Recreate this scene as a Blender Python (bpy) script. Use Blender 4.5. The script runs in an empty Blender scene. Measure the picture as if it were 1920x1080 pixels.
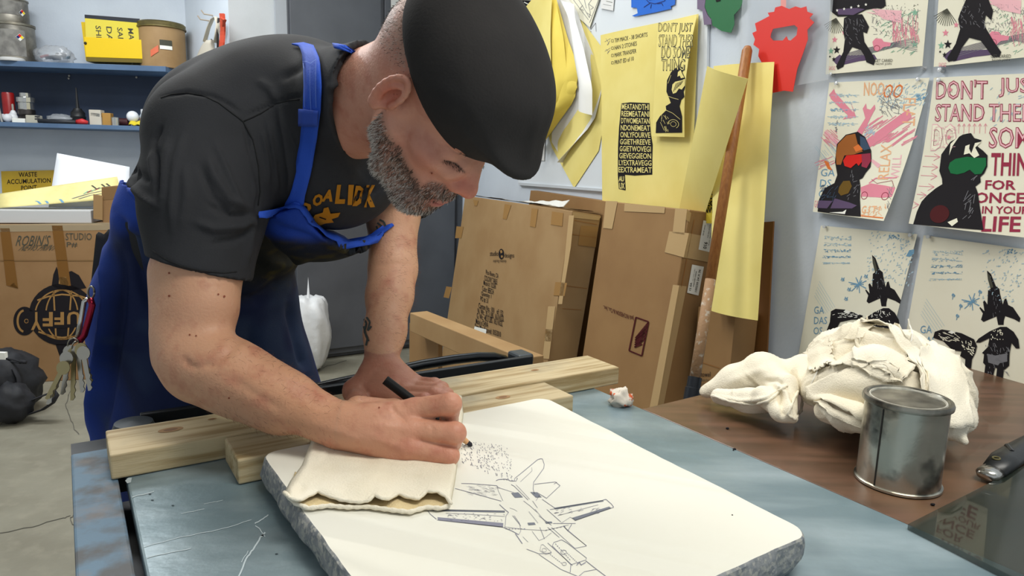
import bpy, math, random
import numpy as np
from mathutils import Vector, Matrix, noise as mnoise
random.seed(7)
S = bpy.context.scene
COL = S.collection
# ---------------------------------------------------------------- camera
FPX = 1300.0
PITCH = math.atan(224.6/FPX); ROLL = math.atan(.0268)
CAM = np.array([0, 0, 1.25])
_F = np.array([0, math.cos(PITCH), -math.sin(PITCH)])
_R0 = np.array([1., 0, 0]); _U0 = np.array([0, math.sin(PITCH), math.cos(PITCH)])
_R = math.cos(ROLL)*_R0+math.sin(ROLL)*_U0
_U = -math.sin(ROLL)*_R0+math.cos(ROLL)*_U0
cd = bpy.data.cameras.new('camera'); co = bpy.data.objects.new('camera', cd); COL.objects.link(co)
cd.sensor_width = 36; cd.lens = 36*FPX/1920; cd.clip_start = .02; cd.clip_end = 60
co.matrix_world = Matrix(((_R[0], _U[0], -_F[0], CAM[0]), (_R[1], _U[1], -_F[1], CAM[1]), (_R[2], _U[2], -_F[2], CAM[2]), (0, 0, 0, 1)))
S.camera = co
# ---------------------------------------------------------------- light
w = bpy.data.worlds.new('world'); S.world = w; w.use_nodes = True
w.node_tree.nodes['Background'].inputs[0].default_value = (.86, .93, 1, 1)
w.node_tree.nodes['Background'].inputs[1].default_value = .5
def lamp(name, loc, sx, sy, power, col=(1, .97, .9), target=None):
    l = bpy.data.lights.new(name, 'AREA'); l.shape = 'RECTANGLE'; l.size = sx; l.size_y = sy; l.energy = power; l.color = col
    o = bpy.data.objects.new(name, l); o.location = loc; COL.objects.link(o)
    if target is not None:
        o.rotation_euler = (Vector(target)-Vector(loc)).to_track_quat('-Z', 'Y').to_euler()
    return o
lamp('ceiling_lamp', (.75, .35, 2.86), 1.3, .5, 30)
lamp('ceiling_lamp', (-.9, 1.9, 2.86), 1.3, .5, 26)
lamp('ceiling_lamp', (-2.1, 3.0, 2.86), 1.3, .5, 44, (.95, .98, 1))
lamp('ceiling_lamp', (.2, 2.9, 2.86), 1.3, .5, 17, (.95, .98, 1))
S.view_settings.view_transform = 'Standard'; S.view_settings.look = 'None'
S.view_settings.exposure = 0.16; S.view_settings.gamma = 1; S.view_settings.use_curve_mapping = False
# ---------------------------------------------------------------- helpers
def A(*v): return np.array(v, float)
def nrm(v): v = np.asarray(v, float); return v/np.linalg.norm(v)
def ray(x, y): return _F+(x-960)/FPX*_R-(y-540)/FPX*_U
def pt(x, y, d): return CAM+d*ray(x, y)
def onz(x, y, z): v = ray(x, y); return CAM+v*((z-CAM[2])/v[2])
def onp(x, y, P0, n): v = ray(x, y); return CAM+v*(((P0-CAM)@n)/(v@n))
def proj(P): v = np.asarray(P)-CAM; d = v@_F; return A(960+FPX*(v@_R)/d, 540-FPX*(v@_U)/d, d)
def lin(h):
    h = h.lstrip('#'); c = [int(h[i:i+2], 16)/255 for i in (0, 2, 4)]
    return tuple(x/12.92 if x <= .04045 else ((x+.055)/1.055)**2.4 for x in c)+(1,)
MATS = {}
def mat(name, c, rough=.6, metal=0, c2=None, ns=8, nd=4, lo=.4, hi=.65, bump=0, bs=60, stretch=None, spec=.5, attr=None, sss=0, alpha=1, trans=0, c3=None, ns3=3, lo3=.5, hi3=.6, bump2=0, bs2=12, bstretch=None, coat=0):
    if name in MATS: return MATS[name]
    m = bpy.data.materials.new(name); m.use_nodes = True; nt = m.node_tree; N = nt.nodes; L = nt.links
    b = N['Principled BSDF']; b.inputs['Roughness'].default_value = rough; b.inputs['Metallic'].default_value = metal
    b.inputs['Specular IOR Level'].default_value = spec; b.inputs['Base Color'].default_value = lin(c)
    b.inputs['Coat Weight'].default_value = coat
    tc = N.new('ShaderNodeTexCoord')
    def mp(st):
        q = N.new('ShaderNodeMapping'); L.new(tc.outputs['Object'], q.inputs[0])
        if st: q.inputs['Scale'].default_value = st
        return q.outputs[0]
    src = None
    if attr:
        a = N.new('ShaderNodeVertexColor'); a.layer_name = attr; src = a.outputs['Color']
    def noisemix(src, base, col, sc, lo_, hi_, st):
        n = N.new('ShaderNodeTexNoise'); n.inputs['Scale'].default_value = sc; n.inputs['Detail'].default_value = nd
        L.new(mp(st), n.inputs['Vector'])
        r_ = N.new('ShaderNodeMapRange'); r_.inputs[1].default_value = lo_; r_.inputs[2].default_value = hi_
        L.new(n.outputs['Fac'], r_.inputs[0])
        x = N.new('ShaderNodeMix'); x.data_type = 'RGBA'; L.new(r_.outputs[0], x.inputs[0])
        if src is None: x.inputs[6].default_value = lin(base)
        else: L.new(src, x.inputs[6])
        x.inputs[7].default_value = lin(col)
        return x.outputs[2]
    if c2: src = noisemix(src, c, c2, ns, lo, hi, stretch)
    if c3: src = noisemix(src, c, c3, ns3, lo3, hi3, None)
    if src is not None: L.new(src, b.inputs['Base Color'])
    prev = None
    for bb, sc_ in ((bump, bs), (bump2, bs2)):
        if bb:
            n = N.new('ShaderNodeTexNoise'); n.inputs['Scale'].default_value = sc_; n.inputs['Detail'].default_value = 5
            L.new(mp(bstretch if bstretch else stretch), n.inputs['Vector'])
            q = N.new('ShaderNodeBump'); q.inputs['Strength'].default_value = min(1, bb); q.inputs['Distance'].default_value = .004 if sc_ > 30 else .012
            L.new(n.outputs['Fac'], q.inputs['Height'])
            if prev: L.new(prev, q.inputs['Normal'])
            prev = q.outputs[0]
    if prev: L.new(prev, b.inputs['Normal'])
    if sss: b.inputs['Subsurface Weight'].default_value = sss; b.inputs['Subsurface Radius'].default_value = (1, .35, .2); b.inputs['Subsurface Scale'].default_value = .008
    if alpha < 1: b.inputs['Alpha'].default_value = alpha
    if trans: b.inputs['Transmission Weight'].default_value = trans
    MATS[name] = m; return m
ORG = {}
def tag(o, label=None, cat=None, group=None, kind=None):
    if label: o['label'] = label
    if cat: o['category'] = cat
    if group: o['group'] = group
    if kind: o['kind'] = kind
    return o
def empty(name, loc, label=None, cat=None, group=None, kind=None):
    o = bpy.data.objects.new(name, None); o.empty_display_size = .05; COL.objects.link(o); o.location = loc
    ORG[o.name] = A(*loc); return tag(o, label, cat, group, kind)
class MB:
    def __init__(s): s.v = []; s.f = []; s.mi = []; s.cur = 0
    def add(s, vs, fs):
        n = len(s.v); s.v += [tuple(float(c) for c in v) for v in vs]
        for f in fs: s.f.append(tuple(i+n for i in f)); s.mi.append(s.cur)
    def hexa(s, p):   # 8 points: bottom 4 ccw, top 4
        s.add(p, [(0, 3, 2, 1), (4, 5, 6, 7), (0, 1, 5, 4), (1, 2, 6, 5), (2, 3, 7, 6), (3, 0, 4, 7)]); return s
    def box(s, o, ex, ey, ez, a=(0, 1), b=(0, 1), c=(0, 1)):
        o, ex, ey, ez = map(np.asarray, (o, ex, ey, ez))
        return s.hexa([o+ex*x+ey*y+ez*z for z in c for x, y in ((a[0], b[0]), (a[1], b[0]), (a[1], b[1]), (a[0], b[1]))])
    def cbox(s, c, sx, sy, sz, ang=0):
        c = A(*c); ex = A(math.cos(ang), math.sin(ang), 0); ey = A(-math.sin(ang), math.cos(ang), 0)
        return s.box(c, ex*sx, ey*sy, A(0, 0, sz), (-.5, .5), (-.5, .5), (-.5, .5))
    def grid(s, fn, nu, nv, t=0):
        P = [[np.asarray(fn(i/nu, j/nv)) for i in range(nu+1)] for j in range(nv+1)]
        vs = [p for r in P for p in r]; id_ = lambda i, j: j*(nu+1)+i
        fs = [(id_(i, j), id_(i+1, j), id_(i+1, j+1), id_(i, j+1)) for j in range(nv) for i in range(nu)]
        if t:
            ns = []
            for j in range(nv+1):
                for i in range(nu+1):
                    du = P[j][min(i+1, nu)]-P[j][max(i-1, 0)]; dv = P[min(j+1, nv)][i]-P[max(j-1, 0)][i]
                    c = np.cross(du, dv); ns.append(c/(np.linalg.norm(c)+1e-12))
            m = len(vs); vs = vs+[v+n*t for v, n in zip(vs, ns)]
            fs2 = [tuple(reversed([k+m for k in f])) for f in fs]
            rim = [id_(i, 0) for i in range(nu+1)]+[id_(nu, j) for j in range(1, nv+1)]+[id_(i, nv) for i in range(nu-1, -1, -1)]+[id_(0, j) for j in range(nv-1, 0, -1)]
            fs3 = [(rim[(k+1) % len(rim)], rim[k], rim[k]+m, rim[(k+1) % len(rim)]+m) for k in range(len(rim))]
            fs = fs+fs2+fs3
        s.add(vs, fs); return s
    def tube(s, path, r, n=10, caps=True, flat=None, up=None):
        path = [np.asarray(p, float) for p in path]; m = len(path)
        rs = r if hasattr(r, '__len__') else [r]*m
        t0 = nrm(path[1]-path[0]); u = np.cross(t0, up if up is not None else (A(0, 0, 1) if abs(t0[2]) < .9 else A(1, 0, 0))); u = nrm(u)
        vs = []
        for i, p in enumerate(path):
            t = nrm(path[min(i+1, m-1)]-path[max(i-1, 0)]); u = nrm(u-t*(u@t)); w_ = np.cross(t, u)
            k = flat or 1
            for j in range(n):
                a = 2*math.pi*j/n; vs.append(p+u*rs[i]*math.cos(a)+w_*rs[i]*k*math.sin(a))
        fs = [(i*n+j, i*n+(j+1) % n, (i+1)*n+(j+1) % n, (i+1)*n+j) for i in range(m-1) for j in range(n)]
        if caps: fs += [tuple(range(n))[::-1], tuple((m-1)*n+j for j in range(n))]
        s.add(vs, fs); return s
    def lathe(s, o, prof, n=32, ax=(0, 0, 1), ux=None):
        o = A(*o); ax = nrm(ax); u = nrm(np.cross(ax, A(0, 1, 0) if abs(ax[1]) < .9 else A(1, 0, 0))); w_ = np.cross(ax, u)
        vs = []
        for (r, z) in prof:
            for j in range(n):
                a = 2*math.pi*j/n; vs.append(o+ax*z+(u*math.cos(a)+w_*math.sin(a))*r)
        m = len(prof); fs = [(i*n+j, i*n+(j+1) % n, (i+1)*n+(j+1) % n, (i+1)*n+j) for i in range(m-1) for j in range(n)]
        if prof[0][0] > 1e-6: fs.append(tuple(range(n))[::-1])
        if prof[-1][0] > 1e-6: fs.append(tuple((m-1)*n+j for j in range(n)))
        s.add(vs, fs); return s
    def blob(s, o, r, n=12, fn=None):
        o = A(*o); r = A(*r) if hasattr(r, '__len__') else A(r, r, r); vs = [o+A(0, 0, r[2])]
        for i in range(1, n):
            t = math.pi*i/n
            for j in range(2*n):
                a = math.pi*j/n; d = A(math.sin(t)*math.cos(a), math.sin(t)*math.sin(a), math.cos(t)); k = fn(d) if fn else 1
                vs.append(o+d*r*k)
        vs.append(o-A(0, 0, r[2])); m = 2*n; fs = [(0, 1+j, 1+(j+1) % m) for j in range(m)]
        fs += [(1+i*m+j, 1+(i+1)*m+j, 1+(i+1)*m+(j+1) % m, 1+i*m+(j+1) % m) for i in range(n-2) for j in range(m)]
        e = len(vs)-1; b = 1+(n-2)*m; fs += [(b+j, e, b+(j+1) % m) for j in range(m)]
        s.add(vs, fs); return s
    def build(s, name, mt, parent=None, label=None, cat=None, group=None, kind=None, smooth=False, bevel=0, solid=0, sub=0, org=None, auto=None):
        me = bpy.data.meshes.new(name); v = np.array(s.v, float)
        if parent is not None: og = ORG[parent.name]
        elif org is not None: og = A(*org)
        else: og = A((v[:, 0].min()+v[:, 0].max())/2, (v[:, 1].min()+v[:, 1].max())/2, v[:, 2].min())
        me.from_pydata([tuple(q) for q in v-og], [], s.f); me.update()
        for m_ in (mt if isinstance(mt, (list, tuple)) else [mt]): me.materials.append(m_)
        if isinstance(mt, (list, tuple)): me.polygons.foreach_set('material_index', s.mi)
        o = bpy.data.objects.new(name, me); COL.objects.link(o)
        if parent is not None: o.parent = parent
        else: o.location = og
        ORG[o.name] = og
        if smooth: me.polygons.foreach_set('use_smooth', [True]*len(me.polygons))
        if auto:
            me.polygons.foreach_set('use_smooth', [True]*len(me.polygons)); me.set_sharp_from_angle(angle=math.radians(auto))
        if bevel:
            q = o.modifiers.new('bevel', 'BEVEL'); q.width = bevel; q.segments = 2; q.limit_method = 'ANGLE'
        if solid: q = o.modifiers.new('solid', 'SOLIDIFY'); q.thickness = solid
        if sub: q = o.modifiers.new('sub', 'SUBSURF'); q.levels = sub; q.render_levels = sub
        return tag(o, label, cat, group, kind)
# text to flat polygons, unit box
_TC = {}
def textpoly(t, bold=0, sp=1.0):
    k = (t, bold, sp)
    if k in _TC: return _TC[k]
    c = bpy.data.curves.new('t', 'FONT'); c.body = t; c.resolution_u = 2; c.offset = bold; c.space_line = sp; c.align_x = 'LEFT'
    o = bpy.data.objects.new('t', c); COL.objects.link(o)
    dg = bpy.context.evaluated_depsgraph_get(); me = bpy.data.meshes.new_from_object(o.evaluated_get(dg))
    v = [tuple(x.co) for x in me.vertices]; f = [tuple(p.vertices) for p in me.polygons]
    bpy.data.objects.remove(o); bpy.data.curves.remove(c); bpy.data.meshes.remove(me)
    a = np.array(v); lo_ = a.min(0); hi_ = a.max(0); d = np.maximum(hi_-lo_, 1e-6)
    r_ = [((x-lo_[0])/d[0], (y-lo_[1])/d[1]) for x, y, z in v]
    _TC[k] = (r_, f, d[0]/d[1]); return _TC[k]
class Surf:
    """flat or gently curled sheet; P(s,t,h): s right 0..1, t down 0..1, h lift along the outward normal"""
    def __init__(s, q, n, curl=None): s.q = [np.asarray(a) for a in q]; s.n = n; s.curl = curl or (lambda a, b: 0)
    def P(s, a, b, h=0):
        q = s.q; p = (q[0]*(1-a)+q[1]*a)*(1-b)+(q[3]*(1-a)+q[2]*a)*b
        return p+s.n*(s.curl(a, b)+h)
class Ink:
    def __init__(s, surf, h=.0006): s.s = surf; s.m = {}; s.h = h; s.pp = {}
    def mb(s, k):
        if k not in s.m: s.m[k] = MB()
        return s.m[k]
    def mx(s, pts):
        q = np.array(pts, float); return max(20, np.ptp(q, 0).max()/9) if np.ptp(q, 0).max() > 3 else .12
    def poly(s, k, pts, h=0):
        m = MB(); s.pp.setdefault(k, []).append(m)
        from mathutils.geometry import tessellate_polygon
        fs = tessellate_polygon([[Vector((a, b, 0)) for a, b in pts]])
        T = [[A(*pts[i]) for i in f] for f in fs]; mx = s.mx(pts); out = []
        while T:
            t = T.pop(); e = [np.linalg.norm(t[(i+1) % 3]-t[i]) for i in range(3)]; i = int(np.argmax(e))
            if e[i] <= mx or len(out)+len(T) > 1500: out.append(t); continue
            m_ = (t[i]+t[(i+1) % 3])/2; T.append([t[i], m_, t[(i+2) % 3]]); T.append([m_, t[(i+1) % 3], t[(i+2) % 3]])
        vs = [s.s.P(p[0], p[1], s.h+h) for t in out for p in t]; m.add(vs, [(3*i, 3*i+1, 3*i+2) for i in range(len(out))]); return s
    def line(s, k, pts, w=.004, asp=1, h=0):
        m = s.mb(k); P = np.array(pts, float); n = len(P)
        for i in range(n-1):
            d = P[i+1]-P[i]; L_ = math.hypot(d[0]*asp, d[1]) or 1; nx = A(-d[1]/L_/asp, d[0]*asp/L_)*w/2
            q = [P[i]-nx, P[i+1]-nx, P[i+1]+nx, P[i]+nx]; m.add([s.s.P(x, y, s.h+h) for x, y in q], [(0, 1, 2, 3)])
        return s
    def text(s, k, t, x0, y0, x1, y1, bold=0, rot=0, sp=1.0, shear=0, h=0, mirror=False):
        v, f, _ = textpoly(t, bold, sp); cx, cy = (x0+x1)/2, (y0+y1)/2; P = []
        for a, b in v:
            if mirror: a = 1-a
            X = (a-.5)+shear*(b-.5); Y = -(b-.5)
            if rot == 90: X, Y = -Y, X
            elif rot == 180: X, Y = -X, -Y
            elif rot == 270: X, Y = Y, -X
            P.append(s.s.P(cx+X*(x1-x0), cy+Y*(y1-y0), s.h+h))
        s.mb(k).add(P, f); return s
    def scrib(s, k, x0, y0, x1, y1, n, w=.003, l=.1, ang=0, sa=.3, seed=0, h=0):
        rr = random.Random(seed)
        for i in range(n):
            x = rr.uniform(x0, x1); y = rr.uniform(y0, y1); a = ang+rr.uniform(-sa, sa); ll = l*rr.uniform(.3, 1)/2
            s.line(k, [(x-ll*math.cos(a), y-ll*math.sin(a)), (x+ll*math.cos(a), y+ll*math.sin(a))], w, h=h)
        return s
    def done(s, parent, names=None):
        for k, L_ in s.pp.items():
            nm = (names or {}).get(k, 'print')
            if len(L_) <= 10:
                for m in L_: m.build(nm, inkmat(k), parent)
            else:
                j = MB()
                for m in L_: j.add(m.v, m.f)
                j.build(nm, inkmat(k), parent, kind='stuff')
        for k, m in s.m.items():
            if m.v: m.build((names or {}).get(k, 'print'), inkmat(k), parent, kind='stuff')
def circ(cx, cy, rx, ry, a0=0, a1=360, n=32): return [(cx+rx*math.cos(math.radians(a0+(a1-a0)*i/n)), cy+ry*math.sin(math.radians(a0+(a1-a0)*i/n))) for i in range(n+1)]
def ring(ik, k, cx, cy, rx, ry, w, a0=0, a1=360, h=0): ik.line(k, circ(cx, cy, rx, ry, a0, a1), w, h=h)
INKC = {'black': '1b181c', 'red': 'd4231c', 'maroon': '963048', 'pink': 'e08a9c', 'orange': 'e0793a', 'green': '156a3c', 'blue': '6f9cba', 'grey': '77777c', 'purple': '5b4a68', 'lgreen': '86b49a', 'graph': '4a4a40', 'white': 'eeeee6', 'cobalt': '1f5fd0', 'dkred': '4a1518', 'lpink': 'eab6bd', 'gold': 'b5791c', 'tape': '9c7746', 'ltape': 'b99c70', 'yellow': 'f0d83a', 'litho': 'a0a0aa', 'dlitho': '7a7e88', 'lorange': 'eab388', 'lblue': 'a9c4d2', 'navy': '26306a', 'brown': '9a6a3a', 'signy': 'd6b21e', 'cream': 'efecd6', 'bred': 'e4301c'}
def inkmat(k): return mat('ink_'+k, INKC[k], .7, spec=.2)
# ---------------------------------------------------------------- frames of the place
EB = nrm(A(.839, .544, 0)); EA = A(-EB[1], EB[0], 0)
def PW(u, v, z): return EB*u+EA*v+A(0, 0, z)
UP = A(0, 0, 1)
ZB = .83            # press bed and brown table height
ZS = .875           # stone top
W0 = onz(1920, 715, ZB); DW = ray(400, 300); DW[2] = 0; DW = nrm(DW); NW = A(-DW[1], DW[0], 0)
if NW@(CAM-W0) < 0: NW = -NW
NW[2] = 0
def ow(x, y, off=.0): return onp(x, y, W0+NW*off, NW)
FD = onz(640, 668, 0); ND = -EA                      # door wall
SA_ = onz(0, 113, 1.8); SB_ = onz(330, 125, 1.8); DS = nrm(SB_-SA_); NS = A(DS[1], -DS[0], 0)
if NS@(CAM-SA_) < 0: NS = -NS
WA0 = SA_-NS*.30                                      # back wall with shelves
def oa(x, y, off=0.): return onp(x, y, WA0+NS*off, NS)
def od(x, y, off=0.): return onp(x, y, FD+ND*off, ND)
# ================================================================ THE SETTING
M_wall = mat('painted_wall', 'd3dce6', .75, c2='c9d2dd', ns=3, bump=.12, bs=90)
M_wallg = mat('painted_wall_grey', 'c6cacc', .75, c2='bcc0c2', ns=3, bump=.15, bs=90)
M_floor = mat('concrete', '827f70', .7, c2='787465', ns=5, c3='8c8878', ns3=14, lo3=.5, hi3=.8, bump=.4, bs=40)
def vplane(name, p, q, z0, z1, n, m, t=.08, **k):
    p = A(p[0], p[1], 0); q = A(q[0], q[1], 0); mb = MB(); mb.box(p+UP*z0, q-p, -n*t, UP*(z1-z0)); return mb.build(name, m, kind='structure', **k)
ZC = 3.0
wr_far = W0+DW*3.35; wr_near = W0-DW*2.6
def isect(P, d, Q, e):
    M = np.array([[d[0], -e[0]], [d[1], -e[1]]]); s_ = np.linalg.solve(M, (Q-P)[:2]); return P+d*s_[0]
crn = isect(W0, DW, FD, EB)
vplane('wall_right', crn+DW*.1, wr_near, 0, ZC, NW, M_wall)
colL = od(430, 60); colR = od(535, 60); 
cwL = od(536, 60); cwR = od(862, 380); vplane('wall_door', colL, cwL-EB*.004, 0, ZC, ND, M_wallg); vplane('wall_recess', cwR+EB*.004, crn, 0, ZC, ND, M_wallg)
cA = oa(349, 60)
sd = colL-cA; sd[2] = 0; nsd = nrm(A(sd[1], -sd[0], 0)); nsd = nsd if nsd@(A(-2.5, 3.5, 0)-cA) > 0 else -nsd
vplane('wall_side', cA, colL, 0, ZC, nsd, M_wall, t=.04)
wl = WA0-DS*.5
vplane('wall_back', wl, cA, 0, ZC, NS, M_wall)
wl0 = A(wl[0], wl[1], 0)
vplane('wall_left', wl0, wl0+NS*5.5, 0, ZC, A(1, 0, 0) if True else DS, M_wallg)
mb = MB(); mb.cbox((0, 2.0, -.05), 9, 8.4, .1); mb.build('floor', M_floor, kind='structure', org=(0, 0, 0))
mb = MB(); mb.cbox((0, 2.0, ZC+.05), 9, 8.4, .1); mb.build('ceiling', mat('ceiling_paint', 'e8e8e4', .9), kind='structure')
# corner trim of the recess beside the dark cabinet
a0, a1 = od(515, 60), od(536, 60)
mb = MB(); mb.box(A(a0[0], a0[1], 0), A(*(a1-a0)[:2], 0), ND*.03, UP*2.9); mb.build('trim_1', mat('trim_paint', 'a9aeb4', .6), kind='structure')
# cracks in the concrete, thin grooves filled with dark dirt
fl = Surf([A(0, 0, 0), A(1, 0, 0), A(1, -1, 0), A(0, -1, 0)], UP)
class FS:
    @staticmethod
    def P(a, b, h=0): q = onz(a, b, 0); return q+UP*h
ik = Ink(FS, .0015)
for path, w_ in (([(128, 740), (123, 765), (133, 785), (138, 802), (148, 815)], 1.6), ([(148, 870), (136, 890), (142, 900), (137, 918), (147, 938), (142, 962), (133, 972), (136, 984), (148, 990)], 1.5), ([(133, 968), (118, 972), (60, 988), (0, 1000)], 1.2), ([(0, 800), (22, 772), (60, 755), (82, 742)], .9), ([(150, 700), (135, 725), (128, 742)], 1), ([(604, 690), (650, 676)], 1)):
    rr = random.Random(len(path)); P = []
    for (x, y), (x2, y2) in zip(path[:-1], path[1:]):
        for k in range(4): P.append((x+(x2-x)*k/4+rr.uniform(-1.5, 1.5), y+(y2-y)*k/4+rr.uniform(-1.2, 1.2)))
    P.append(path[-1]); ik.line('graph', P, w_)
m = ik.m['graph']; m.build('floor_crack', mat('crack', '57544b', .9), bpy.data.objects['floor'], kind='stuff')
# ---- dark cabinet
M_cab = mat('cabinet_grey', '55585e', .42, c2='4d5056', ns=4, bump=.03)
cl = od(536, 60, 0); cr = od(862, 380, 0)
cb = empty('steel_cabinet', A(*((cl+cr)/2)[:2], 0), 'tall dark grey double door steel cabinet standing behind the bent man', 'cabinet')
w_ = np.linalg.norm((cr-cl)[:2]); o0 = A(cl[0], cl[1], 0)
mb = MB(); mb.box(o0+UP*.004, EB*w_, -ND*.4, UP*2.5); mb.box(o0+UP*.03, EB*w_, ND*.03, UP*2.35); mb.build('cabinet_body', M_cab, cb, bevel=.004)
for k in range(2):
    mb = MB(); mb.box(o0+ND*.03+EB*(w_*k/2+.012)+UP*.07, EB*(w_/2-.024-.05*k), ND*.022, UP*2.28); dr = mb.build('door', M_cab, cb, bevel=.004)
    mb = MB(); mb.cbox(o0+ND*.06+EB*(w_/2+(-.06 if k == 0 else .04))+UP*1.1, .02, .03, .16, math.atan2(EB[1], EB[0])); mb.build('handle', mat('steel', '8a8c90', .3, 1), dr, bevel=.004)
mb = MB(); mb.box(o0+ND*.052+EB*(w_-.05)+UP*.03, EB*.022, ND*.02, UP*2.33); mb.build('edge_strip', mat('cabinet_edge', '45484e', .4), cb)
for i, (q, c, lb) in enumerate((([(733, -6), (772, -6), (772, 17), (733, 15)], 'd8d9d4', 'pale notice sheet at the top of the dark cabinet door behind the cap'), ([(734, 23), (770, 25), (768, 85), (733, 83)], 'c9ccc8', 'grey-white sheet with a blue edge strip on the dark cabinet door'))):
    su = Surf([od(x, y, .056) for x, y in q], ND); mb = MB(); mb.grid(lambda a, b: su.P(a, b), 2, 2, .001); o = mb.build('notice_sheet', mat('notice%d' % i, c, .7), None, lb, 'notice')
    if i: ik = Ink(su); ik.poly('cobalt', [(-.06, .2), (.02, .2), (.02, 1), (-.06, 1)]); ik.done(o, {'cobalt': 'edge_strip'})

# ================================================================ SHELF UNIT (back left)
M_sh = mat('shelf_blue', '557090', .55, c2='4c6584', ns=6); M_shb = mat('shelf_back_blue', '2c3b54', .6, c2='28364c', ns=5)
zu, zl = 1.8, 1.443
su_ = empty('wall_shelf', SA_-UP*1.8+UP*1.4, 'long slate-blue two-tier wall shelf with a dark blue back panel', 'shelf')
Ls = np.linalg.norm(cA[:2]-(WA0-DS*.4)[:2])
s0 = A(*(WA0-DS*.4)[:2], 0)
mb = MB(); mb.box(s0+NS*.02+UP*(zu-.032), DS*(Ls-.02), NS*.28, UP*.032); mb.build('shelf_board', M_sh, su_, bevel=.002)
mb = MB(); mb.box(s0+NS*.02+UP*(zl-.026), DS*(Ls-.02), NS*.28, UP*.026); mb.build('shelf_board', M_sh, su_, bevel=.002)
mb = MB(); mb.box(s0+NS*.004+UP*(zl-.026), DS*(Ls-.02), NS*.016, UP*(zu-zl+.02)); mb.build('back_panel', M_shb, su_)
for x, y in ((130, 142), (256, 145), (129, 147)):
    q = oa(x, y, .022); mb = MB(); mb.lathe(q, [(.007, 0), (.006, .004), (0, .005)], 8, NS); mb.build('screw', mat('screw', 'b8b4a8', .4, .6), su_)
def osf(x, y, off): return onp(x, y, SA_-NS*off, NS)      # plane 'off' behind the shelf's front edge
def stand(x, z, off):                                     # point on a shelf board (z) under pixel column x
    q = osf(x, 300, off); return A(q[0], q[1], z)
def pxh(px, P): return px*proj(P)[2]/FPX
# drums
M_dr = mat('drum_steel', '7d7a72', .45, .7, c2='5c564a', ns=9, c3='9a958a', ns3=5, bump=.2, bs=40)
def drum(name, x0, x1, ytop, z0, off, lb, cone=.03):
    c = stand((x0+x1)/2, z0, off); r_ = pxh((x1-x0)/2, c); h = pxh(0, c)
    zt = osf((x0+x1)/2, ytop, off)[2]; h = zt-z0
    e = empty(name, c, lb, 'drum', 'grey steel drums on the top shelf')
    mb = MB(); mb.lathe(c, [(r_*.98, 0), (r_, .006), (r_, h*.45), (r_*.985, h*.47), (r_*(1-cone), h*.93)], 28); mb.build('shell', M_dr, e, auto=35)
    mb = MB(); mb.lathe(c, [(r_*(1-cone)*1.01, h*.92), (r_*1.05*(1-cone), h*.93), (r_*1.05*(1-cone), h*.985), (r_*.9, h), (0, h*.99)], 28); mb.build('lid', mat('drum_lid', '8a8679', .4, .7, c2='6a6252', ns=12), e, auto=35)
    return e, c, r_, h
e1, c1, r1, h1 = drum('steel_drum', 13, 82, 46, zu, .14, 'lower of the two stacked grey steel drums on the top shelf')
e2, c2_, r2, h2 = drum('steel_drum', 12, 74, 0, zu+h1, .14, 'upper steel drum stacked on top of the lower one, cut by the frame edge')
c2b = stand(47, zu, .14)
e3, c3_, r3, h3 = drum('steel_drum', -58, 10, 46, zu, .14, 'lower steel drum at the far left frame edge, left of the full stack')
e4, c4_, r4, h4 = drum('steel_drum', -56, 8, 0, zu+h3, .14, 'upper steel drum at the far left frame edge above another drum')
def drumlabel(e, c, r_, h, a0, a1, z0, z1, sq):
    mb = MB(); f = -math.atan2(1, 0)
    base = math.atan2((CAM-c)[1], (CAM-c)[0])
    mb.grid(lambda a, b: c+A(math.cos(base+a0+(a1-a0)*a), math.sin(base+a0+(a1-a0)*a), 0)*(r_+.002)+UP*(h*(z0+(z1-z0)*b)), 8, 3); mb.build('paper_label', mat('old_label', '8c8a84', .8, c2='6c6a66', ns=20), e)
    # hazard diamond
    ang, zz, s_ = sq; cc = c+A(math.cos(base+ang), math.sin(base+ang), 0)*(r_+.004)+UP*h*zz; t_ = A(-math.sin(base+ang), math.cos(base+ang), 0)
    su = Surf([cc+UP*s_, cc+t_*s_, cc-UP*s_, cc-t_*s_], A(math.cos(base+ang), math.sin(base+ang), 0))
    mb = MB(); mb.grid(su.P, 1, 1, .001); d = mb.build('hazard_diamond', inkmat('white'), e)
    ik = Ink(su, .001)
    ik.poly('red', [(.04, .04), (.5, .04), (.5, .5), (.04, .5)]); ik.poly('navy', [(.04, .5), (.5, .5), (.5, .96), (.04, .96)]); ik.poly('yellow', [(.5, .04), (.96, .04), (.96, .5), (.5, .5)])
    ik.done(d)
drumlabel(e1, c1, r1, h1, -.9, .5, .15, .8, (.25, .62, .022)); drumlabel(e2, c2_, r2, h2, -.9, .7, .3, .85, (-.35+1.0, .42, .02))
drumlabel(e3, c3_, r3, h3, -.6, .2, .2, .8, (-.2, .6, .02)); drumlabel(e4, c4_, r4, h4, -.6, .2, .2, .8, (-.2, .6, .02))
c = stand(40, zu, .035); mb = MB(); mb.lathe(c, [(pxh(20, c), 0), (pxh(21, c), .005), (pxh(21, c), .014), (pxh(18, c), .02), (0, .019)], 24); mb.build('plastic_disc', mat('lid_white', 'd8d8d6', .4), None, 'small flat white plastic disc lying on the top shelf before the drums', 'disc', auto=35)
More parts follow.
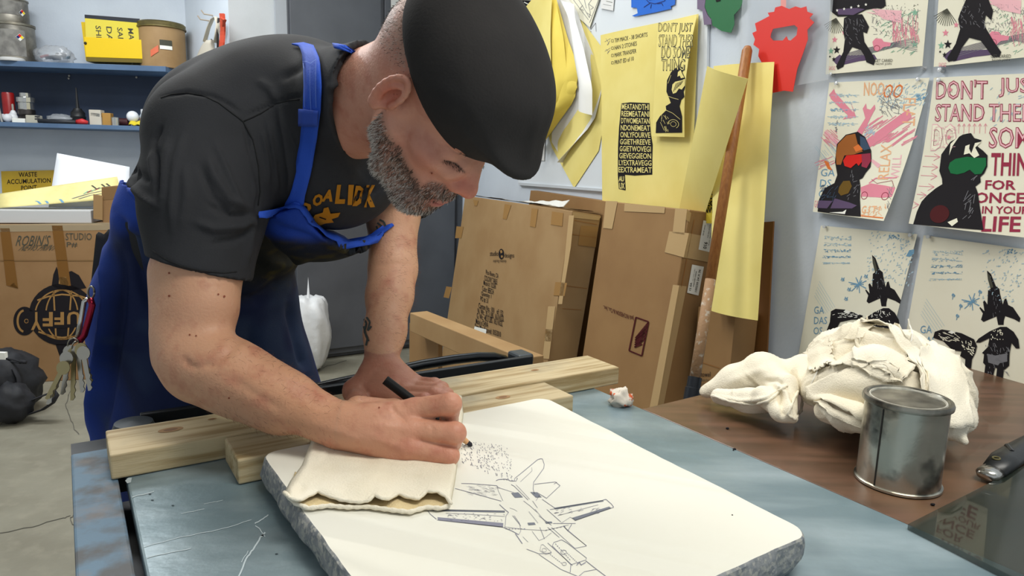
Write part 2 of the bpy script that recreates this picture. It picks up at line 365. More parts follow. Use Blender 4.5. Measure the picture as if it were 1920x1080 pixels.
# crumpled clear bag with parts
M_bag = mat('clear_bag', 'c8ccd0', .18, alpha=.42, spec=.8)
def crumple(seed, amp=.22):
    of = Vector((seed*3.1, seed*1.7, 0))
    return lambda d: 1+amp*mnoise.noise(Vector(d)*2.3+of)+amp*.6*abs(mnoise.noise(Vector(d)*5+of))
c = stand(118, zu+.055, .12); bg = empty('parts_bag', stand(118, zu, .12), 'clear plastic bag of small metal parts on the top shelf beside the drums', 'bag')
mb = MB(); mb.blob(c, (pxh(35, c), .06, .055), 14, crumple(1, .3)); mb.build('bag_film', M_bag, bg, smooth=True)
for k, (x, z_, col, r_) in enumerate(((100, .04, 'b04a50', .022), (112, .035, '4a4a4c', .03), (130, .05, '3c4044', .026), (140, .035, '6a8a98', .02), (122, .03, '8a8a88', .022))):
    q = stand(x, zu+z_, .1+.01*k); mb = MB(); mb.tube([q-DS*r_+UP*.008*k/3, q+DS*r_+UP*.012], [.008+.003*(k % 3)]*2, 8); mb.build('metal_part', mat('part%d' % k, col, .4, .3), bg)
# yellow document holder with binder
hz = empty('document_holder', stand(218, zu, .1), 'bright yellow wall document holder holding a tilted safety binder', 'holder')
M_y = mat('holder_yellow', 'ecc614', .45)
def shq(q, off): return [osf(x, y, off) for x, y in q]
def slab(name, q, off, th, m, parent=None, **k):
    P = shq(q, off); mb = MB(); mb.hexa([P[3], P[2], P[2]-NS*th, P[3]-NS*th, P[0], P[1], P[1]-NS*th, P[0]-NS*th]); return mb.build(name, m, parent, **k)
slab('rear_panel', [(152, 41), (268, 46), (277, 115), (161, 113)], .16, .008, M_y, hz)
fp = slab('front_pocket', [(157, 69), (276, 75), (280, 111), (161, 107)], .05, .006, M_y, hz, bevel=.003)
slab('pocket_base', [(161, 107), (280, 111), (279, 118), (162, 115)], .052, .1, mat('holder_base', '6a5a12', .5), hz)
for x, y in ((160, 81), (274, 85)): q = osf(x, y, .048); mb = MB(); mb.lathe(q, [(.009, 0), (.007, .004), (0, .005)], 10, NS); mb.build('rivet', mat('rivet', '3a3424', .4, .5), hz)
bd = slab('safety_binder', [(158, 27), (262, 35), (268, 98), (162, 92)], .075, .04, mat('binder_black', '2a2c34', .4), None, label='black binder with a yellow lettered cover sheet standing in the yellow holder', cat='binder', bevel=.003)
su = Surf(shq([(159, 34), (259, 43), (266, 96), (162, 90)], .074), NS); mb = MB(); mb.grid(su.P, 1, 1, .001); cs = mb.build('cover_sheet', mat('cover_yellow', 'e6d348', .25, coat=.8), bd)
ik = Ink(su, .0008)
for k, t in enumerate(('MATERIAL', 'SAFETY', 'DATA', 'SHEETS')): ik.text('graph', t, .84-.2*k-.05, .22, .84-.2*k+.05, 1.5-.0*k if k == 0 else 1.2, rot=90, bold=.01)
ik.done(cs, {'graph': 'lettering'})
slab('clear_edge', [(262, 36), (266, 36), (272, 98), (268, 98)], .074, .03, mat('binder_edge', 'd4d4cc', .4), bd)
# fibre drum
c = stand(317, zu, .15); r_ = pxh(40, c); h = osf(317, 45, .15)[2]-zu
fd = empty('fibre_drum', c, 'round brown fibreboard drum with a metal rim on the top shelf', 'drum')
mb = MB(); mb.lathe(c, [(r_*.97, 0), (r_*.98, .01), (r_*.98, h*.9)], 36); mb.build('shell', mat('fibreboard', 'a5855a', .6, c2='96764c', ns=7), fd, auto=35)
mb = MB(); mb.lathe(c, [(r_*1.0, h*.86), (r_*1.05, h*.87), (r_*1.05, h*.9), (r_*1.02, h*.91), (r_*1.03, h*.97), (r_*.97, h), (0, h*.985)], 36); mb.build('rim', mat('rim_brass', '6c6240', .4, .7, c2='847848', ns=20), fd, auto=35)
base = math.atan2((CAM-c)[1], (CAM-c)[0])
class DS2:
    @staticmethod
    def P(a, b, h_=0):
        an = base+(a-.5)*1.6; return c+A(math.cos(an), math.sin(an), 0)*(r_+.001+h_)+UP*h*(1-b)
mb = MB(); mb.grid(lambda a, b: DS2.P(.43+.32*a, .42+.2*b), 8, 2); lb_ = mb.build('paper_label', inkmat('white'), fd)
ik = Ink(DS2, .001); ik.poly('graph', [(.43, .42), (.75, .42), (.75, .54), (.43, .54)]); ik.done(lb_)
mb = MB(); mb.grid(lambda a, b: DS2.P(.17+.22*a, .66+.14*b-.12*a), 5, 2); mb.build('orange_sticker', mat('sticker_o', 'd66a48', .5), fd)
# tote bag and strap on hooks on the side wall
def osd(x, y, off=0.): return onp(x, y, cA+nsd*off, nsd)
for (x, y) in ((392, 39), (399, 29)):
    q = osd(x, y, 0); mb = MB(); mb.tube([q, q+nsd*.05, q+nsd*.065+UP*.02], .004, 8); mb.build('coat_hook', mat('hook', 'b8a894', .5), None, 'small peg hook on the side wall, %s of the two' % ('lower' if x == 392 else 'upper'), 'hook', 'hooks on the side wall')
tb = empty('tote_bag', osd(385, 90, .05), 'cream canvas tote bag hanging by its handles in the recess', 'bag')
mb = MB()
def tf(a, b):
    x0 = 386-(386-360)*b**.7; x1 = 402+b*2; return osd(x0+(x1-x0)*a, 75+b*55, .05+.03*math.sin(a*3.1))
mb.grid(tf, 8, 8, .012); mb.build('bag_body', mat('canvas', 'cdc6b6', .85), tb, smooth=True)
mb = MB(); mb.tube([osd(x, y, .055) for x, y in ((384, 78), (391, 52), (398, 36), (405, 32), (409, 45), (404, 80))], .012, 8, flat=.3); mb.build('handle', mat('canvas', 'cdc6b6'), tb, smooth=True)
mb = MB(); mb.tube([osd(x, y, .05) for x, y in ((410, 34), (408, 60), (409, 92))], .016, 8, flat=.3); mb.build('dark_strap', mat('strap_dk', '3c3634', .7), tb, smooth=True)
mb = MB(); mb.grid(lambda a, b: osd(411+8*a+1.5*math.sin(b*4), 25+68*b, .06+.004*math.sin(b*9)), 2, 10, .008)
mb.tube([osd(415, 34, .07), osd(422, 38, .075), osd(418, 48, .07)], .008, 8)
mb.build('lifting_strap', mat('strap_red', 'c2452a', .6), None, 'orange-red webbing strap hanging beside the tote bag', 'strap')

# ---- lower shelf items
def on(x, off=.06): return stand(x, zl, off)
def canl(name, x0, x1, y0, m, lb, cat, off=.08, prof=None, n=20, z0=None, group=None):
    c = stand((x0+x1)/2, zl if z0 is None else z0, off); r_ = pxh((x1-x0)/2, c); h = osf((x0+x1)/2, y0, off)[2]-c[2]
    mb = MB(); mb.lathe(c, [(a*r_, b*h) for a, b in (prof or [(1, 0), (1, .95), (.9, 1), (0, 1)])], n); return mb.build(name, m, None, lb, cat, group, auto=35)
canl('red_can', 16, 36, 174, mat('red_can', '8c1418', .35, c2='a8221c', ns=6), 'dark red cylindrical tin standing at the left of the lower shelf', 'can', .14)
g = empty('machined_cylinder', on(58, .12), 'ridged chrome and grey metal cylinder standing beside the red tin', 'cylinder')
c = on(58, .12); r_ = pxh(15, c); H = osf(58, 175, .12)[2]-zl
mb = MB(); mb.lathe(c, [(r_*.95, 0), (r_, .01), (r_*.8, .02), (r_, .03), (r_*.75, .045), (r_*.95, .055), (r_*.95, H*.45), (r_*.8, H*.47)], 24); mb.build('base_ring', mat('gear_dk', '4a4644', .35, .8), g, auto=35)
mb = MB(); mb.lathe(c, [(r_*.8, H*.44), (r_*.85, H*.46), (r_*.85, H*.68), (r_*.98, H*.7), (r_*.98, H*.85), (r_*.9, H*.86), (r_*.6, H*.88), (r_*.6, H), (0, H)], 14); mb.build('barrel', mat('chrome', 'c4c4c0', .2, .9), g, auto=20)
for k, (x, y, rr_) in enumerate(((4, 219, 9), (13, 214, 8), (22, 220, 8), (31, 215, 9))):
    c = on(x, .05+.03*(k % 2)); r_ = pxh(rr_, c); mb = MB(); mb.blob(c+UP*(r_+.0), r_, 10, crumple(k, .05)); mb.build('white_ball', mat('ball_white', 'd8dade', .5), None, ('leftmost of the four white balls on the lower shelf, cut by the frame edge', 'white ball just left of the thin upright rod', 'white ball just right of the thin upright rod', 'rightmost of the four white balls, beside the tiny bottle')[k], 'ball', 'white balls at the left of the lower shelf', smooth=True)
mb = MB(); q = on(11, .03); mb.tube([q, stand(7, zl, .05)+UP*.1, stand(6, zl, .06)+UP*(osf(6, 187, .06)[2]-zl)], [.006, .005, .005], 8); mb.build('thin_rod', mat('rod', 'a8a8a4', .3, .6), None, 'thin pale rod leaning upright among the white balls', 'rod')
g = empty('small_bottle', on(33, .09), 'tiny white bottle with a thin nozzle between the balls and cylinder', 'bottle'); c = on(33, .09)
mb = MB(); mb.lathe(c, [(.018, 0), (.018, .06), (.01, .075), (0, .076)], 14); mb.build('bottle_body', mat('ball_white', 'd8dade'), g, auto=35)
mb = MB(); mb.lathe(c, [(.006, .07), (.006, .11), (0, .115)], 10); mb.build('nozzle', mat('nozzle', '9a9890', .4), g, auto=35)
def bx(name, x0, x1, y0, m, lb, cat, off=.03, d=.05, zb=None, bev=.003, parent=None, ang=0):
    zb = zl if zb is None else zb; p = stand(x0, zb, off); q = stand(x1, zb, off); h = osf((x0+x1)/2, y0, off)[2]-zb
    mb = MB(); mb.box(p, q-p, -NS*d, UP*h); return mb.build(name, m, parent, lb, cat, bevel=bev)
bx('white_carton', 29, 53, 222, inkmat('white'), 'small flat white carton at the front of the lower shelf', 'carton')
g = bx('switch_box', 55, 76, 216, mat('switch_box', 'b8b4a4', .5), 'small cream electrical box with two dark slots on the lower shelf', 'box', .03, .06)
for k in range(2): bx('slot', 65, 74, 218+5*k, mat('slot', '3a3c40', .5), None, None, .0285, .004, zb=zl+pxh(8-5*k, on(70))-.004+.002, bev=0, parent=g) if False else None
for k in range(2):
    P = [osf(x, y, .029) for x, y in ((65, 217+4.5*k), (74, 217+4.5*k), (74, 220+4.5*k), (65, 220+4.5*k))]; mb = MB(); mb.hexa([P[3], P[2], P[2]-NS*.004, P[3]-NS*.004, P[0], P[1], P[1]-NS*.004, P[0]-NS*.004]); mb.build('slot', mat('slot', '3a3c40', .5), g)
g = empty('nip_tool', on(120, .02), 'long black bar tool with a red grip lying along the lower shelf', 'tool')
mb = MB(); mb.tube([on(79, .012)+UP*.014, on(148, .012)+UP*.012], [.013, .014], 10); mb.build('bar', mat('tool_black', '20242c', .5), g, smooth=True)
mb = MB(); mb.tube([on(149, .02)+UP*.014, on(160, .02)+UP*.018, on(170, .025)+UP*.012], [.013, .018, .01], 10); mb.build('red_grip', mat('grip_red', 'c42c30', .5), g, smooth=True)
mb = MB(); mb.blob(on(119, .09)+UP*.03, (pxh(23, on(119, .1)), .05, .032), 12, crumple(5, .3)); mb.build('plastic_film', M_bag, None, 'wad of clear plastic film behind the black bar on the lower shelf', 'film', smooth=True)
g = empty('oil_can', on(153, .12), 'black oil can with a long pointed spout on the lower shelf', 'oil can'); c = on(153, .12); r_ = pxh(12.5, c)
mb = MB(); mb.lathe(c, [(r_, 0), (r_, .045), (r_*1.05, .05), (r_*.92, .058), (r_*.95, .075), (r_*.6, .092), (r_*.55, .1), (0, .1)], 20); mb.build('can_body', mat('oil_black', '17181a', .5), g, auto=40)
mb = MB(); mb.lathe(c, [(.011, .095), (.009, .12), (.004, osf(150, 165, .12)[2]-zl), (0, osf(150, 164, .12)[2]-zl)], 10); mb.build('spout', mat('oil_black', '17181a'), g, auto=40)
g = bx('chrome_block', 173, 195, 206, mat('block_white', 'c8c2b4', .5), 'pale block with a tilted shiny metal head on the lower shelf', 'block', .05, .05)
mb = MB(); q0 = on(184, .05); mb.box(q0+UP*.045, nrm(DS+UP*-.1)*.07, -NS*.05, nrm(UP+DS*.1)*.035, (-.5, .5)); mb.build('metal_head', mat('chrome', 'c4c4c0'), g, bevel=.008)
bx('wood_block', 197, 213, 212, mat('wblock', 'b08440', .6), 'small ochre block right of the chrome block on the lower shelf', 'block', .06, .04)
canl('small_tin', 215, 228, 220, mat('chrome', 'c4c4c0'), 'very small shiny tin on the lower shelf before the thread spool', 'tin', .035)
g = empty('thread_spool', on(236, .1), 'dark maroon spool lying on the lower shelf left of the white bulb', 'spool'); c = on(236, .1)
mb = MB(); mb.lathe(c+UP*.025-DS*.03, [(.024, 0), (.024, .06)], 16, DS); mb.build('thread', mat('spool', '3c1218', .6), g, smooth=False, auto=35)
for k in (0, 1): mb = MB(); mb.lathe(c+UP*.026+DS*(-.035+.065*k), [(.027, 0), (.027, .006)], 16, DS); mb.build('flange', mat('spool_f', '501a20', .5), g)
mb = MB(); 
mb.grid(lambda a, b: on(246+30*a, .03-.0)+UP*(.006+.022*math.sin(b*3.1)+.004*math.sin(a*14))-NS*(.06*b), 12, 8, .004); mb.build('yellow_cloth', mat('ycloth', 'd6c22a', .8), None, 'folded yellow cloth at the right end of the lower shelf', 'cloth', smooth=True)
c = on(254, .07); r_ = pxh(10.5, c); mb = MB(); mb.blob(c+UP*(r_+.024), r_, 14); mb.lathe(c+UP*.0, [(.013, 0), (.014, .02), (.018, .03)], 14); mb.build('white_bulb', mat('bulb', 'e6e9ee', .25), None, 'round glossy white globe bulb above the yellow cloth on the lower shelf', 'bulb', smooth=True)
g = empty('squeeze_bottle', on(274, .12), 'small translucent bottle with a pale cap at the right end of the lower shelf', 'bottle'); c = on(274, .12)
mb = MB(); mb.lathe(c, [(.024, 0), (.025, .01), (.025, .065), (.014, .082)], 18); mb.build('bottle_body', mat('btl', 'a8b0b8', .25), g, auto=40)
mb = MB(); mb.lathe(c, [(.014, .08), (.014, .105), (.012, .108), (0, .108)], 14); mb.build('cap', mat('btlcap', 'c8ccd0', .4), g, auto=40)
mb = MB(); mb.lathe(c, [(.0255, .03), (.0255, .055)], 18); mb.build('paper_label', mat('btllab', 'b8a090', .6), g)

# ================================================================ LEFT LOWER CORNER
M_cardL = mat('cardboard_left', '92704a', .8, c2='8a6842', ns=5, bump=.06, bs=30)
BL0, BL1 = onz(-60, 724, 0), onz(152, 712, 0); DB = nrm(BL1-BL0); NB = A(DB[1], -DB[0], 0); NB = NB if NB@(CAM-BL0) > 0 else -NB
def ob(x, y, off=0.): return onp(x, y, BL0+NB*off, NB)
zt = ob(100, 421)[2]
bx1 = empty('newsprint_box', A(*((BL0+BL1)/2)[:2], 0), 'large cardboard box with handwriting and an upside-down black globe emblem', 'box')
BR = BL0+DB*((ob(262, 690)-BL0)@DB); BR[2] = 0
p0 = BL0; mb = MB(); mb.box(p0, BR-p0, -NB*.42, UP*zt); mb.build('carton', M_cardL, bx1, bevel=.004)
class BS:
    @staticmethod
    def P(a, b, h=0): return ob(a, b, .001+h)
ik = Ink(BS, .0006)
INKC['dtape'] = '775225'; ik.text('graph', "ROBIN'S", 32, 441, 93, 461, shear=.1); ik.text('graph', 'STUDIO', 123, 437, 172, 450); ik.text('graph', 'NEWS PRINT', 40, 459, 106, 470, shear=.2); ik.text('graph', 'P#', 125, 454, 145, 464)
ik.done(bx1, {'graph': 'handwriting'})
ik = Ink(BS, .001)
for q in ([(0, 428), (18, 428), (34, 541), (12, 535)], [(97, 423), (117, 423), (133, 536), (112, 533)], [(18, 536), (34, 541), (26, 530)]): ik.poly('dtape', q)
ik.done(bx1, {'dtape': 'packing_tape'})
mb = MB(); mb.grid(lambda a, b: ob(a*215, 421+14*b-4*a, .002), 12, 1); mb.build('clear_tape', mat('clear_tape', 'b8aa8c', .25, alpha=.55), bx1)
mb = MB(); mb.grid(lambda a, b: ob(a*215, 487.5+2*b, .002), 3, 1); mb.build('flap_seam', mat('seam', '7e5f38', .8), bx1)
# globe emblem (turned upside down like the box)
ik = Ink(BS, .0008); cx, cy, rg = 116, 590, 62
ik.poly('black', [(97, 535), (100, 515), (106, 500), (112, 515), (122, 512), (134, 508), (148, 516), (162, 540), (120, 548)])
ik.poly('tape', [(110, 532), (111, 520), (124, 519), (130, 536)], h=.0002)
ik.poly('black', circ(cx, cy, rg, 58)[:-1]); ik.poly('black', [(104, 645), (132, 645), (122, 672), (112, 668)])
ik.poly('black', circ(46, 602, 21, 27)[:-1])
ik.done(bx1, {'black': 'globe_emblem', 'tape': 'globe_emblem'})
ik = Ink(BS, .0016)
for rx in (50, 30): ring(ik, 'tape', cx, cy, rx, 46, 2.6, 190, 350); ring(ik, 'tape', cx, cy, rx, 46, 2.6, 10, 170)
for dx in (-12, 12): ik.line('tape', [(cx+dx*.3-12 if dx < 0 else cx+18, 545), (cx+dx*.9, 636)], 3)
ik.line('tape', [(70, 563), (90, 556), (116, 552), (150, 555), (170, 562)], 3); ik.line('tape', [(72, 622), (95, 630), (116, 633), (150, 630), (170, 622)], 3)
ring(ik, 'tape', 46, 602, 13, 20, 4, 100, 262); ik.line('tape', circ(49.5, 602, 3.6, 3.6), 1.2)
ik.poly('black', [(52, 584), (180, 580), (180, 612), (54, 618)], h=.0003)
ik.done(bx1, {'tape': 'globe_lines', 'black': 'band'})
ik = Ink(BS, .0024)
ik.text('tape', 'Y', 58, 585, 78, 619, rot=180, bold=.03); ik.text('tape', 'F', 80, 585, 99, 612, rot=180, bold=.03); ik.text('tape', 'F', 102, 585, 120, 609, rot=180, bold=.03); ik.text('tape', 'U', 126, 584, 150, 608, rot=180, bold=.03); ik.text('tape', 'D', 153, 584, 174, 608, rot=180, bold=.03)
ik.done(bx1, {'tape': 'lettering'})
# pale counter behind, with its things
pc0 = ob(-60, 405, -.03); z1 = ob(60, 394, -.03)[2]; z0 = zt+.004
p0 = A(BL0[0], BL0[1], 0)-NB*.03; xr_ = ob(171, 410, -.03); p1 = p0+DB*((xr_-p0)@DB)
mb = MB(); mb.box(p0+UP*z0, p1-p0, -NB*.42, UP*(z1-z0)); ct = mb.build('paper_tray', mat('tray_grey', 'bfc0c0', .5), None, 'long pale grey tray lying on top of the large cardboard box', 'tray', bevel=.004)
zt2 = z1
def olt(x, y, off): return ob(x, y, -off)
def sheet(name, q, off, m, lb, cat, nu=10, nv=8, bend=None, th=.0015, parent=None, lean=0):
    su = Surf([olt(x, y, off+lean*(1 if i < 2 else 0)) for i, (x, y) in enumerate(q)], NB, bend)
    mb = MB(); mb.grid(su.P, nu, nv, th); return mb.build(name, m, parent, lb, cat, smooth=True), su
sheet('foam_board', [(107, 287), (243, 313), (240, 386), (91, 388)], .20, mat('foam_board', 'e4e8ee', .6), 'plain white foam board propped up behind the yellow sheet', 'board', th=.006, lean=.1)
o, su = sheet('yellow_sheet', [(-8, 364), (220, 331), (228, 372), (-4, 390)], .10, mat('pad_yellow', 'e6dc9a', .7, c2='dccf8a', ns=8), 'creased pale yellow sheet with coloured scribbles lying across the tray', 'paper', bend=lambda a, b: .01*math.sin(a*9+b*4), lean=.1)
ik = Ink(su, .002)
for k, (a, b, c, d) in enumerate(((.3, .75, .34, .95), (.38, .8, .4, .95), (.5, .78, .52, .98), (.6, .8, .9, .55), (.65, .85, .85, .7))): ik.line('blue' if k < 3 else 'grey', [(a, b), ((a+c)/2, (b+d)/2-.05), (c, d)], .02)
for k in range(7): ik.line('maroon' if k % 2 else 'lgreen', [(.7+.03*k, .62-.04*k), (.74+.03*k, .5-.02*k)], .015)
for a in (.78, .86, .9): ik.line('graph', [(a, .25), (a+.03, .45), (a+.06, .4)], .015)
ik.done(o, {k: 'scribble' for k in INKC})
su = Surf([oa(x, y, .015) for x, y in ((2, 321), (101, 319), (101, 372), (5, 378))], NS); mb = MB(); mb.grid(su.P, 4, 2, .002)
o = mb.build('waste_sign', mat('sign_yellow', 'c9a61c', .35, c2='c09c18', ns=6, coat=.4), None, 'yellow warning sign with black capitals on the wall at the left edge', 'sign')
ik = Ink(su, .001)
for k, (t, a0, a1) in enumerate((('WASTE', .33, .68), ('ACCUMULATION', .1, .94), ('POINT', .37, .67))): ik.text('black', t, a0, .05+.225*k, a1, .21+.225*k, bold=.012)
ik.done(o, {'black': 'lettering'})
g = empty('small_carton', olt(205, 380, .05), 'small taped cardboard carton on the tray beside the man', 'carton')
P = [olt(x, y, .01) for x, y in ((190, 351), (262, 344), (262, 420), (193, 424))]
P[2][2] = P[3][2] = zt+.002
mb = MB(); mb.hexa([P[3], P[2], P[2]-NB*.2, P[3]-NB*.2, P[0], P[1], P[1]-NB*.2, P[0]-NB*.2]); mb.build('carton', M_cardL, g, bevel=.003)
mb = MB(); mb.grid(lambda a, b: olt(191+66*a, 351-5*a+24*b, .008), 6, 2); mb.build('clear_tape', mat('brown_tape', '8a6a42', .3, alpha=.7), g)
mb = MB(); mb.grid(lambda a, b: olt(175+17*a, 364+3*a+46*b, .0+.03*(1-a)), 4, 4, .003); mb.build('open_flap', mat('flap', '9c7b50', .8), g)
# backpack on the floor
M_bp = mat('backpack', '14151a', .7, c2='1e2026', ns=20, bump=.3, bs=50)
bp = empty('backpack', onz(20, 770, 0), 'black backpack with webbing straps on the floor at the left edge', 'backpack')
cb_ = onz(10, 775, 0)
mb = MB(); mb.blob(cb_+UP*.155, (.17, .16, .165), 16, crumple(3, .18)); mb.build('main_pouch', M_bp, bp, smooth=True)
mb = MB(); mb.blob(cb_+A(.13, -.12, .10), (.09, .08, .09), 14, crumple(6, .2)); mb.build('side_pocket', M_bp, bp, smooth=True)
dB = proj(cb_)[2]
def pb(x, y, d=0): return pt(x, y, dB-.12+d)
mb = MB(); mb.tube([pb(*q) for q in ((38, 742), (60, 750), (85, 740), (100, 735), (106, 742), (98, 756), (80, 768), (50, 778), (20, 784))], .022, 10, flat=.2, up=A(0, 0, 1)); mb.build('shoulder_strap', mat('webbing', '18191f', .8), bp, smooth=True)
mb = MB(); mb.tube([pb(*q) for q in ((14, 688), (27, 692), (35, 708), (37, 730), (38, 745))], .014, 8, flat=.4); mb.build('strap', mat('webbing', '18191f'), bp, smooth=True)
mb = MB(); mb.tube([pb(*q) for q in ((10, 672), (24, 674), (38, 678), (46, 678), (38, 681), (22, 678), (10, 680))], .004, 6); mb.build('zip_cord', mat('webbing', '18191f'), bp)
mb = MB(); mb.tube([pb(38, 678), pb(49, 679)], .009, 8); mb.build('cord_lock', mat('webbing', '18191f'), bp, smooth=True)
mb = MB(); mb.cbox(pb(2, 668), .05, .02, .04); mb.build('white_tag', inkmat('white'), bp)
mb = MB(); mb.cbox(pb(36, 762, -.02), .014, .006, .014); mb.build('buckle', mat('chrome', 'c4c4c0'), bp)
# ================================================================ RIGHT WALL: BOARD, SHEETS, PRINTS
def invbil(q, x, y):
    a = b = .5
    for _ in range(12):
        p = (1-b)*((1-a)*q[0]+a*q[1])+b*((1-a)*q[3]+a*q[2]); e = A(x, y)-p
        da = (1-b)*(q[1]-q[0])+b*(q[2]-q[3]); db = (1-a)*(q[3]-q[0])+a*(q[2]-q[1])
        d = da[0]*db[1]-da[1]*db[0]; a += (e[0]*db[1]-e[1]*db[0])/d; b += (da[0]*e[1]-da[1]*e[0])/d
    return a, b
class PXS:
    """draws on a sheet with coordinates read off a zoomed view of it"""
    def __init__(s, surf, q, ox=0, oy=0, sc=1): s.s = surf; s.q = [A(*p) for p in q]; s.t = (ox, oy, sc)
    def P(s, x, y, h=0):
        a, b = invbil(s.q, s.t[0]+x/s.t[2], s.t[1]+y/s.t[2]); return s.s.P(a, b, h)
M_paper = mat('print_paper', 'e9e6d2', .8, c2='e4e0ca', ns=4); M_ysh = mat('yellow_newsprint', 'e9da86', .75, c2='e3d27a', ns=5)
M_ysh2 = mat('yellow_newsprint_deep', 'e6cf5c', .7, c2='dcc452', ns=5); M_wsh = mat('white_sheet', 'dcdcda', .8)
def wsheet(name, q, off, m, label=None, cat=None, group=None, curl=None, nu=8, nv=10, th=.0008, parent=None):
    su = Surf([ow(x, y, off[i] if isinstance(off, (list, tuple)) else off) for i, (x, y) in enumerate(q)], NW, curl); mb = MB(); mb.grid(su.P, nu, nv, th)
    return mb.build(name, m, parent, label, cat, group, smooth=False, auto=40), su
PINL = {(1563, 141): 'clear pin at the lower left corner of the top left print', (1735, 128): 'clear pin at the lower right corner of the top left print', (1768, 133): 'clear pin at the lower left corner of the top right print', (1573, 158): 'clear pin at the upper left corner of the red goggles print', (1727, 151): 'clear pin at the upper right corner of the red goggles print', (1766, 152): 'clear pin at the upper left corner of the green goggles print', (1616, 404): 'clear pin under the bottom edge of the red goggles print', (1551, 426): 'clear pin at the upper left corner of the left jet print', (1712, 442): 'clear pin at the upper right corner of the left jet print', (1746, 445): 'clear pin at the upper left corner of the right jet print'}
def pin(x, y, off=.0, col='glass', lb=None, parent=None):
    lb = lb or PINL[(x, y)]
    q = ow(x, y, off); ax = nrm(NW+UP*.15)
    mb = MB(); mb.lathe(q, [(.0052, 0), (.0045, .002), (.0028, .004), (.0028, .009), (.0046, .011), (.005, .013), (0, .0135)], 12, ax)
    return mb.build('push_pin', mat('pin_'+col, {'glass': 'c8ccd0', 'teal': '0c7a6c'}[col], .15, spec=.8, alpha=.75 if col == 'glass' else 1), parent, lb, 'pin', 'clear push pins on the print wall' if col == 'glass' else None, auto=40)
# whiteboard panel
q = [(930, -60), (1330, -120), (1320, 372), (972, 346)]
wb = empty('pin_board', ow(1150, 355, 0), 'white wall panel with a thin bottom ledge behind the pinned yellow sheets', 'board')
def wslab(name, q, off, th, m, parent=None, **k):
    P = [ow(x, y, off) for x, y in q]; mb = MB(); mb.hexa([P[3], P[2], P[2]-NW*th, P[3]-NW*th, P[0], P[1], P[1]-NW*th, P[0]-NW*th]); return mb.build(name, m, parent, **k)
wslab('panel', q, .012, .01, mat('panel_white', 'd9dfe4', .5), wb)
wslab('ledge', [(972, 342), (1325, 369), (1325, 374), (972, 347)], .02, .018, mat('ledge', 'c4cad0', .4), wb)
WX = (960, 0, 2.572)
def wpx(l): return [(960+x/2.572, y/2.572) for x, y in l]
def irr(name, pts, off, m, lb, cat, fold=None, parent=None, th=.0008):
    """sheet with a polygon outline: left chain and right chain (top to bottom)"""
    Lc, Rc = pts
    def ev(c, t):
        k = min(int(t*(len(c)-1)), len(c)-2); u = t*(len(c)-1)-k; return A(*c[k])*(1-u)+A(*c[k+1])*u
    def P(a, b, h=0):
        p = ev(Lc, b)*(1-a)+ev(Rc, b)*a; x, y = 960+p[0]/2.572, p[1]/2.572
        return ow(x, y, off)+NW*((fold(a, b) if fold else 0)+h)
    mb = MB(); mb.grid(P, 14, 18, th); o = mb.build(name, m, parent, lb, cat, auto=50); return o, P
ysx, P_ = irr('yellow_sheet', ([(240, -40), (190, 150), (150, 400), (180, 690), (298, 905)], [(250, -40), (330, 90), (430, 225), (432, 705), (300, 906)]), .016, M_ysh, 'plain yellow diagonal sheet hanging point-down behind the folded white papers', 'paper')
irr('white_sheet', ([(200, -30), (215, 60), (262, 160), (310, 440), (178, 665), (232, 782)], [(250, -30), (305, 40), (345, 180), (428, 390), (392, 590), (234, 783)]), .03, M_wsh, 'curled white sheet hanging between the yellow bundle and the diagonal sheet', 'paper', lambda a, b: .03*math.sin(3*a+b*4)*b)
irr('white_sheet', ([(225, -10), (300, 90), (312, 300), (330, 420), (324, 525)], [(300, 20), (305, 92), (348, 240), (388, 420), (388, 556)]), .06, mat('white_sheet2', 'e2e2de', .8), 'narrow folded-over white flap hanging in front of the curled white sheet', 'paper', lambda a, b: .03*math.sin(3.1*a))
ybe = empty('yellow_bundle', ow(1040, 0, .02), 'bundle of folded deep yellow sheets fanned out beside the cap', 'paper')
def fold_s(k, Lc, Rc, off, ph, m=None, f=None): irr('folded_sheet', (Lc, Rc), off, m or M_ysh2, None, None, f or (lambda a, b: .045*math.sin(a*3.1+ph)*(b*.8+.2)), ybe)
fold_s(0, [(205, -20), (245, 150), (262, 390), (225, 560), (130, 688)], [(207, -20), (275, 230), (316, 420), (262, 540), (132, 690)], .045, 0)
fold_s(1, [(200, -20), (222, 150), (238, 420), (200, 580), (126, 689)], [(206, -20), (262, 190), (308, 330), (285, 480), (130, 691)], .06, .6)
fold_s(2, [(180, -20), (190, 160), (200, 360), (210, 480), (124, 688)], [(206, -20), (245, 190), (262, 385), (232, 500), (128, 690)], .08, .3)
fold_s(3, [(110, -20), (20, 90), (30, 330), (80, 560), (115, 688)], [(200, -20), (196, 160), (205, 400), (208, 560), (130, 692)], .095, .2, M_ysh, lambda a, b: .05*math.sin(a*2.6)*(b*.7+.3)-.04*max(0, b-.8))
class BF:
    @staticmethod
    def P(x, y, h=0): return ow(960+x/2.572, y/2.572, .15+h)
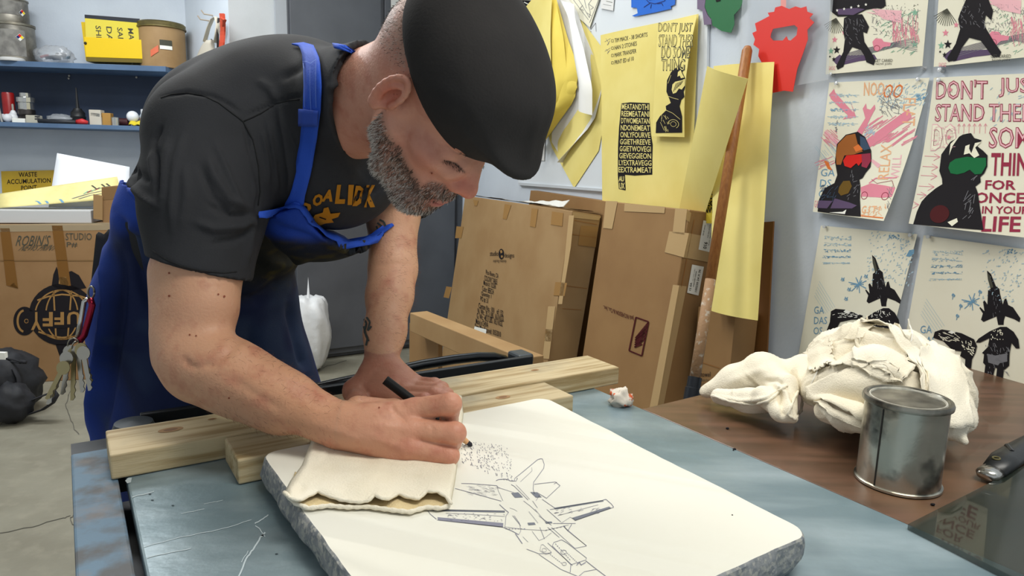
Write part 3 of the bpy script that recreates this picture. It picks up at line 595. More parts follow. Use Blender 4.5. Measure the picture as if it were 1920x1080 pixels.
# drawings & small sheets
def psheet(name, q, off, m, lb, cat, group=None, curl=None, tr=WX, nu=6, nv=6):
    pq = [(tr[0]+x/tr[2], tr[1]+y/tr[2]) for x, y in q]; o, su = wsheet(name, pq, off, m, lb, cat, group, curl, nu, nv); return o, PXS(su, pq, *tr)
o, px = psheet('pencil_drawing', [(255, -75), (440, -60), (375, 132), (230, 10)], .02, M_paper, 'white sheet with a pencil line drawing pinned above the diagonal yellow sheet', 'drawing')
ik = Ink(px)
for l in ([(320, -10), (345, 30), (375, 85), (380, 60), (372, 20), (400, -20)], [(345, 25), (330, 45), (350, 50)], [(375, 20), (395, 35), (382, 45)], [(360, 60), (385, 75)], [(375, 110), (425, -20)], [(300, 0), (370, 95)], [(350, -20), (362, 40)]): ik.line('grey', l, 2.2)
ik.done(o, {'grey': 'pencil_lines'})
o, px = psheet('small_sheet', [(430, -60), (497, -60), (487, 52), (428, 40)], .018, M_wsh, 'small plain white sheet at the top edge right of the pencil drawing', 'paper')
ik = Ink(px); ik.line('graph', [(455, 5), (485, 12)], 2); ik.line('grey', [(440, 20), (480, 28)], 1.6); ik.done(o)
o, px = psheet('black_print', [(30, -40), (118, -50), (118, 40), (45, 95)], .018, M_paper, 'small black printed sheet mostly hidden behind the cap at the top', 'print')
ik = Ink(px); ik.poly('black', [(48, 0), (115, 2), (112, 22), (60, 60), (45, 50)]); ik.line('white', [(60, 10), (80, 20), (95, 8)], 4, h=.0004); ik.line('white', [(55, 30), (75, 35)], 4, h=.0004); ik.done(o)
o, px = psheet('black_print', [(60, 660), (160, 650), (155, 775), (60, 768)], .018, M_wsh, 'white sheet with a small black print beside the cap brim', 'print')
ik = Ink(px); ik.poly('black', [(62, 700), (118, 690), (132, 705), (128, 728), (62, 732)]); 
for k in range(3): ik.line('white', [(92+12*k, 728), (96+12*k, 706), (102+12*k, 728)], 3.5, h=.0004)
ik.done(o)
ik = Ink(PXS(Surf([ow(x, y, .0125) for x, y in ((960, 0), (1300, 0), (1300, 300), (960, 300))], NW), [(960, 0), (1300, 0), (1300, 300), (960, 300)], *WX), .0006)
for l in ([(455, 155), (485, 150)], [(478, 110), (482, 140), (505, 108), (508, 150)], [(415, 765), (430, 775), (427, 790)], [(410, 800), (425, 795)]): ik.line('grey', l, 1.8)
ik.done(wb, {'grey': 'pencil_mark'})
# blue sheet, green and red stencils
def cut(name, pts, off, th, m, lb, cat, tr=WX, parent=None):
    from mathutils.geometry import tessellate_polygon
    P = [ow(tr[0]+x/tr[2], tr[1]+y/tr[2], off) for x, y in pts]; n = len(P); T = tessellate_polygon([[Vector((x, y, 0)) for x, y in pts]])
    mb = MB(); mb.add(P+[p-NW*th for p in P], [tuple(t) for t in T]+[tuple(i+n for i in t)[::-1] for t in T]+[((i+1) % n, i, i+n, (i+1) % n+n) for i in range(n)]); return mb.build(name, m, parent, lb, cat)
o = cut('blue_sheet', [(575, -60), (790, -60), (785, 22), (765, 30), (768, 42), (690, 60), (590, 80), (578, 76), (606, 64), (602, 38), (575, 36)], .018, .001, mat('paper_cobalt', '1c66cc', .7), 'bright cobalt blue torn sheet with a line drawing at the top edge', 'paper')
ik = Ink(BF, 0); BF2 = type('B', (), {'P': staticmethod(lambda x, y, h=0: ow(960+x/2.572, y/2.572, .0187+h))}); ik = Ink(BF2, .0005)
for l in ([(640, -10), (660, 12), (690, 18), (735, 5), (740, -5)], [(635, 35), (665, 15)], [(700, 18), (722, 15), (728, 28)], [(660, 0), (700, -8)], [(672, 20), (668, 40)]): ik.line('navy', l, 3)
ik.done(o, {'navy': 'pencil_lines'})
def wstencil(name, main, col, lb, extra=()):
    o = cut(name, main, .02, .001, mat('stencil_'+name, col, .55), lb, 'stencil'); B = type('B', (), {'P': staticmethod(lambda x, y, h=0: ow(960+x/2.572, y/2.572, .0205+h))}); ik = Ink(B, .0006)
    for k, p in extra: ik.poly(k, p)
    ik.done(o, {k: 'paint_patch' for k in INKC})
wstencil('green_shape', [(940, -40), (1112, -40), (1112, 10), (1098, 42), (1070, 72), (1072, 118), (1056, 158), (1012, 150), (966, 122), (964, 96), (946, 70), (930, 32)], '1d6a3c', 'green painted stencil shape at the top edge of the wall', [('black', [(970, -40), (1010, -40), (1005, 5), (985, 10)])])
wstencil('purple_shape', [(893, -40), (938, -40), (928, 34), (942, 72), (960, 94), (962, 118), (926, 120), (918, 50), (893, 44)], '73637f', 'thin purple-grey painted strip left of the green stencil shape')
# red stencil on clear plastic
rs = empty('red_stencil', ow(1468, 174, .022), 'bright red painted mask stencil shape on a clear plastic sheet', 'stencil')
RT = (0, 0, 1)
wsheet('plastic_film', [(1395, -40), (1562, -60), (1556, 150), (1386, 178)], .021, mat('clear_film', 'd0d6dc', .1, alpha=.22, spec=.9), parent=rs, curl=lambda a, b: .006*math.sin(a*5+b*3))
red = [(1430, 37), (1443, 30), (1440, 24), (1452, 22), (1454, 14), (1466, 11), (1480, 17), (1492, 12), (1502, 15), (1512, 12), (1514, 22), (1525, 26), (1518, 34), (1527, 42), (1514, 56), (1515, 74), (1506, 100), (1495, 130), (1487, 172), (1470, 170), (1450, 174), (1430, 172), (1431, 150), (1427, 138), (1431, 122), (1422, 105), (1424, 92), (1413, 84), (1416, 74), (1411, 62), (1419, 58), (1416, 44)]
hole = [(1446, 63), (1450, 54), (1462, 52), (1490, 47), (1496, 52), (1494, 66), (1483, 76), (1478, 75), (1475, 68), (1468, 76), (1450, 76), (1445, 70)]
from mathutils.geometry import tessellate_polygon as _tess
allp = red+hole; T = _tess([[Vector((x, y, 0)) for x, y in red], [Vector((x, y, 0)) for x, y in hole]])
mb = MB(); P = [ow(x, y, .031) for x, y in allp]; mb.add(P, [tuple(t) for t in T]); mb.build('mask_shape', mat('red_paint', 'dd2a1e', .5), rs, solid=.001)
mb = MB(); mb.grid(lambda a, b: ow(1464+10*a, -10+23*b, .03), 1, 1); mb.build('neck_line', mat('red_thin', 'e49a94', .6), rs)
# big yellow poster
pq = [(1126, 66), (1309, 26), (1299, 392), (1131, 378)]
pq = [(1126, 66), (1309, 26), (1296, 440), (1132, 430)]
o, su = wsheet('yellow_poster', pq, .02, M_ysh, 'large yellow sheet with a pencil checklist and a block of carved capitals', 'poster', curl=lambda a, b: .004*math.sin(a*6)+.006*b)
px = PXS(su, pq, *WX); ik = Ink(px, .001)
for k, t in enumerate(('TIM MACK - 38 SHORTS', 'HAN 2 STONES', 'MARK TRANSFER', 'PRINT ED of 10')):
    y = 188-0+35*k; x1 = (680, 630, 628, 615)[k]; ik.line('graph', [(496, y), (507, y-1), (507, y+11), (496, y+12), (496, y)], 1.6)
    v, f, _ = textpoly(t); 
    m_ = ik.mb('graph'); m_.add([px.P(514+a*(x1-514), y+14-b*20-a*(x1-514)*.16-a*6, .001) for a, b in v], f)
for k in range(2): ik.line('grey', [(462, 185+50*k), (480, 205+42*k), (470, 215+40*k), (488, 192+45*k)], 1.6); ik.line('grey', [(455, 200+45*k), (490, 183+45*k)], 1.4)
ik.poly('black', [(553, 492), (600, 486), (690, 488), (690, 560), (696, 640), (704, 690), (702, 760), (702, 836), (620, 842), (572, 838), (576, 915), (540, 908), (534, 840), (535, 700), (540, 610), (548, 540)])
ik.done(o, {'graph': 'handwriting', 'black': 'letter_block', 'grey': 'pencil_mark'})
ik = Ink(px, .0016)
rows = ['MEATANDTHI', 'REEMEATANI', 'DTWOMEATAN', 'NDONEMEAT', 'ONLYFOURVE', 'GGIETHREEVE', 'GGIETWOVEGI', 'GIEVEGGIEON', 'LYEXTRAVEGG', 'EEXTRAMEAT']
for k, t in enumerate(rows): ik.text('cream2' if 0 else 'signy2' if 0 else 'lorange' if 0 else 'paleyel', t, 556-1.9*k, 496+34*k, 688+1.4*k, 524+34*k, bold=.014) if 0 else None
INKC['paleyel'] = 'e2d488'
for k, t in enumerate(rows): ik.text('paleyel', t, 556-1.9*k, 494+34*k, 688+1.4*k, 521+34*k, bold=.012)
ik.text('paleyel', 'AU', 540, 846, 568, 872, bold=.03); ik.text('paleyel', 'UX', 543, 878, 572, 908, bold=.03)
ik.done(o, {'paleyel': 'lettering'})
def goggle(ik, tr, k='black'):
    pass
# small print on top of the poster
q = [(706, 112), (893, 68), (882, 600), (705, 660)]; q = [(705, 110), (893, 66), (845, 655), (688, 660)]
o, px = psheet('tall_print', [(703, 112), (893, 68), (846, 662), (688, 658)], .034, M_ysh, 'tall yellow proof print of a helmeted masked figure under hand-drawn capitals', 'print', curl=lambda a, b: .02*math.sin(b*3.1)*(a)+.012*b)
ik = Ink(px, .001)
for t, x0, y0, x1, y1 in (("DON'T JUST", 708, 108, 880, 165), ('STAND THER', 712, 165, 895, 225), ('DO SOME', 730, 222, 885, 280), ('THING', 732, 282, 862, 340)):
    ik.text('graph', t, x0, y0, x1, y1, bold=.012)
ik.done(o, {'graph': 'lettering'}); ik = Ink(px, .0016)
for t, x0, y0, x1, y1 in (("DON'T JUST", 711, 112, 877, 161), ('STAND THER', 715, 169, 892, 221), ('DO SOME', 734, 227, 881, 275), ('THING', 736, 287, 858, 335)): ik.text('paleyel', t, x0, y0, x1, y1, bold=-.018)
ik.done(o, {'paleyel': 'lettering'}); ik = Ink(px, .001)
ik.poly('black', [(766, 440), (768, 385), (790, 345), (820, 320), (830, 308), (845, 322), (860, 325), (850, 345), (866, 375), (866, 420), (858, 440), (862, 465), (845, 480), (835, 510), (845, 560), (838, 640), (708, 642), (710, 590), (730, 560), (765, 530), (762, 510), (790, 495), (780, 470)])
ik.done(o); ik = Ink(px, .0016)
ik.poly('paleyel', [(796, 430), (800, 405), (815, 392), (850, 385), (866, 378), (866, 410), (850, 430), (835, 425), (820, 445), (803, 450)]); ik.poly('paleyel', [(828, 345), (842, 335), (850, 352), (862, 372), (845, 375), (838, 362), (826, 368)])
for i in range(5): ik.line('black', [(806+9*i, 440-8*i), (822+9*i, 398-3*i)], 2.5, h=.0006)
ik.line('paleyel', circ(800, 598, 26, 22, 180, 420), 2); ik.line('paleyel', circ(800, 598, 14, 12), 1.6)
ik.line('paleyel', [(765, 530), (800, 545), (835, 575)], 2); ik.line('paleyel', [(778, 462), (800, 470), (832, 478)], 2); ik.line('paleyel', [(775, 400), (790, 360)], 2); ik.scrib('paleyel', 725, 560, 780, 630, 14, 1.6, 30, 1.2, .4, 3)
ik.done(o)
# tall yellow sheets by the pole
o, su = wsheet('tall_yellow_sheet', [(1338, 124), (1452, 116), (1421, 601), (1334, 583)], (.04, .04, .16, .16), M_ysh, 'tall yellow sheet hanging to the right of the wooden pole', 'paper', curl=lambda a, b: .015*math.sin(a*3.1)+.012*math.exp(-((b-.72)/.07)**2)*math.exp(-((a-.35)/.3)**2))
o, su = wsheet('lettered_strip', [(1352, 270), (1385, 270), (1352, 420), (1318, 418)], .085, mat('strip_yellow', 'c8b030', .7), 'narrow yellow strip with black capitals showing behind the pole', 'print')
px = PXS(su, [(1352, 270), (1385, 270), (1352, 420), (1318, 418)], *WX); ik = Ink(px)
for k, t in enumerate(('AI', 'AT', 'VEI', 'EVI', 'OVEG', 'EON', 'AVEG')): x0 = 1003-12*k; ik.text('black', t, x0-3, 792+34*k, x0+30+12*min(k, 3), 822+34*k, bold=.03)
ik.poly('black', [(1015, 740), (1030, 740), (1020, 790), (1005, 790)]); ik.done(o, {'black': 'lettering'})
o, su = wsheet('rolled_yellow_sheet', [(1326, 124), (1404, 148), (1312, 432), (1268, 420)], (.21, .25, .06, .05), M_ysh, 'long folded yellow sheet slanting in front of the wooden pole', 'paper', curl=lambda a, b: .02*math.sin(a*3.0)*(1-b))
# ---- six prints
AX = (1500, 0, 2.5714); BX = (1480, 400, 3.177)
def printx(q, lb, curl, tr, th=.001): 
    o, px = None, None
    o, su = wsheet('art_print', q, .003, M_paper, lb, 'print', 'art prints pinned on the right wall', curl, 8, 10, .0006); return o, PXS(su, q, *tr)
def done(ik, o): ik.done(o, {k: 'print' for k in INKC})
def star(ik, k, x, y, r, h=0): ik.poly(k, [(x+(r if i % 2 == 0 else r*.42)*math.sin(math.pi*i/5), y-(r if i % 2 == 0 else r*.42)*math.cos(math.pi*i/5)) for i in range(10)], h=h)
c1_ = lambda a, b: .004+.006*b+.010*b*a
def soldier(o, px, dx, dy, sc, torso, seed):
    ik = Ink(px); T = lambda x, y: (dx+x*sc, dy+y*sc)
    for (a, b, c, d) in ((375, 40, 520, 110), (345, 55, 450, 90)): ik.poly('lpink', [T(a, b), T(c, b+10), T(c, d), T(a+60, d-20)])
    ik.scrib('pink', T(480, 0)[0], 100, T(600, 0)[0], 200, 60, 2.2, 70, 1.5, .2, seed); ik.scrib('grey', T(380, 0)[0], 30, T(600, 0)[0], 170, 110, 1.6, 26, 1.1, 1.2, seed+1); ik.scrib('lgreen', T(400, 0)[0], 60, T(600, 0)[0], 260, 60, 2, 34, -.8, .5, seed+2)
    ik.scrib('graph', T(400, 0)[0], 10, T(600, 0)[0], 170, 60, 3.2, 5, 0, 1.5, seed+3)
    for k in range(9): ik.line('purple' if k % 2 else 'grey', [T(215+k*3, 300-k*5), T(330, 268-k*4), T(500, 225-k*3), T(595, 250-k*9)], 2)
    ik.poly('purple', [T(245, 268), T(395, 262), T(410, 285), T(320, 295), T(225, 315)], h=-.0001); ik.poly('purple', [T(175, 290), T(215, 262), T(235, 275), T(205, 318)])
    ik.poly('pink', [T(385, 200), T(400, 183), T(430, 186), T(440, 200), T(475, 205), T(472, 222), T(440, 226), T(415, 248), T(395, 244)]); ik.line('maroon', [T(*p) for p in circ(408, 232, 14, 14)], 2, h=.0004)
    star(ik, 'pink', *T(185, 190), 17*sc); star(ik, 'pink', *T(236, 155), 14*sc); star(ik, 'lgreen', *T(165, 245), 18*sc); star(ik, 'lgreen', *T(583, 215), 18*sc); star(ik, 'lgreen', *T(580, 60), 18*sc)
    star(ik, 'black', *T(198, 240), 21*sc, h=.0003); star(ik, 'black', *T(183, 285), 12*sc, h=.0003); star(ik, 'black', *T(160, 272), 7*sc, h=.0003)
    for k in range(12): a = -.2+k*.16+1.1; ik.line('graph', [T(190, 85), T(190+75*math.cos(a), 85+75*math.sin(a))], 3)
    ik.poly('black', torso, h=.0006); ik.text('graph', 'GET CARIED', *T(400, 285), *T(485, 300), h=.0006); ik.text('graph', 'NOW JOIN', *T(405, 304), *T(480, 316), h=.0006); ik.text('pink', 'GACAZ', *T(155, 320), *T(192, 338), h=.0006)
    done(ik, o)
o, px = printx([(1568, -118), (1754, -126), (1740, 125), (1553, 140)], 'print of a crouching black soldier figure, top row left', c1_, AX)
soldier(o, px, 0, 0, 1, [(235, 85), (270, 70), (330, 66), (350, 98), (367, 128), (357, 160), (337, 152), (345, 200), (385, 258), (402, 292), (395, 315), (358, 300), (348, 270), (328, 240), (282, 226), (252, 272), (237, 322), (205, 336), (197, 320), (235, 250), (242, 190), (232, 150)], 1)
ik = Ink(px, .0014); ik.poly('black', [(158, -30), (440, -30), (447, 25), (425, 40), (400, 36), (350, 45), (285, 76), (200, 78), (160, 52)]); done(ik, o); ik = Ink(px, .0018); ik.poly('purple', [(190, 42), (300, 36), (345, 42), (285, 70), (205, 68)])
for k in range(5): star(ik, 'white', 198+38*k, 48-7*k, 8, h=.0005)
done(ik, o)
ik = Ink(px, .0018); ik.scrib('grey', 245, 90, 350, 210, 30, 2, 22, 1.3, .9, 9); done(ik, o)
o, px = printx([(1772, -136), (1975, -148), (1962, 106), (1756, 126)], 'print of a crouching black soldier figure, top row right at the frame edge', c1_, AX)
soldier(o, px, 515, -55, 1.12, [(790, 92), (800, 60), (832, -10), (940, -10), (968, 52), (960, 96), (932, 72), (925, 120), (975, 200), (1012, 252), (1005, 277), (972, 276), (945, 240), (910, 196), (850, 181), (812, 232), (785, 292), (742, 298), (735, 280), (780, 210), (802, 140)], 20)
ik = Ink(px, .0018); ik.scrib('grey', 800, 0, 930, 130, 34, 2.2, 26, 1.3, .9, 11); done(ik, o)
for k in range(14): pass
# row 2 left
o, px = printx([(1557, 155), (1745, 146), (1692, 414), (1532, 397)], 'busy pink and orange print of a masked figure with red goggles, middle row left', lambda a, b: .004+.05*b*b*a+.012*b, AX)
ik = Ink(px)
ik.poly('pink', [(150, 455), (175, 428), (182, 445), (285, 540), (268, 490), (298, 560), (228, 572), (255, 552), (160, 475)]); ik.poly('pink', [(305, 632), (345, 565), (330, 520), (345, 495), (350, 520), (368, 525), (388, 500), (392, 520), (372, 560), (350, 610), (330, 650)])
ik.poly('pink', [(355, 680), (360, 665), (545, 520), (560, 560), (365, 715)]); ik.scrib('pink', 370, 570, 560, 680, 50, 4, 110, -.6, .12, 5)
ik.poly('lpink', [(130, 640), (140, 622), (215, 680), (205, 705)]); ik.scrib('pink', 140, 630, 215, 700, 16, 3, 80, .6, .1, 6); ik.poly('lpink', [(385, 770), (395, 762), (440, 790), (425, 805)]); ik.scrib('pink', 115, 760, 200, 800, 10, 3, 80, -.3, .2, 8)
ik.text('lorange', 'NOO', 332, 396, 432, 460, bold=.01); ik.text('orange', 'OO', 430, 405, 515, 470, shear=.2); ik.text('lorange', 'FLAT', 520, 470, 575, 600, rot=90); ik.text('lorange', 'RELAX', 430, 690, 480, 860, rot=270); ik.text('lpink', 'WILL', 490, 740, 530, 860, rot=270)
ik.scrib('grey', 420, 440, 510, 550, 46, 2, 40, 1, .8, 12); ik.scrib('lblue', 400, 400, 620, 520, 110, 3, 22, -.7, .7, 13); ik.scrib('blue', 575, 450, 610, 485, 24, 4, 18, -.5, .7, 14); ik.scrib('grey', 490, 900, 505, 1000, 20, 2, 30, 1.2, .6, 15)
for k in range(5): ik.scrib('blue' if k == 2 else 'lblue', 150, 452+34*k, 300, 466+34*k, 34, 3, 14, 0, .6, 16+k); ik.line('lblue', [(155, 458+34*k), (310, 456+34*k)], 1.6)
ik.scrib('grey', 192, 570, 202, 630, 14, 3, 12, 0, .5, 24); ik.scrib('lblue', 345, 600, 400, 660, 24, 3, 24, -1, .4, 25)
ik.text('blue', 'GA\nDS\nO', 118, 810, 200, 950, shear=.1); ik.scrib('lblue', 110, 690, 200, 770, 12, 2, 110, .8, .05, 26)
ik.poly('pink', [(350, 900), (400, 880), (470, 890), (520, 900), (510, 945), (470, 950), (360, 945)]); ik.line('pink', [(390, 880), (420, 855), (520, 850)], 6); ik.line('maroon', circ(375, 940, 16, 18), 3, h=.0003); ik.line('maroon', circ(478, 942, 16, 18), 3, h=.0003); ik.line('maroon', [(400, 860), (430, 880), (500, 865), (515, 900)], 2, h=.0003)
ik.text('lorange', 'G I T !', 372, 990, 465, 1030, bold=.02); ik.line('orange', [(370, 1040), (490, 1050)], 6); ik.scrib('lorange', 375, 990, 490, 1045, 30, 2.5, 30, .2, 1, 27); ik.text('pink', 'GA', 92, 965, 115, 1000)
ik.poly('orange', [(160, 770), (135, 770), (160, 810), (190, 820), (170, 795)])
done(ik, o); ik = Ink(px, .0012)
ik.poly('black', [(200, 775), (205, 690), (250, 645), (312, 630), (350, 655), (385, 720), (390, 760), (390, 800), (368, 830), (355, 855), (340, 862), (348, 890), (355, 960), (374, 1045), (290, 1040), (115, 1020), (120, 960), (150, 905), (205, 880), (218, 840)])
done(ik, o); ik = Ink(px, .0018)
INKC['borange'] = 'a0602c'; INKC['steel'] = '3c5068'; INKC['dgold'] = '6a5018'
ik.poly('borange', [(203, 740), (212, 690), (255, 648), (300, 640), (320, 700), (345, 725), (300, 740), (250, 745), (235, 790), (210, 790)]); ik.poly('steel', [(325, 650), (350, 660), (380, 712), (350, 720), (330, 700)]); ik.poly('orange', [(295, 705), (320, 690), (345, 715), (310, 728)], h=.0003)
ik.poly('red', [(246, 770), (262, 745), (340, 738), (345, 775), (330, 795), (318, 782), (290, 806), (256, 796)], h=.0004); ik.poly('maroon', [(340, 738), (384, 733), (390, 770), (372, 806), (345, 798), (345, 775)], h=.0003)
ik.poly('dgold', [(235, 900), (255, 870), (290, 868), (305, 895), (290, 930), (250, 942), (232, 925)]); ik.poly('purple', [(118, 965), (205, 968), (175, 1005), (112, 1002)]); ik.poly('purple', [(215, 955), (300, 975), (345, 990), (320, 1005), (195, 1005)]); ik.poly('white', [(190, 1025), (270, 1022), (290, 1010), (285, 1033)]); ik.scrib('steel', 130, 890, 220, 960, 24, 2.5, 30, -.8, .8, 31); ik.scrib('grey', 290, 800, 345, 960, 14, 2.5, 30, -1, .8, 33)
done(ik, o)
# row 2 right
o, px = printx([(1753, 146), (1988, 136), (1950, 446), (1722, 419)], 'print of a black masked figure with green goggles among red hand-drawn capitals, middle row right', lambda a, b: .004+.03*b*b+.008*math.sin(a*3), AX)
ik = Ink(px)
L_ = [("DON'T", 668, 385, 948, 478), ('JUST', 1000, 375, 1190, 468), ('STAND', 668, 498, 935, 583), ('THERE', 955, 498, 1190, 583), ('SOME', 960, 608, 1190, 712), ('THING', 975, 732, 1190, 845), ('FOR', 955, 865, 1090, 912), ('ONCE', 912, 925, 1130, 978), ('IN YOUR', 950, 992, 1150, 1030), ('LIFE', 955, 1042, 1120, 1118)]
for t, *b_ in L_: ik.text('maroon', t, *b_, bold=.022)
for t, x0, y0, x1, y1 in L_[:5]: ik.text('lpink', t, x0+4, y0+4, x1-4, y1-4, bold=-.012, h=.0004)
ik.text('lpink', 'DO', 655, 592, 795, 725, bold=.03); ik.text('maroon', 'DO', 655, 592, 795, 725, bold=.036, h=-.0003); ik.text('cream', 'DO', 658, 597, 792, 720, bold=.012, h=.0004); ik.scrib('lpink', 665, 605, 790, 715, 50, 2, 20, 0, .1, 40, h=.0008)
star(ik, 'pink', 756, 658, 15, h=.001); star(ik, 'pink', 752, 432, 14, h=.001)
for k in range(6): ik.line('pink', [(806+27*k, 640), (806+27*k, 595)], 2); ik.line('pink', [(798+27*k, 606), (806+27*k, 592), (814+27*k, 606)], 2)
for k, y in enumerate((752, 802, 846, 898, 938, 985)): xe = (712, 705, 705, 695, 655, 618)[k]; ik.line('pink', [(622-6*k, y-5), (xe, y)], 2.4); ik.line('pink', [(xe-35, y-16), (xe, y), (xe-35, y+18)], 2.4)
ik.scrib('lblue', 960, 400, 1190, 600, 50, 3, 20, -.7, .7, 41)
done(ik, o); ik = Ink(px, .0012)
ik.poly('black', [(716, 820), (720, 740), (765, 680), (830, 645), (855, 640), (872, 638), (890, 662), (927, 672), (905, 700), (935, 722), (958, 745), (960, 800), (948, 832), (930, 850), (934, 876), (910, 896), (925, 930), (940, 1000), (965, 1110), (600, 1082), (612, 1020), (632, 970), (660, 940), (705, 905), (740, 885), (735, 858)])
done(ik, o); ik = Ink(px, .0018)
ik.poly('cream', [(842, 742), (848, 700), (875, 690), (925, 680), (898, 708), (920, 745), (896, 758), (870, 735)]); ik.poly('black', [(870, 690), (900, 672), (880, 735), (868, 712)], h=.0003); ik.poly('green', [(766, 805), (772, 780), (800, 762), (860, 752), (905, 757), (952, 757), (955, 795), (935, 835), (905, 838), (878, 815), (850, 830), (815, 838), (780, 832)])
ik.poly('cream', [(768, 690), (800, 660), (812, 655), (780, 700), (765, 745)]); ik.poly('dkred', circ(742, 1032, 52, 44)[:-1]); ik.scrib('grey', 870, 845, 915, 1060, 16, 3, 50, -1.1, .5, 43); ik.poly('cream', [(790, 1072), (835, 1052), (842, 1070), (815, 1092)])
done(ik, o)
# row 3
def jet(ik, M):
    ik.poly('black', [M(*p) for p in [(525, 243), (545, 262), (570, 328), (588, 343), (592, 372), (606, 430), (614, 400), (622, 396), (632, 432), (655, 445), (690, 505), (686, 527), (660, 510), (618, 494), (612, 520), (611, 543), (585, 543), (576, 496), (512, 527), (499, 515), (508, 480), (490, 450), (494, 444), (516, 468), (508, 415), (516, 408), (530, 430), (532, 352), (545, 344), (530, 290)]])
def lowprint(o, px, M, k):
    ik = Ink(px)
    for j in range(5): (x0, y0), (x1, y1) = M(225-3*j, 132+38*j), M(395, 158+34*j); ik.scrib('blue' if j in (2, 3) else 'lblue', x0, y0+3, x1, y1, 40, 3.2, 13, 0, .7, k+j); ik.line('lblue', [(x0, y0), (x1, y1)], 1.8)
    (x0, y0), (x1, y1) = M(500, 110), M(750, 420); ik.scrib('lblue', x0, y0+20*(k > 60), x1, y1, 150, 4, 16, -.8, .8, k+6); x, y = M(640, 140); ik.scrib('blue', x-20, y-12, x+34, y+12, 24, 4, 12, -.7, 1, k+7); x, y = M(738, 235); ik.poly('blue', [(x-25, y+15), (x-8, y-20), (x+18, y-25), (x+15, y), (x-5, y+18)])
    for a in range(14): x, y = M(450, 415); an = a*.45; ik.line('blue', [(x, y), (x+(30+20*(a % 3))*math.cos(an), y+(30+22*(a % 2))*math.sin(an))], 5)
    for (x, y) in ((350, 383), (492, 365), (392, 442), (375, 498)): X, Y = M(x, y); ik.scrib('blue', X-8, Y-12, X+8, Y+12, 9, 4, 22, -1, .4, k+9)
    for j in range(6): ik.line('lblue', [M(165+6*j, 480-17*j), M(245+12*j, 590-8*j)], 1.8)
    (x0, y0), (x1, y1) = M(165, 545), M(255, 715); ik.text('blue', 'GA\nDAS\nOS', x0, y0, x1, y1)
    jet(ik, M); done(ik, o)
    ik = Ink(px, .0014); ik.poly('graph', [M(*p) for p in ((528, 255), (542, 270), (560, 335), (545, 340), (533, 290))]); ik.scrib('grey', *M(560, 350), *M(600, 500), 12, 2, 22, 1.4, .3, k+12); done(ik, o)
o, px = printx([(1541, 423), (1722, 439), (1668, 694), (1498, 672)], 'pale print of a black fighter jet with blue marks, bottom row left', lambda a, b: .004+.02*b*a, BX)
lowprint(o, px, lambda x, y: (x, y), 50)
body = [(1300, 672), (1335, 672), (1372, 700), (1398, 745), (1405, 800), (1385, 800), (1362, 768), (1352, 830), (1350, 905), (1330, 925), (1322, 930), (1316, 992), (1278, 988), (1284, 925), (1274, 915), (1260, 982), (1212, 962), (1218, 905), (1205, 890), (1210, 840), (1198, 830), (1230, 795), (1240, 740), (1185, 768), (1160, 768), (1175, 745), (1240, 700)]
chute = [(893, 738), (903, 702), (950, 688), (1010, 698), (1075, 712), (1150, 748), (1168, 790), (1160, 830), (1140, 870), (1135, 925), (1120, 935), (1098, 910), (1100, 870), (1068, 850), (1075, 822), (1020, 815), (960, 760)]
inv = lambda p: (525+(p[0]-1218)/1.15, 243+(p[1]-340)/1.07)
ik = Ink(px, .0012); ik.poly('black', [inv(p) for p in body]); ik.poly('black', [(255, 740), (252, 700), (275, 640), (280, 575), (310, 560), (370, 565), (480, 600), (470, 622), (410, 625), (340, 640), (300, 720), (270, 745)]); done(ik, o)
ik = Ink(px, .0018); ik.poly('white', [(362, 578), (375, 566), (410, 578), (385, 588)]); ik.scrib('white', 290, 585, 460, 612, 26, 3, 26, .1, .4, 61); ik.scrib('white', *inv((1215, 690)), *inv((1350, 760)), 30, 3, 14, 1, 1, 62); done(ik, o)
o, px = printx([(1734, 441), (1966, 473), (1938, 724), (1690, 684)], 'pale print of a jet-headed soldier dragging a parachute, bottom row right', lambda a, b: .004+.01*b*a, BX)
lowprint(o, px, lambda x, y: (1218+(x-525)*1.15, 340+(y-243)*1.07), 70)
ik = Ink(px, .0012); ik.poly('black', body); ik.poly('black', chute); done(ik, o)
ik = Ink(px, .0018); ik.poly('white', [(990, 705), (1010, 696), (1040, 706), (1015, 716)]); ik.scrib('cream', 925, 705, 1060, 760, 30, 3, 30, .4, .3, 91); ik.scrib('cream', 1080, 760, 1150, 840, 26, 4, 22, .8, .8, 92); ik.scrib('grey', 1215, 780, 1350, 960, 40, 3, 30, 1.2, .5, 93); ik.scrib('cream', 1250, 690, 1330, 750, 22, 4, 12, 1, 1, 94); ik.poly('grey', [(1228, 835), (1275, 845), (1340, 830), (1340, 880), (1300, 890), (1290, 905), (1235, 888)], h=-.0003); done(ik, o)
for (x, y) in ((1563, 141), (1735, 128), (1768, 133), (1573, 158), (1727, 151), (1766, 152), (1616, 404), (1551, 426), (1712, 442), (1746, 445)): pin(x, y, .003)
pin(1845, 430, .012, 'teal', 'teal push pin under the green goggles print')

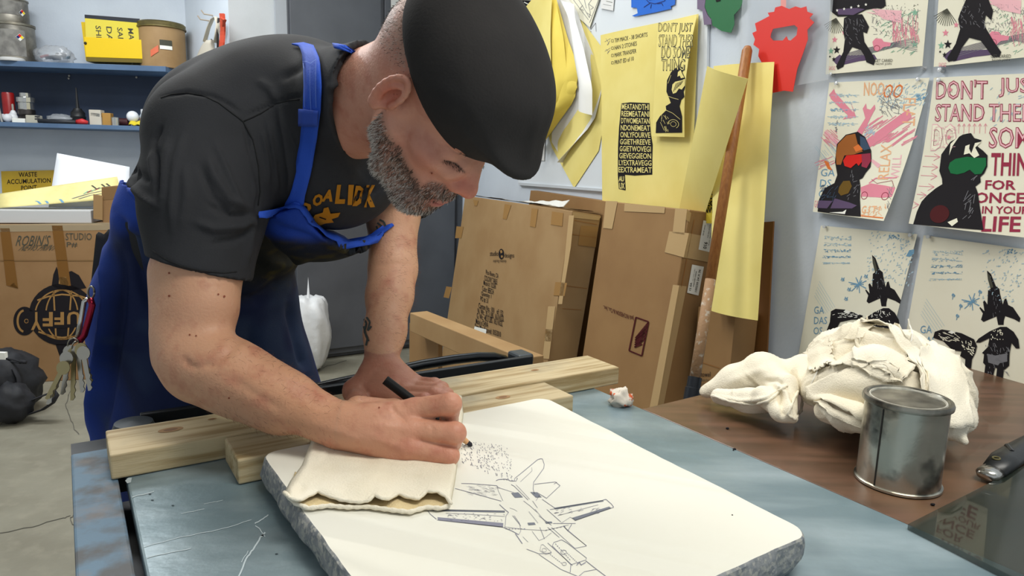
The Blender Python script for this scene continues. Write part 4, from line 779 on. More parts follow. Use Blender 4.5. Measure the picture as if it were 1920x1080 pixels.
# ================================================================ CARTONS LEANING AT THE RIGHT WALL
M_card = mat('cardboard', 'a3845a', .75, c2='99784e', ns=4, bump=.05, bs=25, stretch=(1, 1, 1)); M_card2 = mat('cardboard_dark', '977449', .7, c2='8e6b42', ns=4, bump=.04, bs=25)
def lean_frame(A0, dA, Bpx, slope_px, thick_px, zb=0):
    """carton from its near top front corner: returns origin A, length vec, down vec, thickness vec"""
    P = pt(*A0, dA); B = onz(*Bpx, P[2]) if abs(P[2]-1.25) > .001 else P
    L = DW*max(.05, (B-P)@DW)
    # choose L so it projects at Bpx column
    lo_, hi_ = .05, 3
    for _ in range(40):
        m_ = (lo_+hi_)/2
        if proj(P+DW*m_)[0] > Bpx[0]: lo_ = m_
        else: hi_ = m_
    L = DW*lo_
    best = None
    for s_ in np.linspace(-.1, .7, 161):
        D = NW*s_-UP*(P[2]-zb); k = nrm(D); Q = proj(P+D*.5); tgt = (slope_px[0]-A0[0])/(slope_px[1]-A0[1]); g = (Q[0]-A0[0])/(Q[1]-A0[1]); e = abs(g-tgt)
        if best is None or e < best[0]: best = (e, D)
    D = best[1]; tn = nrm(np.cross(DW, D)); tn = tn if tn@NW < 0 else -tn
    lo_, hi_ = .01, .8
    for _ in range(40):
        m_ = (lo_+hi_)/2
        if proj(P+tn*m_)[0] < thick_px: lo_ = m_
        else: hi_ = m_
    return P, L, D, tn*lo_
def solve_depth(A0, Bpx, sl, tx, gap=.01):
    for d in np.linspace(1.6, 4.2, 131):
        P, L, D, T = lean_frame(A0, d, Bpx, sl, tx)
        if (P+T-W0)@NW < gap: return P, L, D, T
    return P, L, D, T
P1, L1, D1, T1 = solve_depth((1073, 395), (872, 370), (1028, 672), 1127, .06)

P2, L2, D2, T2 = solve_depth((1293, 393), (1135, 376), (1233, 762), 1346, .05)

def carton(name, P, L, D, T, m, lb):
    e = empty(name, P+D+T*.5+L*.5, lb, 'box'); mb = MB(); mb.hexa([P+D, P+D+T, P+D+T+L, P+D+L, P, P+T, P+T+L, P+L]); mb.build('carton', m, e, bevel=.004); return e
b1 = carton('flat_table_box', P1, L1, D1, T1, M_card, 'large flat taped cardboard box leaning on the wall, with a small globe logo')
b2 = carton('canvas_box', P2, L2, D2, T2, M_card2, 'tall flat brown cardboard box with an upside-down maker mark leaning on the wall')
class FaceS:
    def __init__(s, P, a, b, sc, tr): s.P0 = P; s.n = nrm(np.cross(a, b)); s.n = s.n if s.n@(CAM-P) > 0 else -s.n; s.t = tr
    def P(s, x, y, h=0): return onp(s.t[0]+x/s.t[2], s.t[1]+y/s.t[2], s.P0+s.n*(.0015+h), s.n)
XX = (760, 340, 2.347)
F1 = FaceS(P1, L1, D1, 1, XX); G1 = FaceS(P1, T1, D1, 1, XX); F2 = FaceS(P2, L2, D2, 1, XX); G2 = FaceS(P2, T2, D2, 1, XX)
ik = Ink(F1, .0006)
for q in ([(298, 82), (322, 84), (315, 108), (304, 107)], [(437, 100), (466, 104), (445, 168), (428, 164)], [(556, 118), (584, 122), (572, 203), (548, 198)], [(645, 132), (695, 140), (690, 198), (640, 190)], [(225, 198), (256, 200), (246, 250), (219, 250)], [(180, 462), (205, 466), (192, 515), (168, 510)], [(660, 443), (712, 447), (700, 505), (652, 502)], [(618, 650), (648, 652), (640, 705), (610, 703)]): ik.poly('tape', q)
ik.poly('ltape', [(628, 550), (660, 550), (632, 782), (604, 780)]); ik.poly('ltape', [(720, 150), (742, 150), (728, 290), (700, 460), (690, 540), (672, 540), (700, 350)])
ik.done(b1, {k: 'packing_tape' for k in INKC}); ik = Ink(F1, .0012)
ik.text('black', 'studio', 372, 306, 408, 328); ik.text('black', 'designs', 436, 315, 478, 342); ik.poly('black', circ(422, 320, 12, 23)[:-1]); ik.text('black', 'inspiring creativity', 386, 343, 444, 360)
ik.poly('tape', [(416, 305), (424, 302), (428, 312), (420, 318)], h=.0004); ik.poly('tape', [(422, 325), (430, 328), (426, 338), (420, 333)], h=.0004)
for t, x0, y0, x1 in (('Pico Rivera, CA', 354, 388, 409), ('COLONY TABLE', 348, 412, 404), ('Model #: 13226R', 344, 434, 398), ('Color: BEECH', 338, 458, 388), ('Quantity: 1', 334, 482, 378), ('PO #: 31', 330, 504, 364), ('Carton No.: 101   of: 132', 322, 533, 430), ('N. Wt.: 35.2 LBS. 16.0 KGS.', 318, 556, 434), ('G. Wt.: 40.3 LBS. 18.3 KGS.', 314, 578, 428), ('Made In CHINA', 310, 602, 364), ('Date Manufactured: 10/5/2010', 306, 624, 420)):
    v, f, _ = textpoly(t, .01); hh = 24; m_ = ik.mb('black'); m_.add([F1.P(x0+a*(x1-x0), y0+hh-b*hh+a*(x1-x0)*.33, .0012) for a, b in v], f)
ik.done(b1, {'black': 'printed_lettering', 'tape': 'globe_lines'})
ik = Ink(F1, .0016); ik.poly('white', [(305, 638), (357, 652), (353, 682), (300, 662)]); ik.done(b1, {'white': 'paper_label'})
ik = Ink(G1, .0006); ik.poly('tape', [(772, 195), (848, 200), (838, 290), (760, 282)]); ik.poly('ltape', [(735, 135), (862, 155), (850, 172), (738, 160)]); ik.done(b1, {k: 'packing_tape' for k in INKC})
ik = Ink(G1, .0008)
for l in ([(745, 172), (845, 190)], [(722, 232), (840, 248)], [(700, 458), (800, 472)], [(690, 560), (775, 566)]): ik.line('brown', l, 2.5)
ik.done(b1, {'brown': 'crease'})
# battered top tape strip
mb = MB(); rr = random.Random(4)
mb.grid(lambda a, b: P1+L1*a+T1*(b*1.0)-D1*.002+UP*(.004+.006*rr.random()), 26, 3); mb.build('crumpled_tape', mat('crumple_tape', '8f7c58', .3, c2='6a5a3c', ns=40), b1)
ik = Ink(F2, .0006)
for q in ([(882, 86), (934, 88), (910, 210), (870, 205)], [(965, 97), (1143, 112), (1140, 140), (962, 132)], [(1188, 118), (1240, 122), (1228, 235), (1176, 228)], [(1178, 455), (1205, 458), (1110, 990), (1075, 995)], [(1162, 220), (1248, 228), (1225, 335), (1141, 312)]): ik.poly('ltape', q)
ik.done(b2, {'ltape': 'packing_tape'}); ik = Ink(G2, .0008)
for q in ([(1205, 458), (1238, 462), (1135, 992), (1108, 992)], [(1248, 228), (1350, 248), (1330, 355), (1222, 335)], [(1240, 122), (1258, 140), (1250, 180), (1236, 170)]): ik.poly('ltape', q)
ik.line('brown', [(1272, 168), (1215, 465)], 3); ik.done(b2, {'ltape': 'packing_tape', 'brown': 'torn_seam'})
ik = Ink(G2, .0016); lbq = ([(1312, 172), (1371, 180), (1341, 312), (1290, 300)], [(1262, 366), (1314, 376), (1290, 503), (1240, 490)])
for q in lbq: ik.poly('white', q)
ik.done(b2, {'white': 'paper_label'}); ik = Ink(G2, .0022)
def lq(q, t, a0, b0, a1, b1_, bold=0, k='graph'):
    v, f, _ = textpoly(t, bold); q_ = [A(*p) for p in q]; P = []
    for a, b in v:
        s_, r_ = a0+(a1-a0)*(1-b), b1_+(b0-b1_)*a; p = (1-r_)*((1-s_)*q_[0]+s_*q_[1])+r_*((1-s_)*q_[3]+s_*q_[2]); P.append(G2.P(*p, .0022))
    ik.mb(k).add(P, f)
lq(lbq[0], '016', .5, .72, .85, .94, .03) if 0 else None
for q, tt in ((lbq[0], (('016', .35, .7, .65, .93, .03), ('Jerry/s  Warehouse box  ', .7, .1, .82, .8, 0), ('hello label of studio', .5, .1, .6, .55, 0), ('100 EA canvas', .12, .15, .22, .5, 0))), (lbq[1], (('100220 24 X 36', .62, .12, .8, .9, .02), ('STRETCHED CANVAS', .4, .2, .5, .75, .02), ('12 EA', .12, .62, .28, .9, .03), ('lot 1120 order', .25, .12, .33, .55, 0)))):
    for t, a0, b0, a1, b1_, bo in tt: lq(q, t, a0, b0, a1, b1_, bo)
ik.done(b2, {'graph': 'printed_lettering'})
ik = Ink(F2, .001); v, f, _ = textpoly('Jack RICHESON & Co., Inc.', .012); m_ = ik.mb('dkred'); m_.add([F2.P(1003-a*133+b*4, 615-a*50-(1-b)*-0-(1-b)*26+0, .001) for a, b in v], f)
fr = [(1014, 598), (1070, 618), (1040, 768), (984, 745), (1014, 598)]; ik.line('dkred', fr, 6)
for k in range(5): ik.line('dkred', [(1068-3*k, 622+17*k), (1012-1*k, 690+10*k), (1058-4*k, 648+17*k)], 6)
ik.done(b2, {'dkred': 'printed_logo'})
# third carton behind the first
T3 = P1+T1; 
wslab('rear_carton', [(995, 357), (1136, 378), (1100, 700), (960, 640)], .045, .04, M_card2, None, label='cardboard box edge standing behind the two leaning boxes', cat='box')
mb = MB(); c = T3+L1*.35+UP*.03; mb.grid(lambda a, b: P1+T1*.6+L1*(.5-.35*a)+UP*(.012+.03*a*b+.003*math.sin(a*20))-NW*(.03*b-.02), 14, 3, .003); mb.build('torn_flap', mat('torn_white', 'd6d6d2', .8), b1)
# long narrow carton in front
pa, pb_ = pt(785, 602, 3.1), pt(1000, 692, 2.35)
pb_[2] = pa[2]-.03 if 0 else pb_[2]
dl = pb_-pa; sdv = nrm(np.cross(dl, UP)); sdv = sdv if sdv@(CAM-pa) > 0 else -sdv; uv = nrm(np.cross(sdv, dl)); uv = uv if uv[2] > 0 else -uv
g = empty('long_narrow_box', (pa+pb_)/2*A(1, 1, 0), 'long narrow cardboard box slanting down in front of the large taped box', 'box')
mb = MB(); mb.box(pa, dl, sdv*.085, uv*.085, (0, 1), (-.5, .5), (-.5, .5)); mb.build('carton', M_card, g, bevel=.003)
e0 = pa-nrm(dl)*.001; mb = MB(); mb.tube([e0+sdv*.02*math.cos(a)+uv*.02*math.sin(a) for a in np.linspace(0, 6.28, 14)], .0015, 6); mb.build('tab_hole', mat('seam', '7e5f38'), g)
mb = MB(); mb.box(pt(822, 640, 3.0)*A(1, 1, 0)-UP*0, EB*.02, EA*.3, UP*(pt(822, 640, 3.0)[2]+.02)); mb.hexa([A(*x) for x in ()]) if 0 else None; mb.build('corner_support', M_card2, g)
# wooden pole
pp0, pp1 = ow(1402, 88, .065), None
zt_ = pp0[2]; pb0 = onp(1301, 720, W0+NW*.34, NW)
dirp = nrm(pb0-pp0); k = -pp0[2]/dirp[2]; foot = pp0+dirp*k
g = empty('wooden_pole', foot, 'long wooden pole with a dark ferrule leaning beside the tall yellow sheet', 'pole')
mid = pp0+dirp*(k*.42)
mb = MB(); mb.tube([pp0+dirp*.0, pp0+dirp*.012, mid], [.010, .0155, .0155], 14); mb.build('shaft', mat('pole_wood', 'a8703a', .45, c2='965f30', ns=6, stretch=(30, 30, 1.2)), g, smooth=True)
mb = MB(); mb.tube([mid, pb0], [.0155, .0155], 14); mb.build('worn_shaft', mat('pole_worn', '9c7a58', .7, c2='b8ae9e', ns=70, lo=.55, hi=.68, bump=.4, bs=120), g, smooth=True)
mb = MB(); mb.tube([pb0-dirp*.02, pb0+dirp*.01, pb0+dirp*.012, foot], [.02, .02, .023, .023], 14); mb.build('ferrule', mat('ferrule', '22262c', .4, .3), g, auto=40)
g = None
wslab('hardboard_panel', [(1385, 420), (1450, 415), (1430, 820), (1355, 800)], .022, .005, mat('hardboard', '7a5024', .55, c2='6c461e', ns=3), None, label='dark brown hardboard panel standing against the wall behind the yellow sheet', cat='board')
g = empty('towel_box', ow(1340, 760, .1)*A(1, 1, 0), 'open cardboard box standing low beside the pole with printed towel lettering', 'box')
q = [(1310, 575), (1379, 590), (1352, 850), (1290, 820)]
wslab('carton', q, .12, .09, M_card2, g); TX = type('B', (), {'P': staticmethod(lambda x, y, h=0: onp(760+x/2.347, 340+y/2.347, W0+NW*(.1215+h), NW))}); ik = Ink(TX, .0005)
ik.line('brown', [(1300, 795), (1382, 822)], 3); ik.text('black', 'towel', 1300, 838, 1342, 860); 
for k, t in enumerate(('Made for', 'large H.', 'towels')): ik.text('graph', t, 1298, 868+18*k, 1335, 880+18*k)
ik.done(g, {'black': 'printed_lettering', 'graph': 'printed_lettering', 'brown': 'flap_seam'})
# ================================================================ PRESS, TABLE AND THINGS ON THEM
M_bed = mat('bed_zinc', '74888f', .36, .2, c2='a0b0b6', ns=3, nd=7, lo=.42, hi=.72, c3='5a6c72', ns3=4.5, lo3=.5, hi3=.78, bump=.12, bs=30, stretch=(1, 4, 1), bstretch=(1, 1, 1))
M_rim = mat('rim_painted', '5a7488', .65, .0, c2='4e5052', ns=22, nd=8, lo=.45, hi=.65, c3='80746c', ns3=14, lo3=.52, hi3=.72, bump=.3, bs=40)
M_iron = mat('black_iron', '1e2226', .45, .3, bump=.15, bs=40)
pr_ = empty('litho_press', PW(.45, .6, 0), 'lithography press with a worn blue-grey metal bed under the stone', 'press')
mb = MB(); mb.box(PW(.045, -.35, ZB-.02), EB*.806, EA*1.40, UP*.02); mb.build('press_bed', M_bed, pr_, bevel=.003)
mb = MB(); mb.box(PW(-.016, -.35, ZB-.05), EB*.052, EA*1.475, UP*.05); mb.build('side_rail', M_rim, pr_, bevel=.003)
mb = MB(); mb.box(PW(.0, -.3, ZB-.14), EB*.83, EA*1.35, UP*.085); mb.build('under_frame', M_iron, pr_)
mb = MB(); mb.box(PW(.85-.001, -.35, ZB-.06), EB*.012, EA*1.33, UP*.03); mb.build('right_skirt', M_iron, pr_)
for u, v in ((.06, -.2), (.78, -.2), (.06, .95), (.78, .95)): mb = MB(); mb.box(PW(u-.03, v-.03, .0), EB*.06, EA*.06, UP*(ZB-.14)); mb.build('leg', M_iron, pr_)
# end bar, tube and knob
def onv(x, y, v): return onp(x, y, EA*v, EA)
vb = 1.20
q0, q1 = onv(430, 752, vb), onv(1000, 668, vb); zb_ = (q0[2]+q1[2])/2
mb = MB(); a_ = A(*(EB*((q0@EB)))[:2], 0)+EA*vb; mb.box(EB*(.08)+EA*vb+UP*(zb_-.045), EB*((q1@EB)-.08), EA*.012, UP*.045); mb.box(EB*(.08)+EA*vb+UP*(zb_-.045), EB*((q1@EB)-.08), EA*.04, UP*.008); mb.build('end_bar', M_iron, pr_, bevel=.002)
mb = MB(); mb.box(EB*(q1@EB-.03)+EA*(vb+.01)+UP*(zb_-.02), EB*.04, EA*.05, UP*.022); mb.build('bar_bolt', mat('iron_grey', '40464a', .4, .4), pr_, bevel=.006)
tp = [onv(x, y, vb+.07) for x, y in ((300, 800), (420, 775), (560, 735), (640, 717), (720, 700), (790, 684), (850, 674), (895, 669), (925, 669), (945, 674), (962, 690))]
mb = MB(); mb.tube(tp, .0105, 12); mb.build('handle_tube', mat('tube_black', '15181c', .25, .4), pr_, smooth=True)
kc = onp(255, 815, EA*1.135, EA); mb = MB(); mb.lathe(PW(kc@EB, 1.17, ZB-.075), [(.028, 0), (.03, .04), (.03, .085), (.027, .093), (0, .095)], 24); mb.build('round_post', mat('post_grey', '42494e', .4, .3, c2='2e3438', ns=10), pr_, auto=40)
mb = MB(); mb.box(PW(-.016, 1.118, ZB-.07), EB*.87, EA*.09, UP*.055); mb.build('end_frame', M_iron, pr_)
BDS = type('B', (), {'P': staticmethod(lambda x, y, h=0: onz(100+x/3.177, 740+y/3.177, ZB+h))}); ik = Ink(BDS, .0005); INKC['scratch'] = 'b4c0c4'; INKC['groove'] = '3c484e'
for l, w_ in (([(1105, 1085), (1150, 980), (1190, 920), (1235, 850), (1262, 820)], 9), ([(1200, 770), (1240, 745), (1280, 715)], 6), ([(760, 710), (900, 680)], 3), ([(900, 650), (960, 638), (1010, 628)], 2.5), ([(540, 905), (760, 850), (1000, 800), (1180, 745)], 3), ([(560, 970), (700, 940), (820, 915)], 4), ([(470, 610), (600, 575)], 5), ([(1205, 780), (1230, 800), (1262, 845)], 5), ([(1120, 1000), (1160, 930)], 4)): ik.line('scratch', [(l[i][0]+(l[i+1][0]-l[i][0])*t+random.uniform(-3, 3), l[i][1]+(l[i+1][1]-l[i][1])*t+random.uniform(-3, 3)) for i in range(len(l)-1) for t in (0, .25, .5, .75)]+[l[-1]], w_)
for x, y in ((590, 628), (712, 660), (575, 592), (1330, 948), (1245, 838)): ik.poly('groove', circ(x, y, 9, 4, n=8)[:-1])
ik.poly('scratch', [(428, 512), (445, 496), (468, 494), (462, 522), (440, 528)])
for x, y in ((1640, 575), (1700, 600), (1890, 640), (2100, 700)): ik.line('scratch', [(x*1.0, y), (x+14, y+7)], 5)
BDR = [((1640, 975), (1680, 1003)), ((1590, 955), (1596, 958)), ((1715, 1000), (1722, 1003))]
ik.done(pr_, {'scratch': 'worn_scratches', 'groove': 'dark_pit'})
# timber
M_wood = mat('pine', 'c2b08a', .6, c2='9c8458', ns=3.5, nd=8, lo=.45, hi=.66, stretch=(26, 1.5, 26), c3='8c8672', ns3=6, lo3=.55, hi3=.75, bump=.15, bs=50, bstretch=(10, 1, 10))
def timber(name, u0, u1, v0, v1, z0, z1, lb, knots=(), rot=True):
    c = PW((u0+u1)/2, (v0+v1)/2, z0); ang = math.atan2(EA[1], EA[0])+math.pi
    me_ = MB(); me_.cbox((0, 0, (z1-z0)/2), v1-v0, u1-u0, z1-z0)
    o = me_.build(name, M_wood, None, lb, 'timber', bevel=.0025, org=(0, 0, 0)); o.location = c; o.rotation_euler = (0, 0, math.atan2(EA[1], EA[0])); ORG[o.name] = c
    for (x, y, r_) in knots:
        k = onz(x, y, z1); kk = MB(); d = k-c; X = A(EA[0], EA[1]); lx, ly = d[0]*EA[0]+d[1]*EA[1], d[0]*-EA[1]+d[1]*EA[0]
        ps = lambda r, a: (lx+r*.55*math.cos(a), ly+r*math.sin(a), z1-z0+.0005)
        n = 20; kk.add([(lx, ly, z1-z0+.0006)]+[ps(r_*f_, 2*math.pi*i/n) for f_ in (.45, 1) for i in range(n)], [(0, 1+i, 1+(i+1) % n) for i in range(n)]); kk.mi = [0]*n; 
        kk.cur = 1; kk.add([ps(r_*f_, 2*math.pi*i/n) for f_ in (.45, .8) for i in range(n)], [(i, n+i, n+(i+1) % n, (i+1) % n) for i in range(n)])
        ORG['_z'] = A(0, 0, 0); me = bpy.data.meshes.new('knot'); me.from_pydata(kk.v, [], kk.f); me.materials.append(mat('knot_dark', '7e5a38', .7)); me.materials.append(mat('knot_ring', 'a07a4e', .7)); me.polygons.foreach_set('material_index', kk.mi)
        ko = bpy.data.objects.new('knot', me); COL.objects.link(ko); ko.parent = o
    return o
timber('pine_beam', .028, .908, 1.0, 1.10, ZB+.001, .866, 'long pale pine beam lying across the end of the press bed', ((320, 806, .021), (398, 786, .008), (1003, 694, .011)))
p_ = onz(441, 855, .866); r_e = onz(1050, 742, .862)
timber('pine_block', p_@EB, .72, .905, .992, ZB+.001, .8655, 'shorter pine board wedged between the stone and the long beam', ((943, 745, .018),))
# ---- litho stone
SU0, SU1, SV0, SV1 = .197, .655, .39, .893
M_st = mat('stone_top', 'e9e7db', .6, c2='e4e1d2', ns=1.5); M_ss = mat('stone_side', '8e9090', .75, c2='70757a', ns=60, lo=.42, hi=.6, c3='a4a39c', ns3=150, bump=.9, bs=60, bump2=.6, bs2=16)
def stone():
    rr = random.Random(5); pts = []; R_ = .022
    # rounded outline
    for (cu, cv, a0) in ((SU1-R_, SV1-R_*.6, 0), (SU0+R_*.8, SV1-R_, 90), (SU0+R_, SV0+R_, 180), (SU1-R_*1.3, SV0+R_*1.2, 270)):
        for k in range(7): a = math.radians(a0+15*k); pts.append((cu+R_*math.cos(a), cv+R_*math.sin(a)))
    out = []
    for i in range(len(pts)):
        a, b = A(*pts[i]), A(*pts[(i+1) % len(pts)]); L_ = np.linalg.norm(b-a); n = max(1, int(L_/.006))
        for k in range(n): out.append(a+(b-a)*k/n)
    c = A((SU0+SU1)/2, (SV0+SV1)/2); n = len(out); rings = []
    for lev, (z, inset, am) in enumerate(((ZS, .0035, .0012), (ZS-.002, .001, .0014), (ZS-.012, -.001, .003), (ZS-.025, -.002, .005), (ZS-.036, .004, .005), (ZB+.001, .012, .004))):
        rg_ = []
        for i, p in enumerate(out):
            d = c-p; d = d/np.linalg.norm(d); nz = mnoise.noise(Vector((p[0]*45, p[1]*45, z*60)))*am+mnoise.noise(Vector((p[0]*14, p[1]*14, z*20+4)))*am*1.2
            q = p+d*(inset+nz); rg_.append(PW(q[0], q[1], z))
        rings.append(rg_)
    m = MB(); vs = [p for r in rings for p in r]; m.cur = 1; m.add(vs, [(l*n+i, (l+1)*n+i, (l+1)*n+(i+1) % n, l*n+(i+1) % n) for l in range(5) for i in range(n)])
    m.f.append(tuple(range(n))); m.mi.append(0)
    return m.build('litho_stone', [M_st, M_ss], None, 'large pale lithography stone with rough grey sides and a pencil drawing of a jet', 'stone', auto=40)
st = stone()
class SS:
    @staticmethod
    def P(x, y, h=0): return onz(760+x/3.4286, 780+y/3.4286, ZS+h)
ik = Ink(SS, .0004)
def dl_(pts, w=3, k='litho'): ik.line(k, pts, w)
rr = random.Random(11)
for i in range(250):
    a = rr.uniform(0, 1); b = rr.uniform(0, 1); x = 355+330*a; top = 165+35*abs(a-.3); bot = 290+120*min(1, a*1.15); y = top+(bot-top)*b
    if a > .93 and b < .2: continue
    l = rr.uniform(4, 9); ik.line('litho', [(x, y), (x+l*.5, y+l)], 3)
J = [([(360, 433), (420, 434), (500, 440), (588, 447)], 3), ([(320, 465), (440, 497), (618, 547)], 3), ([(588, 447), (598, 480), (628, 545)], 2), ([(583, 415), (600, 408), (640, 405), (665, 410), (672, 416), (700, 418)], 4), ([(588, 447), (600, 460), (700, 492)], 2),
 ([(700, 416), (704, 400), (760, 355), (850, 280), (870, 274), (882, 276), (893, 310), (890, 335), (825, 425), (822, 470), (830, 500)], 3.5), ([(715, 402), (722, 400), (712, 418), (700, 417)], 3), ([(740, 422), (815, 352), (812, 330)], 2), ([(830, 438), (965, 423), (995, 447), (908, 528), (845, 490)], 3), ([(955, 437), (975, 425)], 3),
 ([(145, 608), (160, 630), (200, 662)], 3.5), ([(165, 602), (640, 610)], 4), ([(205, 668), (630, 714)], 3), ([(260, 625), (410, 630), (640, 645)], 2), ([(640, 715), (648, 640), (662, 622)], 3), ([(605, 568), (640, 600), (665, 620)], 4), ([(632, 716), (690, 740), (728, 762)], 4), ([(700, 640), (735, 690), (742, 740), (728, 764)], 2.4), ([(708, 756), (752, 820)], 5),
 ([(930, 601), (1270, 542)], 3), ([(1270, 540), (1290, 535), (1325, 565), (1340, 585)], 3.5), ([(1340, 586), (1090, 672)], 3), ([(980, 640), (1240, 570)], 2), ([(1000, 690), (1060, 650), (1090, 665)], 2), ([(910, 600), (1000, 680)], 3), ([(880, 535), (960, 590)], 3), ([(865, 505), (840, 545)], 2.5), ([(680, 440), (700, 450), (740, 490), (790, 540)], 3), ([(712, 442), (740, 470), (800, 535)], 2), ([(760, 545), (800, 575), (850, 620)], 2.4), ([(818, 545), (850, 590)], 2.4), ([(670, 590), (700, 600), (720, 612)], 1.6), ([(690, 640), (742, 705)], 3),
 ([(640, 712), (760, 728), (900, 735), (1050, 700)], 2), ([(950, 690), (1095, 690)], 3), ([(1070, 695), (1045, 738), (1018, 705)], 4), ([(1020, 712), (1165, 835), (1090, 850), (940, 715)], 2.5), ([(1045, 738), (1165, 833)], 2.5), ([(865, 715), (895, 790)], 3), ([(815, 740), (860, 800)], 2), ([(755, 775), (790, 810)], 2), ([(915, 715), (990, 780)], 3), ([(940, 750), (895, 785), (860, 800)], 2),
 ([(780, 855), (860, 885), (940, 880)], 3), ([(870, 830), (885, 825), (940, 875), (905, 890), (865, 865), (872, 835)], 2), (circ(893, 862, 14, 12), 2), (circ(1018, 875, 18, 14), 3), ([(945, 835), (955, 812), (1005, 795), (1040, 815), (1165, 912), (1160, 925)], 3), ([(945, 835), (1065, 955), (1160, 925)], 3), ([(915, 815), (1075, 960)], 3), ([(1065, 955), (1060, 1005)], 4), ([(860, 890), (1000, 985), (1120, 1035), (1400, 1130)], 3), ([(1160, 930), (1230, 985), (1330, 1060)], 4), ([(1115, 1030), (1150, 1000), (1230, 985)], 3), (circ(1022, 950, 14, 10), 2.5), ([(1100, 960), (1120, 940), (1130, 958), (1160, 940)], 5)]
for p, w_ in J: dl_(p, w_)
for k in range(12): t = k/12; dl_([(860+30*t+30*k*.0+t*50, 640+t*60+k*0), (866+30*t+t*50, 648+t*60)], 2.4)
for a, b, n in (((795, 615), (855, 690), 12), ((835, 600), (905, 685), 12), ((965, 820), (1065, 930), 9), ((920, 880), (1010, 950), 8), ((1040, 880), (1115, 950), 8), ((645, 725), (780, 725), 7), ((900, 735), (1040, 705), 6)):
    for k in range(n): t0, t1 = k/n, (k+.55)/n; dl_([(a[0]+(b[0]-a[0])*t, a[1]+(b[1]-a[1])*t) for t in (t0, t1)], 4)
ik.poly('dlitho', [(160, 598), (640, 610), (640, 620), (180, 610)]); ik.poly('litho', [(207, 650), (630, 688), (628, 716), (210, 668)]); ik.poly('dlitho', [(955, 590), (1270, 540), (1275, 548), (965, 600)]); ik.poly('dlitho', [(1070, 655), (1310, 582), (1325, 592), (1092, 672)])
ik.poly('dlitho', [(680, 495), (725, 490), (757, 522), (705, 525)]); ik.poly('dlitho', [(803, 488), (845, 490), (877, 522), (840, 524)]); ik.poly('dlitho', [(785, 686), (830, 684), (838, 698), (792, 702)]); ik.poly('dlitho', [(900, 680), (940, 678), (946, 688), (905, 692)])
ik.scrib('litho', 270, 625, 640, 675, 50, 2, 14, .1, .2, 71); ik.scrib('litho', 960, 590, 1250, 640, 30, 2, 24, -.3, .2, 72); ik.scrib('litho', 400, 445, 600, 510, 60, .9, 50, .25, .1, 73)
INKC['litho'] = '8a8a98'
o_ = ik.done(st, {'litho': 'pencil_drawing', 'dlitho': 'pencil_shading'})
mb = MB(); mb.lathe(onz(1373, 966, ZS), [(.0009, 0), (.0007, .0008), (0, .001)], 8); mb.build('speck', inkmat('graph'), st)
# ---- brown table
tA = onz(1197, 767, ZB); tB = onz(1318, 738, ZB); db = nrm(tB-tA)
cf = isect(tA, db, W0, DW)
t0 = PW(.8515, tA@EA, 0); far = cf-db*.004; near_w = W0-DW*1.1; nl = PW(.8515, -.35, 0)
M_tab = mat('walnut_laminate', '6a4d3b', .36, c2='56402f', ns=4, nd=8, lo=.38, hi=.62, stretch=(1.2, 9, 1), c3='76583f', ns3=2, coat=.15)
tt = empty('work_table', A(1.0, .8, 0), 'brown wood-grain laminate work table beside the press', 'table')
def prism(pts, z0, z1):
    m = MB(); n = len(pts); m.add([A(p[0], p[1], z0) for p in pts]+[A(p[0], p[1], z1) for p in pts], [tuple(range(n))[::-1], tuple(range(n, 2*n))]+[(i, (i+1) % n, (i+1) % n+n, i+n) for i in range(n)]); return m
off = NW*.004
po = [nl, near_w+off, far+off, t0]; mb = prism(po, ZB-.035, ZB-.0008); mb.build('table_top', M_tab, tt, bevel=.002)
inn = [p*.9+sum(po)/4*.1 for p in po]
for p in inn: mb = MB(); mb.cbox(A(p[0], p[1], (ZB-.035)/2), .04, .04, ZB-.035); mb.build('leg', mat('leg_grey', '4a4a4a', .4, .5), tt)
for i, (x, y, s_) in enumerate(((1364, 804, .0022), (1377, 843, .002), (1749, 947, .0022), (1720, 925, .0016), (1375, 845, .001))): mb = MB(); mb.blob(onz(x, y, ZB)+UP*s_*.4, (s_*1.3, s_, s_*.7), 6, crumple(i, .3)); mb.build('crayon_crumb', inkmat('black'), None, ('black crayon crumb furthest from the camera on the brown table', 'larger black crumb at the edge of the brown table by the press', 'black crumb at the corner of the glass slab', 'tiny black crumb at the foot of the paint can', 'tiny black crumb touching the larger one at the table edge')[i], 'crumb', 'crayon crumbs on the brown table', smooth=True)
# ---- paint can
M_tin = mat('tin', 'c4c0b2', .26, .85, c2='3e403a', ns=16, nd=4, lo=.50, hi=.64, c3='84827a', ns3=34, lo3=.55, hi3=.7, bump=.1, bs=18)
cc = onz(1682, 902, ZB); rc = .054; hc = .124
cn = empty('paint_can', cc, 'shiny dented metal paint can with a lid standing on the brown table', 'can')
mb = MB(); mb.lathe(cc, [(rc, .001), (rc+.001, .003), (rc-.0012, .005), (rc-.0015, .03), (rc-.0015, hc-.008), (rc, hc-.006)], 64); mb.build('can_body', M_tin, cn, auto=35)
mb = MB(); mb.lathe(cc, [(rc+.0005, 0), (rc+.0016, .001), (rc+.0016, .004), (rc, .005)], 64); mb.build('bottom_rim', M_tin, cn, auto=35)
M_lid = mat('tin_lid', 'd0cdc0', .35, .35, c2='9c998c', ns=40, lo=.55, hi=.7, bump=.05, bs=10)
mb = MB(); mb.lathe(cc, [(rc-.001, hc-.009), (rc+.0022, hc-.008), (rc+.0026, hc-.004), (rc+.001, hc), (rc-.003, hc), (rc-.005, hc-.003), (rc-.006, hc-.003)], 64); mb.build('top_rim', mat('rim_dark', '98968a', .3, .8, c2='4c4a44', ns=24), cn, auto=40)
